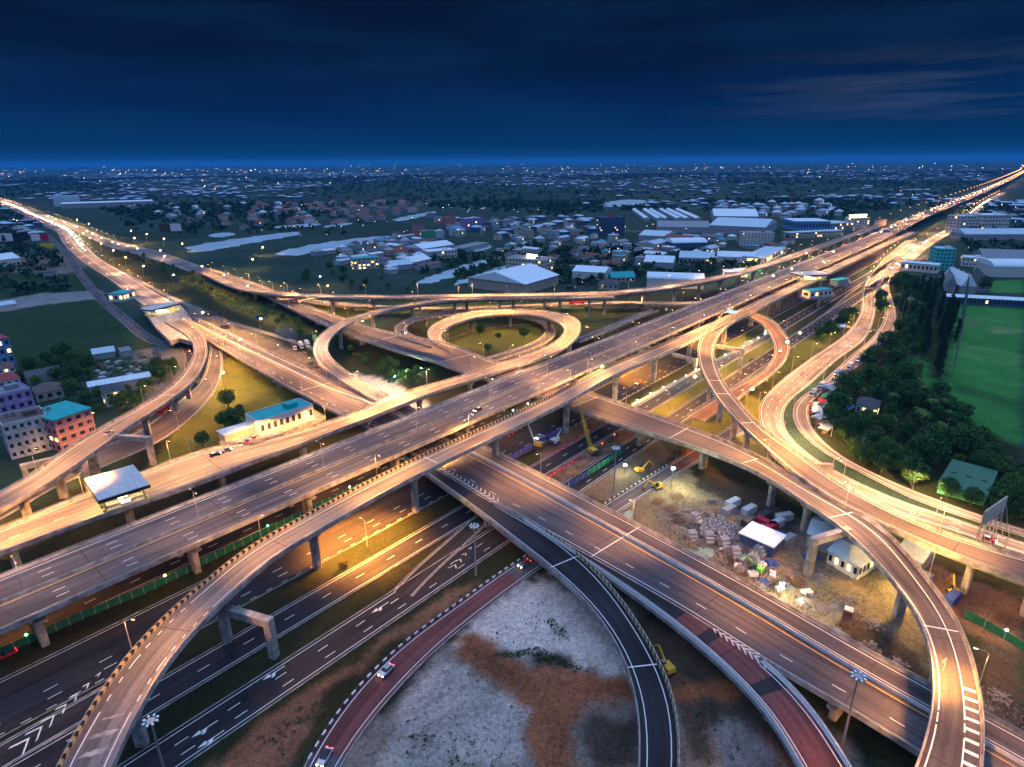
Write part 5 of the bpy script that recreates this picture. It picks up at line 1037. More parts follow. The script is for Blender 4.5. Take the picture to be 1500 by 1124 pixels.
# ------------------------------------------------------------------ toll canopies
def canopy(corners, z0, zr, label, booths=5, name='toll_canopy', roofm='wall_white', lightp=2500, signs=0):
    P_ = [at(u, v, zr) for u, v in corners]; c = sum(P_, Vector()) / 4; c.z = z0; root = empty(name, c); inv = lambda p: p - c
    ex = (P_[1] - P_[0]); ang = math.atan2(ex.y, ex.x); L = ex.length; W_ = (P_[2] - P_[1]).length; root.rotation_euler.z = ang; hr = zr - z0
    m_ = MB(); m_.box(0, 0, hr - .1, L, W_, .2); m_.build('roof', roofm, root)
    m_ = MB()
    for s_ in (-1, 1): m_.box(0, s_ * (W_ / 2 - .1), hr - .75, L, .2, 1.1); m_.box(s_ * (L / 2 - .1), 0, hr - .75, .2, W_ - .42, 1.1)
    fa = m_.build('fascia', 'sign_dark', root)
    for sx in (-.38, 0, .38):
        for sy in (-.36, -.12, .12, .36): m_ = MB(); m_.box(sx * L, sy * W_, (hr - .2) / 2, .35, .35, hr - .2); m_.build('column', 'steel', root)
    for k in range(booths):
        y = ((k + .5) / booths - .5) * W_ * .92; m_ = MB(); m_.box(0, y, .15, L * .8, 1.7, .3, 1); m_.box(0, y, 1.5, 2.6, 1.4, 2.4, 0); m_.box(-L * .42, y, .6, .6, 1.2, 1.2, 2); m_.box(L * .42, y, .6, .6, 1.2, 1.2, 2); bo = m_.build('toll_booth', ['wall_white', 'concrete', 'sign_yellow'], root)
        m_ = MB(); m_.box(0, y, 1.9, 2.7, 1.5, .9); m_.build('booth_window', 'booth_light', bo)
    m_ = MB()
    for k in range(booths): m_.box(0, ((k + .5) / booths - .5) * W_, hr - .4, L * .7, .25, .12)
    m_.build('strip_light', 'booth_light', root)
    for s_ in (-.3, .3):
        l = bpy.data.objects.new('lamp_light', lightdata((1, .72, .34), lightp, 0)); l.location = (s_ * L, 0, hr - 1.3); link(l, root)
    for k in range(signs):
        m_ = MB(); m_.box(L / 2 + .12, (k - (signs - 1) / 2) * W_ * .3, hr - .2, .12, 2.6, 1.3); m_.build('lane_sign', 'sign_blue', fa)
    tag(root, label, 'toll canopy', 'toll canopies'); return root
canopy(((120, 700), (192, 679), (219, 707), (150, 740)), 12.2, 18.2, 'large white flat toll roof over lit yellow booths at left')
canopy(((214, 456), (258, 445), (256, 441), (212, 451)), 6.2, 12.2, 'white fronted toll roof with blue signs on the curving left ramp', 4, lightp=5000)
canopy(((1166, 404), (1209, 402), (1200, 397), (1172, 398)), 13.2, 19.2, 'toll roof glowing yellow across the ramp at the upper right', 4, lightp=9000)
def platform(s_, z, label, thick=1.2, name='platform', pier_at=(), surf='pavement_pale'):
    P_ = px(s_, z); c = P_.mean(0); n = len(P_); root = empty(name, tuple(c)); Q = P_ - c; m_ = MB()
    m_.add([tuple(q) for q in Q] + [(q[0], q[1], -thick) for q in Q], [tuple(range(n))[::-1], tuple(range(n, 2 * n))] + [(i, (i + 1) % n, n + (i + 1) % n, n + i) for i in range(n)]); o = m_.build('slab', 'concrete', root)
    bm = bmesh.new(); bm.from_mesh(o.data); bmesh.ops.recalc_face_normals(bm, faces=bm.faces[:]); bm.to_mesh(o.data); bm.free()
    m_ = MB()
    for i in range(n):
        a, b_ = Vector(Q[i]), Vector(Q[(i + 1) % n]); d = b_ - a
        if d.length > 1: m_.box((a.x + b_.x) / 2, (a.y + b_.y) / 2, .45, d.length, .2, .9, 0, math.atan2(d.y, d.x))
    if 'deck' in label or 1: m_.build('parapet', 'concrete', root)
    for u, v in pier_at:
        p = at(u, v, z) - Vector(c); m_ = MB(); m_.box(p.x, p.y, -thick - (z - thick) / 2, 1.8, 1.8, z - thick); m_.build('pier', 'concrete', root)
    tag(root, label, 'platform', None); return root
platform('322 650,368 628,385 622,452 598,476 612,405 640,372 652', 12.15, 'raised concrete platform carrying the turquoise roofed toll office', pier_at=((350, 645), (400, 632), (450, 612)))
platform('206 449,258 443,268 452,300 497,285 503,262 497,250 502,228 480', 6.1, 'raised slab in front of the small left toll plaza', 2.2, pier_at=((230, 470), (250, 495)))
B('white toll office with a turquoise flat roof on the raised platform', 'office', (382, 640), (461, 614), 12, 6.5, 'wall_white', 'roof_teal', 1, 9, 'flat', 'toll_office', z0=12.2, lit=.1, side=False)
B('pale carport roof beside the turquoise roofed toll office', 'carport', (330, 648), (374, 634), 6, 3, 'wall_tan', 'roof_pale', 0, 0, 'slab', 'carport', z0=12.2)
B('white toll building with a turquoise roof below the lit toll canopy', 'toll building', (1186, 438), (1218, 434), 9, 6, 'wall_white', 'roof_teal', 1, 5, 'slab', 'toll_building', z0=8, lit=.5)
B('small turquoise roof on columns right of the lit toll canopy', 'toll building', (1227, 418), (1243, 415), 8, 4, 'wall_tan', 'roof_teal', 0, 0, 'slab', 'toll_building', z0=8)
platform('1176 440,1222 434,1218 426,1182 430', 7.9, 'small raised slab under the turquoise roofed toll building', .8, pier_at=((1200, 437),))
platform('1222 420,1246 416,1244 410,1224 413', 7.9, 'small raised slab under the small turquoise roof', .8, pier_at=((1235, 416),))
B('white and green toll building on the edge of the left plaza', 'toll building', (182, 442), (199, 436), 14, 7, 'wall_white', 'roof_teal', 1, 4, 'slab', 'toll_building', lit=.5)
# ------------------------------------------------------------------ vehicles
mat('tyre', (.015, .015, .015), .8); mat('head_light', (1, .95, .85), .3, 0, em=(1, .74, .42), es=45); mat('tail_light', (1, .05, .03), .3, 0, em=(1, .03, .05), es=9); mat('car_glass', (.02, .025, .03), .08, 0, spec=.6)
objvar('car_paint', [(.6, .6, .6), (.35, .36, .38), (.03, .03, .035), (.45, .03, .03), (.65, .65, .65), (.05, .08, .2), (.2, .2, .22), (.5, .45, .38)], .3, .05)
paint('truck_blue', (.04, .12, .4)); paint('truck_white', (.6, .6, .6)); paint('truck_green', (.12, .5, .06)); paint('truck_red', (.5, .02, .04)); paint('truck_orange', (.6, .2, .03)); paint('truck_brown', (.08, .05, .04)); paint('machine_yellow', (.6, .36, .03))
def make_car(pickup=False, far=False):
    root = empty('car'); m_ = MB()
    prof = [(-2.15, .35), (-2.2, .8), (-2.0, 1.0), (1.0, 1.02), (2.05, .82), (2.18, .55), (2.15, .35)]; n = len(prof)
    m_.add([(x, -.86, z) for x, z in prof] + [(x, .86, z) for x, z in prof], [tuple(range(n)), tuple(range(n, 2 * n))[::-1]] + [(i, n + i, n + (i + 1) % n, (i + 1) % n) for i in range(n)])
    m_.build('body', 'car_paint', root)
    m_ = MB(); cp = [(-1.7, 1.0), (-1.3, 1.48), (.35, 1.48), (1.0, 1.0)] if not pickup else [(-.5, 1.0), (-.3, 1.6), (.6, 1.6), (1.2, 1.0)]
    m_.add([(x, -.78 + .1 * (z > 1.2), z) for x, z in cp] + [(x, .78 - .1 * (z > 1.2), z) for x, z in cp], [(0, 1, 2, 3), (7, 6, 5, 4), (0, 4, 5, 1), (1, 5, 6, 2), (2, 6, 7, 3)], 0); m_.box(cp[1][0] * .5 + cp[2][0] * .5, 0, cp[1][1] + .015, cp[2][0] - cp[1][0] - .1, 1.2, .05, 1); m_.build('cabin', ['car_glass', 'car_paint'], root)
    for sy in (-1, 1):
        if not far:
            for x in (-1.35, 1.35): m_ = MB(); m_.tube((x, sy * .68, .33), (x, sy * .9, .33), .33, .33, 10); m_.build('wheel', 'tyre', root)
        s_ = 1 if far else 1.; m_ = MB(); m_.box(2.14, sy * .62, .68, .12, .34 * s_, .18 * s_); m_.build('headlight', 'head_light', root); m_ = MB(); m_.box(-2.2, sy * .65, .82, .08, .3, .16); m_.build('tail_light', 'tail_light', root)
    return root
CARS = [make_car(), make_car(True)]; car_used = set()
def car(p, ang, label, k=0, group=None, name='car'):
    o = CARS[k] if k not in car_used else copy_tree(CARS[k]); car_used.add(k); o.location = p; o.rotation_euler = (0, 0, ang); tag(o, label, 'car', group); return o
def far_car():
    me_ = MB(); me_.box(0, 0, .75, 4.3, 1.75, .8, 0); me_.box(-.2, 0, 1.3, 2.3, 1.5, .5, 0, top=.8)
    for s_ in (-1, 1): me_.box(2.2, s_ * .6, .75, .2, .62, .5, 1); me_.box(-2.2, s_ * .6, .85, .2, .5, .4, 2)
    return me_.build('car', ['car_paint', 'head_light', 'tail_light'])
FC = far_car(); fc_used = []
def flow(path, off, a, b_, gap, sgn, where, r=random.Random(3)):
    q = a; i = 0
    while q < b_:
        o = FC if not fc_used else FC.copy()
        if fc_used: col.objects.link(o)
        fc_used.append(1); o.location = path.pt(q, off + r.uniform(-.4, .4), .1); o.rotation_euler = (0, 0, path.ang(q) + (0 if sgn > 0 else math.pi)); tag(o, f'{nth(min(i, 58))} car from the far end {where}', 'car', 'traffic ' + where); q += gap * r.uniform(.45, 1.7); i += 1
m_e = M0.L
flow(M0, 5.5, m_e - 2300, m_e - 560, 30, 1, 'in the oncoming left queue'); flow(M0, 9.5, m_e - 2200, m_e - 620, 38, 1, 'in the outer oncoming left queue'); flow(M0, -6, m_e - 1500, m_e - 150, 80, -1, 'leaving on the busy left highway')
flow(N0, 4, 80, 1100, 80, 1, 'on the right branch'); flow(S5, 4, 60, 1700, 48, -1, 'coming along the frontage road'); flow(A, 7.5, 1350, 4200, 75, -1, 'coming down the far highway'); flow(A, -7, 1400, 4200, 85, 1, 'going up the far highway'); flow(MS, 1.5, 40, 900, 90, 1, 'on the far left side road')
def along(path, u, v, z=0):
    return path.ang(path.near(at(u, v, z)))
for i, (pth, u, v, z, sg, lab) in enumerate(((G4, 566, 985, .1, 1, 'white car heading down the red surfaced ground ramp'), (G4, 476, 1112, .1, 1, 'pale car at the bottom edge on the red surfaced ramp'), (G4, 768, 828, .1, 1, 'car with yellow headlamps emerging from under the blue-grey ramp'), (G1, 10, 962, .1, 1, 'car with yellow headlamps at the left edge of the four-lane ground road'), (G1, 790, 642, .1, 1, 'car with headlamps on the light streaked ground road'), (G1, 935, 562, .1, 1, 'car with headlamps between the tall piers'), (D2, 1143, 515, 7.1, 1, 'white car on the red loop ramp'), (Er, 1447, 792, .1, 1, 'red car by the billboard frame on the pale road'), (Er, 1205, 492, .1, -1, 'car on the pale road near the sign gantry'), (N1, 591, 488, 9.7, 1, 'bright lit car where the loops meet'), (A, 700, 602, 12.6, -1, 'red lit car on the wide highway near its joint'), (H1, 160, 636, 12, -1, 'pale car on the curving left ramp'), (R2, 315, 668, 12.3, 1, 'dark car waiting beside the toll ramp wall'), (R2, 860, 480, 12.3, 1, 'car on the inner round loop'))):
    p = at(u, v, z); c_ = car(p, pth.ang(pth.near(p)) + (math.pi if sg < 0 else 0) + (math.pi if pth in (G1, G3, G4) else 0), lab, 0)
car(at(331, 662, 12.3), along(R2, 331, 662, 12), 'pickup truck behind the dark car at the toll ramp wall', 1)
for i, (u, v) in enumerate(((352, 652), (362, 648), (372, 643))): car(at(u, v, 12.35), along(R2, u, v, 12) + 1.4, ['left car under the carport of the toll office', 'middle car under the carport of the toll office', 'right car under the carport of the toll office'][i], 0, 'cars under the carport')
def make_truck(label, p, ang, body, L=8.5, hb=2.7, cab='truck_white', name='truck', tip=False):
    root = empty(name, p, ang); m_ = MB(); m_.box(L / 2 + .95, 0, 1.75, 1.9, 2.3, 2.3, 0, top=.92); cb_ = m_.build('cab', cab, root); m_ = MB(); m_.box(L / 2 + 1.88, 0, 2.1, .08, 2., .8); m_.build('windscreen', 'car_glass', cb_)
    m_ = MB()
    if tip: m_.box(0, 0, 1.25, L, 2.4, .3); [m_.box(0, s_ * 1.15, 1.9, L, .12, 1.2) for s_ in (-1, 1)]; [m_.box(s_ * L / 2, 0, 1.9, .12, 2.2, 1.2) for s_ in (-1, 1)]
    else: m_.box(0, 0, 1.1 + hb / 2, L, 2.45, hb)
    m_.build('cargo_body', body, root); m_ = MB(); m_.box(.6, 0, .85, L + 1.6, .9, .25); m_.build('chassis', 'steel_dark', root)
    for x in (-L / 2 + 1.2, -L / 2 + 2.4, L / 2 + .8):
        for s_ in (-1, 1): m_ = MB(); m_.tube((x, s_ * .85, .5), (x, s_ * 1.2, .5), .5, .5, 10); m_.build('wheel', 'tyre', root)
    tag(root, label, 'truck' if name == 'truck' else name, None); return root
for (u, v, c_, L, lab) in ((1289, 503, 'truck_brown', 6, 'brown truck at the far end of the parked row'), (1282, 507, 'truck_white', 5, 'white van second from the far end of the parked row'), (1274, 514, 'truck_white', 5, 'white van parked third in the roadside row'), (1267, 520, 'truck_white', 6, 'white truck parked fourth in the roadside row'), (1259, 527, 'truck_white', 4, 'white van parked fifth in the roadside row'), (1253, 533, 'truck_blue', 4, 'dark blue van parked in the roadside row'), (1246, 540, 'truck_white', 6, 'white truck nearest the tree in the roadside row'), (1225, 553, 'truck_blue', 8, 'blue box truck with a white cab beside the market stalls'), (1206, 570, 'truck_white', 5, 'white box truck at the top of the market stalls'), (1199, 582, 'truck_white', 3, 'small white van before the market stalls')):
    p = at(u, v, .1); q = Fr.near(p); p = Fr.pt(q, Fr.wd(q) / 2 - 1.6, .12); make_truck(lab, p, Fr.ang(q), c_, L)
for (u, v, c_, lab) in ((431, 511, 'truck_brown', 'white cabbed lorry with a red bed left of the arc ramp'), (441, 509, 'truck_white', 'middle white lorry parked left of the arc ramp'), (450, 507, 'truck_white', 'right white lorry parked left of the arc ramp'), (462, 500, 'truck_green', 'bright green lorry by the arc ramp')): make_truck(lab, at(u, v, 0), -1.1, c_, 7)
make_truck('dark brown dump truck with a white cab in the construction yard', at(1238, 915, 0), .95, 'truck_brown', 5.5, 1.5, tip=True, name='dump_truck'); make_truck('orange lorry passing under the wide highway left of the tall pier', at(757, 622, 0.1), along(G1, 757, 622) , 'truck_orange', 9)
for (u, v, lab) in ((808, 413, 'first lorry parked on the pale truck yard'), (817, 415, 'second lorry parked on the pale truck yard'), (826, 413, 'third lorry parked on the pale truck yard'), (835, 424, 'lorry parked near the fence of the pale truck yard')): make_truck(lab, at(u, v, 0), .3, 'truck_brown', 8)
make_truck('long red bus on the low flyover behind the loops', R5.pt(R5.near(at(845, 445, 5.5)), 1, .1), along(R5, 845, 445, 5.5), 'truck_red', 11, 2.2, 'truck_red', 'bus'); make_truck('red lorry on the ground road under the left ramp', H3.pt(H3.near(at(229, 605)), 0, .15), along(H3, 229, 605), 'truck_red', 8, 2, 'truck_red')
#SECTION_SITE
# ================================================================== CONSTRUCTION SITE
paint('crane_yellow', (.55, .38, .04)); paint('rust', (.13, .06, .035)); paint('pipe_grey', (.30, .32, .35)); paint('wood', (.24, .17, .10)); paint('blue_tarp', (.03, .06, .22)); paint('fence_purple', (.10, .08, .36)); paint('fence_green', (.01, .12, .07)); paint('barrier_red', (.6, .03, .05)); paint('cone_white', (.6, .58, .55))
def tracks(root, L=4.6, w_=3.2, m='steel_dark'):
    for s_ in (-1, 1):
        m_ = MB(); pr = [(-L / 2, .35), (-L / 2 + .35, 0), (L / 2 - .35, 0), (L / 2, .35), (L / 2 - .3, .8), (-L / 2 + .3, .8)]; n = 6; y0, y1 = s_ * w_ / 2 - .3, s_ * w_ / 2 + .3
        m_.add([(x, y0, z) for x, z in pr] + [(x, y1, z) for x, z in pr], [tuple(range(n)), tuple(range(n, 2 * n))[::-1]] + [(i, n + i, n + (i + 1) % n, (i + 1) % n) for i in range(n)]); m_.build('track', m, root)
def lattice(mb, a, b_, w0, w1, n=8, m=0):
    a, b_ = Vector(a), Vector(b_); d = (b_ - a).normalized(); u = d.cross(Vector((0, 0, 1))); u = (Vector((1, 0, 0)) if u.length < .1 else u.normalized()); v = d.cross(u)
    C4 = lambda t: [a.lerp(b_, t) + u * sx * (w0 + (w1 - w0) * t) / 2 + v * sy * (w0 + (w1 - w0) * t) / 2 for sx, sy in ((-1, -1), (1, -1), (1, 1), (-1, 1))]
    for i in range(n):
        p, q = C4(i / n), C4((i + 1) / n)
        for k in range(4): mb.tube(p[k], q[k], .08, n=4, m=m); mb.tube(p[k], q[(k + 1) % 4], .045, n=4, m=m, cap=False); mb.tube(p[k], p[(k + 1) % 4], .045, n=4, m=m, cap=False)
def crane(p, ang, label, boom=19, el=60, col_='crane_yellow', lat=True, cabm='crane_yellow', name='crawler_crane'):
    root = empty(name, p, ang); tracks(root); m_ = MB(); m_.box(-.8, 0, 1.7, 5, 2.8, 1.5, 0, top=.92); m_.box(-2.9, 0, 1.8, 1.1, 3.0, 1.6, 1); m_.build('engine_house', [cabm, 'steel_dark'], root)
    m_ = MB(); m_.box(1.7, -1.0, 2.1, 1.5, 1.1, 1.7, 0, top=.9); m_.box(2.2, -1.0, 2.3, .6, 1.15, .9, 1); m_.build('cab', [cabm, 'car_glass'], root)
    e = R(el); tip = (1.5 + math.cos(e) * boom, 0, 2 + math.sin(e) * boom); m_ = MB()
    if lat: lattice(m_, (1.5, 0, 2), tip, 1.3, .7, 9)
    else: m_.tube((1.5, 0, 2), ((1.5 + tip[0]) / 2, 0, (2 + tip[2]) / 2), .45, .4); m_.tube(((1.5 + tip[0]) / 2, 0, (2 + tip[2]) / 2), tip, .3, .28)
    b_ = m_.build('boom', col_, root); m_ = MB(); m_.tube(tip, (tip[0] + .2, 0, max(1.5, tip[2] - boom * .45)), .03, n=4); m_.box(tip[0] + .2, 0, max(1.2, tip[2] - boom * .45 - .3), .5, .4, .8); m_.build('hook_line', 'steel_dark', b_)
    m_ = MB(); m_.tube((-2.5, .5, 2.6), (tip[0], .2, tip[2]), .03, n=4); m_.tube((-2.5, -.5, 2.6), (tip[0], -.2, tip[2]), .03, n=4); m_.build('stay_cable', 'steel_dark', root); tag(root, label, 'crane', None); return root
crane(at(868, 664), 2.1, 'yellow crawler crane with a raised yellow boom beside the coned off lane', 19, 62)
crane(at(788, 655), 2.7, 'white boomed rig with a yellow base behind the purple hoarding', 15, 68, 'truck_white', False, name='boom_rig')
crane(at(812, 650), .9, 'small white excavator rig right of the white boomed one', 5, 40, 'truck_white', False, 'truck_white', name='boom_rig')
def piling_rig(u, v, vt, label, lean=1.5):
    h_ = height(u, v, vt); root = empty('piling_rig', at(u, v), .6); tracks(root, 6, 4); m_ = MB(); m_.box(-1.5, 0, 1.9, 6, 3.4, 1.9); m_.build('engine_house', 'steel_dark', root); m_ = MB(); lattice(m_, (2.6, 0, .4), (2.6 - lean, 0, h_), 1.2, 1.0, 12); m_.build('mast', 'rust', root); m_ = MB(); m_.tube((-3, 1, 2.5), (2.2, .4, h_ * .7), .12); m_.tube((-3, -1, 2.5), (2.2, -.4, h_ * .7), .12); m_.box(3.4, 0, h_ * .55, 1, 1, 3); m_.build('back_stay', 'steel_dark', root); tag(root, label, 'piling rig', 'piling rigs'); return root
piling_rig(331, 481, 432, 'dark piling rig standing upright nearest the broad highway'); piling_rig(309, 462, 416, 'rusty piling rig behind the bright lamp at left of the broad highway')
def excavator(u, v, ang, label, c_='machine_yellow'):
    root = empty('excavator', at(u, v), ang); tracks(root, 3.8, 2.6); m_ = MB(); m_.box(-.6, 0, 1.6, 3.2, 2.5, 1.2, 0, top=.9); m_.box(.5, .7, 2.2, 1.3, 1, 1.4, 1, top=.85); m_.build('cab_body', [c_, 'car_glass'], root); m_ = MB(); m_.tube((.8, -.2, 1.8), (3.8, -.2, 4.6), .32, .26); m_.build('boom', c_, root); m_ = MB(); m_.tube((3.8, -.2, 4.6), (6.2, -.2, 2.2), .24, .18); ar = m_.build('arm', c_, root); m_ = MB(); m_.box(6.2, -.2, 1.5, 1., 1.2, 1.1, top=.6); m_.build('bucket', 'rust', ar); tag(root, label, 'excavator', 'excavators')
excavator(962, 716, 3.6, 'long armed yellow excavator beside the green pit near the pipe stacks'); excavator(1396, 872, 1.2, 'orange excavator behind the curling road pier'); excavator(938, 692, .4, 'orange loader in the dark strip between the ground roads'); excavator(976, 982, 2.0, 'yellow machine beside the chevron boards of the grey ramp'); excavator(1108, 838, 2.5, 'dark green excavator below the long white site shed', 'truck_green')
for i in range(5): # work floodlights
    u, v, e = ((983, 716, 0), (1141, 880, 0), (1246, 828, 0), (915, 694, 0), (1330, 870, 0))[i]; hh = (9, 6, 5, 4, 7)[i]; root = empty('work_light', at(u, v)); m_ = MB(); m_.tube((0, 0, 0), (0, 0, hh), .09); [m_.tube((0, 0, 1.2), (math.cos(a) * 1.1, math.sin(a) * 1.1, 0), .04) for a in (0, 2.1, 4.2)]; m_.build('stand', 'steel_dark', root); m_ = MB(); m_.box(0, -.25, hh, 1.1, .25, .7); m_.build('floodlight', 'floodlight', root); l = bpy.data.objects.new('lamp_light', lightdata((1, .95, .55) if i != 4 else (1, .6, .15), (9000, 7000, 6000, 2500, 14000)[i], 0)); l.location = (0, -1.0, hh + .2); link(l, root)
    tag(root, ['greenish white work light on a post at the end of the ground ramp', 'glaring work light among the timber stacks in the yard', 'work light in front of the site office', 'work light below the curling road pier', 'orange work light behind the curling road'][i], 'work light', 'work lights')
# barriers, hoardings, cones
def rowof(s_, z, n, fn):
    P_ = catmull(px(s_, z), 1.); d = resample(P_, n)
    for i in range(n): a = d[min(i + 1, n - 1)] - d[max(i - 1, 0)]; fn(i, d[i], math.atan2(a[1], a[0]))
def red_barrier(i, p, a, wh, proto=[]):
    if not proto:
        root = empty('water_barrier'); m_ = MB(); m_.box(0, 0, .5, 1.9, .62, 1.0, 0, top=.72); m_.build('barrier_body', 'barrier_red', root); m_ = MB(); m_.box(0, 0, .62, 1.5, .52, .22); m_.build('white_band', 'cone_white', root); proto.append(root); o = root
    else: o = copy_tree(proto[0])
    o.location = tuple(p); o.rotation_euler = (0, 0, a); tag(o, f'{nth(i)} red barrier from the left in the {wh}', 'road barrier', 'red road barriers')
rowof('800 703,815 693,832 683,848 671', .1, 9, lambda i, p, a: red_barrier(i, p, a, 'lower row beside the dug up strip')); rowof('814 664,832 653,850 641,868 628', .1, 9, lambda i, p, a: red_barrier(i, p, a, 'upper row behind the crane lane')); rowof('745 640,752 635,762 629', .1, 4, lambda i, p, a: red_barrier(i, p, a, 'short row at the tall pier'))
def hoarding(s_, z, m, label, h=2.2, cat='hoarding', posts=True, lights=None, step=3.):
    P_ = catmull(px(s_, z), step); c = Vector(P_[0]); root = empty('hoarding', c); m_ = MB(); q_ = MB()
    for i in range(len(P_) - 1):
        a, b_ = Vector(P_[i]) - c, Vector(P_[i + 1]) - c; d = b_ - a; m_.box((a.x + b_.x) / 2, (a.y + b_.y) / 2, (a.z + b_.z) / 2 + h / 2 + .1, d.length * .97, .1, h, 0, math.atan2(d.y, d.x)); q_.box(a.x, a.y, a.z + h / 2 + .1, .14, .3, h + .2, 0, math.atan2(d.y, d.x))
    m_.add(q_.v, q_.f, 1); m_.build('panel', [m, 'steel'], root)
    if lights:
        k = 0
        for i in range(2, len(P_) - 1, lights[0]):
            a = Vector(P_[i]) - c; g_ = MB(); g_.box(a.x, a.y, a.z + h + .5, .45, .45, .4); g_.build('warning_lamp', lights[1][k % len(lights[1])], root); k += 1
            if lights[2]: l = bpy.data.objects.new('lamp_light', lightdata(lights[3], lights[2], 0)); l.location = (a.x, a.y, a.z + h + 1.2); link(l, root)
    tag(root, label, cat, None); return root
hoarding('748 674,790 650,830 628', .05, 'fence_purple', 'low purple hoarding along the light streaked ground road'); hoarding('833 714,848 706,862 697', .05, 'blue_tarp', 'bright blue tarpaulin fence beside the dark ground road'); hoarding('862 697,885 683,915 662', .05, 'fence_green', 'green mesh fence between the dug up strip and the dark road', 2.8); hoarding('868 664,890 650,905 638', .05, 'fence_green', 'short green fence with red lamps near the crane', 1.4, lights=(3, ['glow_red'], 0, None))
hoarding('0 962,120 908,220 866,375 790,470 744,560 701', .05, 'fence_green', 'long dark green fence under the edge of the wide highway with green lamps', 2.4, lights=(11, ['glow_green', 'globe_warm'], 0, None))
hoarding('925 596,960 578,1000 557,1035 537,1080 516,1130 488', .05, 'cone_white', 'white and red barrier fence topped with a row of bright lamps', 1.6, lights=(5, ['glow_white'], 1600, (1, .9, .7)), step=2.6)
hoarding('880 556,905 545,940 527,975 510', .05, 'cone_white', 'white barrier fence with yellow lamps behind the tall piers', 1.4, lights=(5, ['booth_light'], 1800, (1, .75, .3)), step=2.6)
hoarding('740 612,775 596,800 582', .05, 'fence_green', 'green lamp row under the single ramp', 1.6, lights=(4, ['glow_white'], 900, (.8, 1, .6)), step=2.6)
hoarding('1412 905,1450 925,1500 955', .05, 'fence_green', 'green fence with small lamps right of the curling road', 2.6, lights=(3, ['glow_white', 'globe_warm'], 900, (1, .7, .4))); hoarding('990 672,1010 664,1030 650', .05, 'rust', 'rusty sheet fence at the end of the ground ramp', 3)
hoarding('568 562,600 548,640 541', .05, 'fence_green', 'green fence with two bright lamps below the toll ramp', 1.8, lights=(3, ['glow_white'], 2500, (.9, 1, .7)))
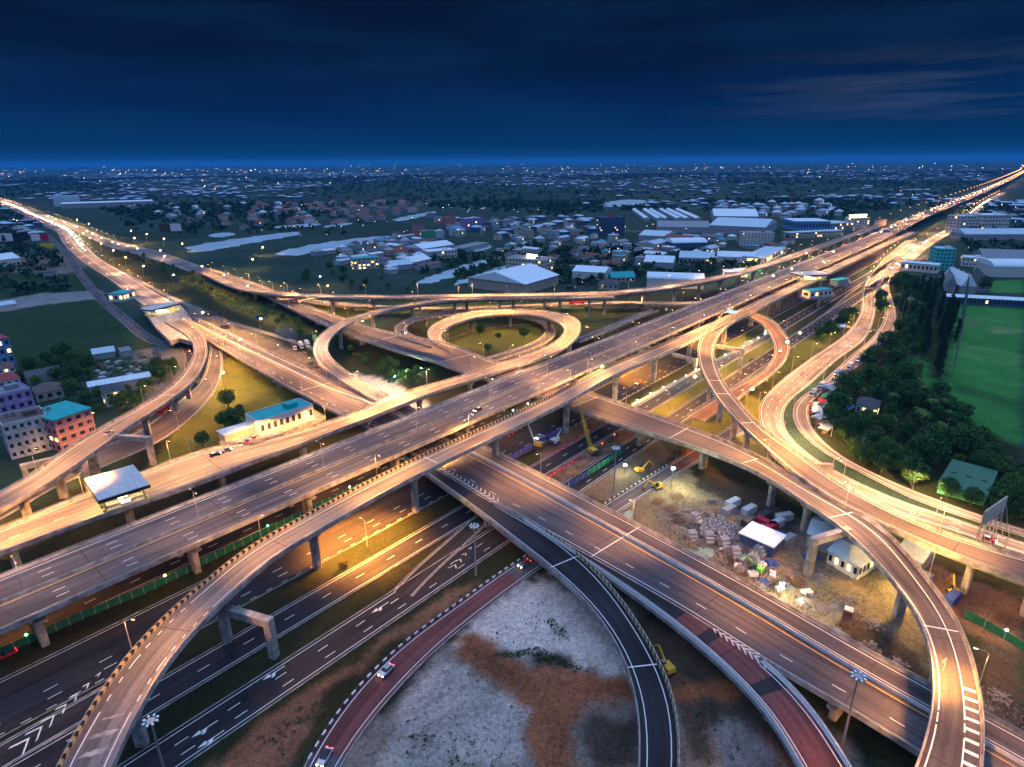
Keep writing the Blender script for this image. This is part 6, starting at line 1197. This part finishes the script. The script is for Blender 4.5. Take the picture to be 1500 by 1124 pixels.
# material stacks: every stack, crate and container is its own object
r_s = random.Random(5)
def stack(kind, p, ang, label, group, s=1.):
    root = empty(kind, p, ang); m_ = MB()
    if kind == 'pipe_stack':
        for j in range(3):
            for i in range(4 - j):
                y, z = (i - (3 - j) / 2) * 1.25, .6 + j * 1.05; n = 8; V = []
                for x in (-1.3, 1.3):
                    for rr in (.6, .45):
                        for k in range(n): V.append((x, y + math.cos(k * math.pi / 4) * rr, z + math.sin(k * math.pi / 4) * rr))
                f = []
                for k in range(n): k2 = (k + 1) % n; f += [(k, k2, 16 + k2, 16 + k), (8 + k2, 8 + k, 24 + k, 24 + k2), (k2, k, 8 + k, 8 + k2), (16 + k, 16 + k2, 24 + k2, 24 + k)]
                m_.add(V, f)
        m_.build('pipes', 'pipe_grey', root)
    elif kind == 'concrete_ring':
        n = 8; V = []
        for z in (0, 1.1):
            for rr in (1.15, .85):
                for k in range(n): V.append((math.cos(k * math.pi / 4) * rr, math.sin(k * math.pi / 4) * rr, z))
        f = []
        for k in range(n): k2 = (k + 1) % n; f += [(k, k2, 16 + k2, 16 + k), (8 + k2, 8 + k, 24 + k, 24 + k2), (16 + k, 16 + k2, 24 + k2, 24 + k)]
        m_.add(V, f); m_.build('ring', 'pipe_grey', root)
    elif kind == 'timber_stack':
        for k in range(16): m_.box(r_s.uniform(-.8, .8), r_s.uniform(-1.8, 1.8), .15 + .2 * (k % 4), r_s.uniform(4, 6), .25, .15, 0, r_s.uniform(-.5, .5))
        m_.build('planks', 'wood' if s < 1.5 else 'rust', root)
    elif kind == 'rebar_cage':
        for k in range(7): m_.box(0, (k - 3) * .55, .3, 5, .07, .07); m_.box((k - 3) * .7, 0, .6, .07, 3.6, .07); m_.box(0, (k - 3) * .55, .9, 5, .07, .07)
        m_.build('bars', 'rust', root)
    elif kind == 'container':
        m_.box(0, 0, 1.3, 6, 2.4, 2.6); [m_.box(-2.8 + k * .7, s_ * 1.22, 1.3, .3, .06, 2.3) for k in range(9) for s_ in (-1, 1)]; m_.build('box_shell', ['blue_tarp', 'pipe_grey', 'steel_dark', 'truck_white', 'pipe_grey'][r_s.randrange(5)] if label[:3] not in ('red', 'whi') else ('barrier_red' if label[:3] == 'red' else 'truck_white'), root); d_ = MB(); d_.box(3.02, 0, 1.2, .06, 2., 2.1); d_.build('door', 'steel', root)
    elif kind == 'sack_pallet':
        for k in range(12): m_.box((k % 3 - 1) * 1.0, ((k // 3) % 2 - .5) * 1.0, .35 + .55 * (k // 6), .95, .9, .5, 0, r_s.uniform(-.1, .1), top=.85)
        m_.build('sacks', 'tarp_white', root)
    elif kind == 'tarp_heap':
        n = 9; V = [(0, 0, 1.5)]
        for rr, z in ((1.2, 1.3), (2.4, .5), (3., 0)):
            for k in range(n): a = k * 2 * math.pi / n; V.append((math.cos(a) * rr * r_s.uniform(.8, 1.3), math.sin(a) * rr * .7 * r_s.uniform(.8, 1.3), z * r_s.uniform(.7, 1.3)))
        m_.add(V, [(0, 1 + k, 1 + (k + 1) % n) for k in range(n)] + [(1 + j * n + k, 1 + (j + 1) * n + k, 1 + (j + 1) * n + (k + 1) % n, 1 + j * n + (k + 1) % n) for j in range(2) for k in range(n)]); m_.build('tarpaulin', 'blue_tarp' if r_s.random() < .25 else 'concrete_dark', root)
    elif kind == 'rubble_pile':
        for k in range(60): a, q = r_s.uniform(0, 6.28), r_s.uniform(0, 2.6); m_.box(math.cos(a) * q, math.sin(a) * q, max(.1, 1. - q * .35) * r_s.uniform(.3, 1), r_s.uniform(.3, 1.), r_s.uniform(.2, .7), r_s.uniform(.2, .6), 0, a)
        m_.build('rubble', 'concrete_dark', root)
    root.scale = (s, s, s) if s < 1.5 else (1, 1, 1); tag(root, label, kind.replace('_', ' '), group); return root
PR = {}
def stacks(kind, s_, n, gap, label, group, seed, a0=.6):
    for i, (x, y) in enumerate(scatter(s_, n, gap, seed, None)):
        if kind in PR: o = copy_tree(PR[kind]); o.location = (x, y, 0); o.rotation_euler = (0, 0, a0 + r_s.uniform(-.6, .6)); tag(o, label, kind.replace('_', ' '), group)
        else: PR[kind] = stack(kind, (x, y, 0), a0, label, group)
        if kind == 'container': PR.pop(kind)
stacks('concrete_ring', '1022 768,1060 760,1082 780,1060 800,1030 786', 34, 2.1, 'grey concrete ring in the dense rows at the middle of the yard', 'concrete rings in the yard', 51)
stacks('pipe_stack', '1000 768,1020 760,1010 795,1090 800,1120 815,1100 830,1070 812', 9, 5, 'stack of grey pipes near the concrete rings', 'pipe stacks in the yard', 52)
stacks('sack_pallet', '1060 830,1110 850,1150 870,1190 900,1200 880,1150 850,1100 815', 12, 5, 'pallet of pale sacks along the lower edge of the yard', 'sack pallets in the yard', 53)
stacks('timber_stack', '1120 860,1170 880,1180 905,1130 890,1095 850', 7, 5, 'loose timber stack near the glaring work light', 'timber stacks in the yard', 54)
stacks('rebar_cage', '960 735,1000 720,985 760,1080 850,1110 860,1090 870,1180 850,1240 935,1300 960,1260 920', 12, 6, 'rusty reinforcement cage lying in the yard', 'reinforcement cages', 55)
stacks('container', '1060 735,1110 748,1150 775,1165 800,1120 790,1080 765,1040 750', 13, 5.5, 'metal site container under the curling road', 'site containers', 56)
stacks('rubble_pile', '970 740,1060 800,1150 850,1220 900,1190 940,1100 880,1000 820', 14, 6, 'low heap of rubble and dug earth in the yard', 'rubble heaps in the yard', 57)
stacks('timber_stack', '880 645,905 655,870 685,830 710,815 705', 7, 5, 'scattered formwork timber in the dug up strip', 'formwork in the dug up strip', 58)
stacks('rubble_pile', '415 505,440 515,470 530,490 545,470 555,440 530,400 512', 10, 5, 'reddish rubble heap beside the arc ramp', 'rubble by the arc ramp', 59)
stacks('rebar_cage', '1440 885,1490 905,1500 940,1440 915,1300 890,1320 910', 7, 7, 'reinforcement cage on the orange lit ground at right', 'cages at the right site', 60)
stacks('rubble_pile', '1180 905,1280 960,1340 985,1450 1000,1490 1040,1440 1040,1340 975', 12, 7, 'dark earth heap around the pits at lower right', 'earth heaps at lower right', 61)
stacks('container', '1330 845,1380 865,1400 885,1350 880', 4, 7, 'container between the two right ramps', 'containers between the ramps', 62)
for k_ in range(14): PR.pop('tarp_heap', None); p_ = scatter('980 745,1140 770,1240 850,1270 900,1180 905,1060 835', 14, 6, 91, None)[k_]; tag(stack('tarp_heap', (p_[0], p_[1], 0), k_, 'heap', 'tarpaulin heaps'), f'{nth(k_)} covered heap of material in the construction yard', 'covered heap')
stacks('timber_stack', '1000 790,1090 840,1200 905,1260 905,1200 860,1100 800', 12, 5, 'brown timber stack', 'brown timber in the yard', 92); stacks('rubble_pile', '960 720,1060 740,1150 800,1260 870,1300 930,1180 900,1040 820', 20, 5, 'dark churned soil heap', 'soil heaps in the yard', 93)
stack('container', at(1148, 762), .3, 'white site cabin with a red frame near the pale pier', None); stack('container', at(1128, 778), .5, 'red container beside the white site cabin', None); stack('container', at(1118, 770), 2.2, 'red steel frame box left of the red container', None)
for i in range(5): stack('sack_pallet', at(1056 + i * 5, 806 + i * 2.4), .9, f'{nth(i)} white crate from the left in the short row above the sheds', 'row of white crates', .5)
# scrap yard and market stalls
for i, (x, y) in enumerate(scatter('140 532,210 528,225 548,215 560,150 568,135 552', 34, 4.5, 71, None)):
    o = FC.copy(); col.objects.link(o); o.location = (x, y, .1); o.rotation_euler = (0, 0, r_s.uniform(0, 6)); o.data = SC_ if i else o.data.copy(); 
    if not i: SC_ = o.data; SC_.materials[1] = M('steel_dark'); SC_.materials[2] = M('steel_dark')
    tag(o, 'old car standing in the scrap yard behind the left ramp', 'car', 'cars in the scrap yard')
st_used = {}
for i, (u, v, m, s_) in enumerate(((1217, 578, 'tarp_white', 1.9), (1228, 585, 'tarp_blue', 1.1), (1210, 590, 'tarp_green', 1.4), (1204, 594, 'tarp_red', 1.1), (1215, 597, 'tarp_green', 1.), (1231, 595, 'roof_pale', 1.6), (1196, 600, 'tarp_white', 1.0), (1218, 606, 'tarp_white', 1.8), (1224, 603, 'tarp_blue', 1.1), (1196, 609, 'roof_white', 1.2), (1199, 619, 'tarp_white', 1.3), (1206, 628, 'wall_pink', 1.1), (1208, 634, 'roof_pale', 1.2), (1190, 606, 'tarp_red', .7), (1240, 604, 'tarp_blue', 1.2), (1206, 600, 'roof_dark', 1.2), (1190, 596, 'roof_redtile', .8))):
    root = empty('market_stall', at(u, v), r_s.uniform(.2, 1.2)); m_ = MB(); m_.add([(-3, -2, 2.4), (3, -2, 2.4), (3, 2, 2.4), (-3, 2, 2.4), (-3, 0, 3.2), (3, 0, 3.2)], [(0, 1, 5, 4), (4, 5, 2, 3), (0, 4, 3), (1, 2, 5)]); m_.build('awning', m, root); m_ = MB(); [m_.tube((sx * 2.8, sy * 1.8, 0), (sx * 2.8, sy * 1.8, 2.45), .06) for sx in (-1, 1) for sy in (-1, 1)]; m_.box(0, 0, .5, 4.5, 1.2, .9); m_.build('counter', 'wood', root); root.scale = (s_,) * 3
    tag(root, f'{nth(i)} market stall from the parked trucks with a {dict(tarp_white="white", tarp_blue="blue", tarp_green="green", tarp_red="red", roof_pale="pale grey", roof_white="white sheet", wall_pink="pink", roof_dark="dark", roof_redtile="dark red")[m]} awning', 'market stall', 'market stalls')
# ------------------------------------------------------------------ signs, gantries, billboards
def gantry(path, u, v, z, label, h=6.5, panels=((0, 'sign_blue'),), span=None, ln=5):
    q = path.near(at(u, v, z)); w_ = span or path.wd(q) + 1.; a = path.ang(q); root = empty('sign_gantry', path.pt(q), a + math.pi / 2); m_ = MB(); z0 = path.pt(q).z
    for s_ in (-1, 1): m_.tube((s_ * w_ / 2, 0, -min(z0, .2)), (s_ * w_ / 2, 0, h), .2)
    lattice(m_, (-w_ / 2, 0, h), (w_ / 2, 0, h), .8, .8, 8); m_.build('frame', 'steel', root)
    for x, mm in panels:
        p_ = MB(); p_.box(x, -.55, h + .2, ln, .15, 2.4, 0); p_.box(x, .55, h + .2, ln, .15, 2.4, 0); p_.build('sign_panel', mm, root); l_ = MB(); l_.box(x, -.64, h + .6, ln * .6, .03, .22); l_.box(x, -.64, h, ln * .7, .03, .22); l_.build('legend', 'sign_white', bpy.context.scene.objects[root.children[-1].name])
    tag(root, label, 'sign gantry', 'sign gantries')
gantry(N1, 455, 447, 8, 'dark sign gantry over the left part of the curling road', 6, ((-4, 'sign_dark'),)); gantry(Er, 1238, 490, 0, 'lilac sign gantry across the pale road', 6, ((3, 'sign_white'), (-9, 'sign_blue')), 30); gantry(Er, 1272, 432, 0, 'pink sign gantry near the top of the pale road', 6, ((0, 'wall_pink'),), ln=9)
gantry(R1, 1060, 468, 15, 'pale sign panel on a post where the high ramp leaves the single ramp', 6, ((0, 'sign_blue'),), ln=8); gantry(A, 1290, 346, 12.5, 'pair of blue signs over the far highway', 7, ((-7, 'sign_blue'), (7, 'sign_blue')), ln=8); gantry(R4, 1222, 356, 12.5, 'green direction sign at the far end of the long flyover', 7, ((0, 'sign_green'),), ln=9)
def billboard(a, b_, vt, label, parts, d=.6, clear_=.45):
    p0, p1 = at(*a, 0), at(*b_, 0); u = p1 - p0; W_ = u.length; h_ = height(*a, vt); c = (p0 + p1) / 2; root = empty('billboard', c, math.atan2(u.y, u.x)); m_ = MB()
    for k in range(5): m_.tube(((k / 4 - .5) * W_ * .92, .9, 0), ((k / 4 - .5) * W_ * .92, .9, h_), .18); m_.tube(((k / 4 - .5) * W_ * .92, 3, 0), ((k / 4 - .5) * W_ * .92, .9, h_ * .8), .1)
    m_.build('lattice_frame', 'steel', root); hb = h_ * (1 - clear_)
    for (x0, x1, mm) in parts: q = MB(); q.box(((x0 + x1) / 2 - .5) * W_, .2, h_ - hb / 2, (x1 - x0) * W_ - .1, d, hb); pn = q.build('panel', mm, root)
    tag(root, label, 'billboard', 'billboards'); return root, W_, h_, hb
bb, W_, h_, hb = billboard((-4, 364), (46, 361), 343, 'wide white billboard with a dark figure and a dark right panel at the left edge', ((0, .52, 'sign_white'), (.53, 1., 'sign_dark')))
m_ = MB(); [m_.tube((W_ * (-.30 + dx), -.2, h_ - hb * .9), (W_ * (-.27 + dx * .8), -.2, h_ - hb * .2), W_ * .018, W_ * .012) for dx in (0, .035, .08)]; m_.box(-W_ * .24, -.2, h_ - hb * .75, W_ * .12, .1, hb * .25); m_.build('dark_figure', 'sign_dark', bb)
bb, W_, h_, hb = billboard((49, 361), (74, 359), 344, 'second billboard with a white and a red panel near the left edge', ((0, .5, 'sign_white'), (.52, 1., 'truck_red')))
billboard((61, 369), (81, 368), 357, 'small bright yellow sign board beside the left side road', ((0, 1, 'sign_yellow'),)); billboard((236, 349), (268, 347), 329, 'billboard half dark red and half white beyond the right branch', ((0, .5, 'truck_brown'), (.5, 1, 'sign_white'))); billboard((1279, 338), (1296, 337), 322, 'pale billboard beside the glowing crowned office', ((0, 1, 'wall_tan'),))
# big roadside board seen nearly edge on, on a steel lattice
b0 = at(1428, 800, 0); root = empty('billboard', b0); h_ = 13.; m_ = MB(); far_ = at(1462, 775, 0) - b0; a = math.atan2(far_.y, far_.x); L_ = far_.length
for k in range(5): p = far_ * (k / 4); m_.tube(p, p + Vector((0, 0, h_)), .2); m_.tube(p + Vector((3 * math.sin(a), -3 * math.cos(a), 0)), p + Vector((0, 0, h_ * .8)), .12); m_.tube(far_ * (max(k - 1, 0) / 4) + Vector((0, 0, 4)), p + Vector((0, 0, 7)), .08)
m_.build('lattice_frame', 'steel', root); m_ = MB(); m_.box(far_.x / 2, far_.y / 2, h_ - 2.8, L_ * .9, .5, 5.6, 0, a); m_.build('panel', 'wall_cream', root); tag(root, 'large pale billboard on a steel lattice beside the pale road at the right edge', 'billboard', 'billboards')
# blue banner on the slope
root = empty('banner', at(282, 668), -.9); m_ = MB(); m_.tube((0, 0, 0), (0, 0, 9), .1); m_.build('pole', 'steel', root); m_ = MB(); m_.add([(0, -.04, 2), (2.4, -.04, 1.2), (2.2, -.04, 7.2), (0, -.04, 9), (0, .04, 2), (2.4, .04, 1.2), (2.2, .04, 7.2), (0, .04, 9)], [(0, 1, 2, 3), (7, 6, 5, 4), (0, 3, 7, 4), (1, 5, 6, 2), (2, 6, 7, 3), (0, 4, 5, 1)]); m_.build('cloth', 'truck_blue', root); tag(root, 'tall blue banner on a pole beside the toll ramp wall', 'banner')
# petrol station, poles, net fence, footpath
root = empty('fuel_canopy', at(1092, 402)); m_ = MB(); m_.box(0, 0, 5.5, 26, 14, .9); m_.build('roof', 'roof_pale', root); m_ = MB(); m_.box(0, -7.1, 5.5, 26, .2, 1.0); m_.build('fascia', 'glow_green', root); [MB().tube((x, y, 0), (x, y, 5.1), .3).build('column', 'steel', root) for x in (-9, 0, 9) for y in (-4, 4)]; l = bpy.data.objects.new('lamp_light', lightdata((.9, 1, .7), 30000, 0)); l.location = (0, 0, 4.6); link(l, root); tag(root, 'lit fuel station canopy with a green edge beyond the flyover', 'fuel station')
up = None
for i, (u, v, vt) in enumerate(((1259, 673, 640), (1217, 640, 616), (1342, 700, 670), (1228, 585, 563), (1235, 582, 562), (1318, 474, 440), (1322, 492, 430), (1470, 810, 770), (1384, 640, 612), (1312, 470, 420))):
    root = empty('utility_pole', at(u, v)); h_ = max(9, height(u, v, vt)); m_ = MB(); m_.tube((0, 0, 0), (0, 0, h_), .16, .1); m_.build('pole', 'concrete', root); m_ = MB(); m_.box(0, 0, h_ - .8, 1.9, .14, .14); m_.build('cross_arm', 'steel', root); tag(root, f'{nth(i)} concrete utility pole standing among the trees on the right', 'utility pole', 'utility poles')
P_ = catmull(px('1412 432,1408 470,1400 520,1392 560', 0), 12); root = empty('net_fence', tuple(P_[0])); m_ = MB(); q_ = MB(); c = P_[0]
for i, p in enumerate(P_):
    a = Vector(p - c); m_.tube(a, a + Vector((0, 0, 22)), .15)
    if i: [q_.tube(pa + Vector((0, 0, z)), a + Vector((0, 0, z)), .035, n=3, cap=False) for z in np.arange(1, 22, 1.)]; [q_.tube(pa.lerp(a, t_), pa.lerp(a, t_) + Vector((0, 0, 22)), .03, n=3, cap=False) for t_ in (.15, .3, .45, .6, .75, .9)]
    pa = a
m_.build('posts', 'steel', root); q_.build('net', 'fence_green', root); tag(root, 'tall green net fence along the edge of the playing field', 'net fence')
for s_, w_, lab in (('655 497,700 484,750 476,790 474', 1.6, 'pale footpath across the lawn inside the ring ramp'), ('745 388,800 388,900 390', 5, 'pale lane beside the canal in the middle distance'), ('740 331,860 336,960 340', 9, 'pale straight road across the plain before the hotel'), ('1238 545,1262 568,1290 588', 2, 'narrow path through the tree belt'), ('330 470,380 485,430 500,480 520', 5, 'dirt haul road between the broad highway and the pond'), ('100 350,150 385,200 410,260 440,330 470', 5, 'dirt haul road along the green strip at left')):
    p = Path(c=s_, w=w_, ds=5); o = surface(p, 'path', 'pavement_pale', None, .05, 0.); tag(o, lab, kind='structure')
p = Path(c='1180 480,1215 455,1245 430,1262 418', w=2.2); o = surface(p, 'drain', 'pavement_pale', None, .12, 0.); tag(o, 'concrete drain running up the grass beside the pale road', kind='structure')
# street lamps of the far highways beyond counting
mat('far_lamp', (1, .6, .3), .3, 0, em=(1, .42, .12), es=3.2)
m_ = MB(); fl_ = []
for pth, a0, a1, st, offs in ((A, 1000, A.L - 50, 75, (0,)), (A, 1300, 9000, 105, (-16, 38)), (M0, M0.L - 5200, M0.L - 1850, 85, (-16, 16)), (S5, 200, 2200, 100, (9,)), (A, 700, 1400, 70, (30,))):
    for k, q in enumerate(np.arange(max(a0, 5), min(a1, pth.L), st)):
        for o in offs:
            p = pth.pt(q, o); b0_ = 0 if abs(o) > 20 else p.z; d_ = math.hypot(p.x, p.y); s_ = max(.5, d_ / 1500); m_.tube((p.x, p.y, b0_), (p.x, p.y, p.z + 9), .1, n=4, m=1); m_.box(p.x, p.y, p.z + 9.3, s_, s_, s_ * .7, 0)
            if d_ < 5200 and (o == 0 or pth is S5 or (pth is M0 and o > 0)): fl_.append((p.x, p.y, p.z + 14, d_))
o = m_.build('distant_street_lamps', ['far_lamp', 'steel_dark']); tag(o, 'strings of orange street lamps along the highways towards the horizon', 'street lamps', kind='stuff')
for x, y, z, d_ in fl_: l = bpy.data.objects.new('lamp_light', lightdata((1, .42, .16), 90000, 165)); l.location = (x, y, z); link(l, o)

# ------------------------------------------------------------------ every repeated thing is told by its place in its group
def relabel(group, what, where, per=18):
    os_ = [o for o in bpy.data.objects if o.get('group') == group and o.parent is None]; uv_ = {o.name: proj(o.location) for o in os_}
    os_.sort(key=lambda o: -uv_[o.name][1]); nb = max(1, math.ceil(len(os_) / per)); k = math.ceil(len(os_) / nb)
    for b_ in range(nb):
        row = sorted(os_[b_ * k:(b_ + 1) * k], key=lambda o: uv_[o.name][0])
        for i, o in enumerate(row): o['label'] = f'{nth(i)} {what} from the left, ' + ('' if nb == 1 else f'{nth(b_)} row up, ') + where
for g_, w_, h_ in (('trees of the right belt', 'leafy green tree', 'tree belt at right'), ('bushes at the road edge', 'bushy roadside tree', 'belt edge along the outer road'), ('tall dark tree row', 'tall column-shaped dark tree', 'line beside the green field'), ('palms in the tree belt', 'palm', 'right tree belt'), ('trees by the left field', 'dark tree', 'clump by the left field'), ('trees by the junkyard', 'dark tree', 'clump round the scrap yard'), ('trees on the lit green slope', 'round dark tree', 'lit green slope between ramps'), ('trees inside the ring', 'round tree', 'lawn inside the ring ramp'), ('shrubs between the left highways', 'olive shrub-like tree', 'strip between the left highways'), ('bushes beside the arc ramp', 'olive bush', 'patch beside the arc ramp'), ('trees behind the long flyover', 'tree', 'bank behind the long flyover'), ('trees on the pond banks', 'dark tree', 'pond banks'), ('trees among the warehouses', 'tree', 'ground among the warehouses'), ('bushes on the grass strip', 'low bush', 'lit grass strip'),
    ('houses of the canal town', 'small coloured roof house', 'canal town'), ('houses below the hotel', 'small house', 'quarter below the dark hotel'), ('houses of the central town', 'small block', 'central town'), ('sheds before the shopping hall', 'low pale shed', 'sheds before the shopping hall'), ('pale roofed estate houses', 'pale roofed house', 'estate right of the market halls'), ('houses beyond the left highway', 'small house', 'district beyond the left highway'), ('dull red terrace houses', 'dull red roofed house', 'far terrace estate'),
    ('concrete rings in the yard', 'grey concrete ring', 'yard'), ('pipe stacks in the yard', 'stack of grey pipes', 'yard'), ('sack pallets in the yard', 'pallet of pale sacks', 'yard'), ('timber stacks in the yard', 'loose timber stack', 'yard'), ('reinforcement cages', 'rusty reinforcement cage', 'yard'), ('site containers', 'metal container', 'yard under the curling road'), ('rubble heaps in the yard', 'low rubble heap', 'yard'), ('formwork in the dug up strip', 'formwork pile', 'dug up strip'), ('rubble by the arc ramp', 'reddish rubble heap', 'ground beside the arc ramp'), ('cages at the right site', 'reinforcement cage', 'orange lit ground at right'), ('earth heaps at lower right', 'dark earth heap', 'ground at lower right'), ('containers between the ramps', 'container', 'ground between the right ramps'), ('brown timber in the yard', 'brown timber stack', 'yard'), ('soil heaps in the yard', 'dark soil heap', 'yard'), ('cars in the scrap yard', 'old car', 'scrap yard')):
    relabel(g_, w_, h_)
# ================================================================== HAZE
hb_ = MB(); hb_.box(0, 39500, 129.5, 130000, 83000, 261)
hz = hb_.build('haze', []) if False else None
mh = bpy.data.materials.new('haze'); mh.use_nodes = True; t = mh.node_tree; t.nodes.remove(t.nodes['Principled BSDF'])
pv = nd(t, 'ShaderNodeVolumePrincipled'); pv.inputs['Density'].default_value = 4.6e-5; pv.inputs['Color'].default_value = (.05, .42, .90, 1); pv.inputs['Anisotropy'].default_value = .0
t.links.new(pv.outputs[0], t.nodes['Material Output'].inputs['Volume']); MATS['haze'] = mh
hz = hb_.build('haze', 'haze'); tag(hz, 'thin blue evening haze over the plain', 'haze', kind='stuff')
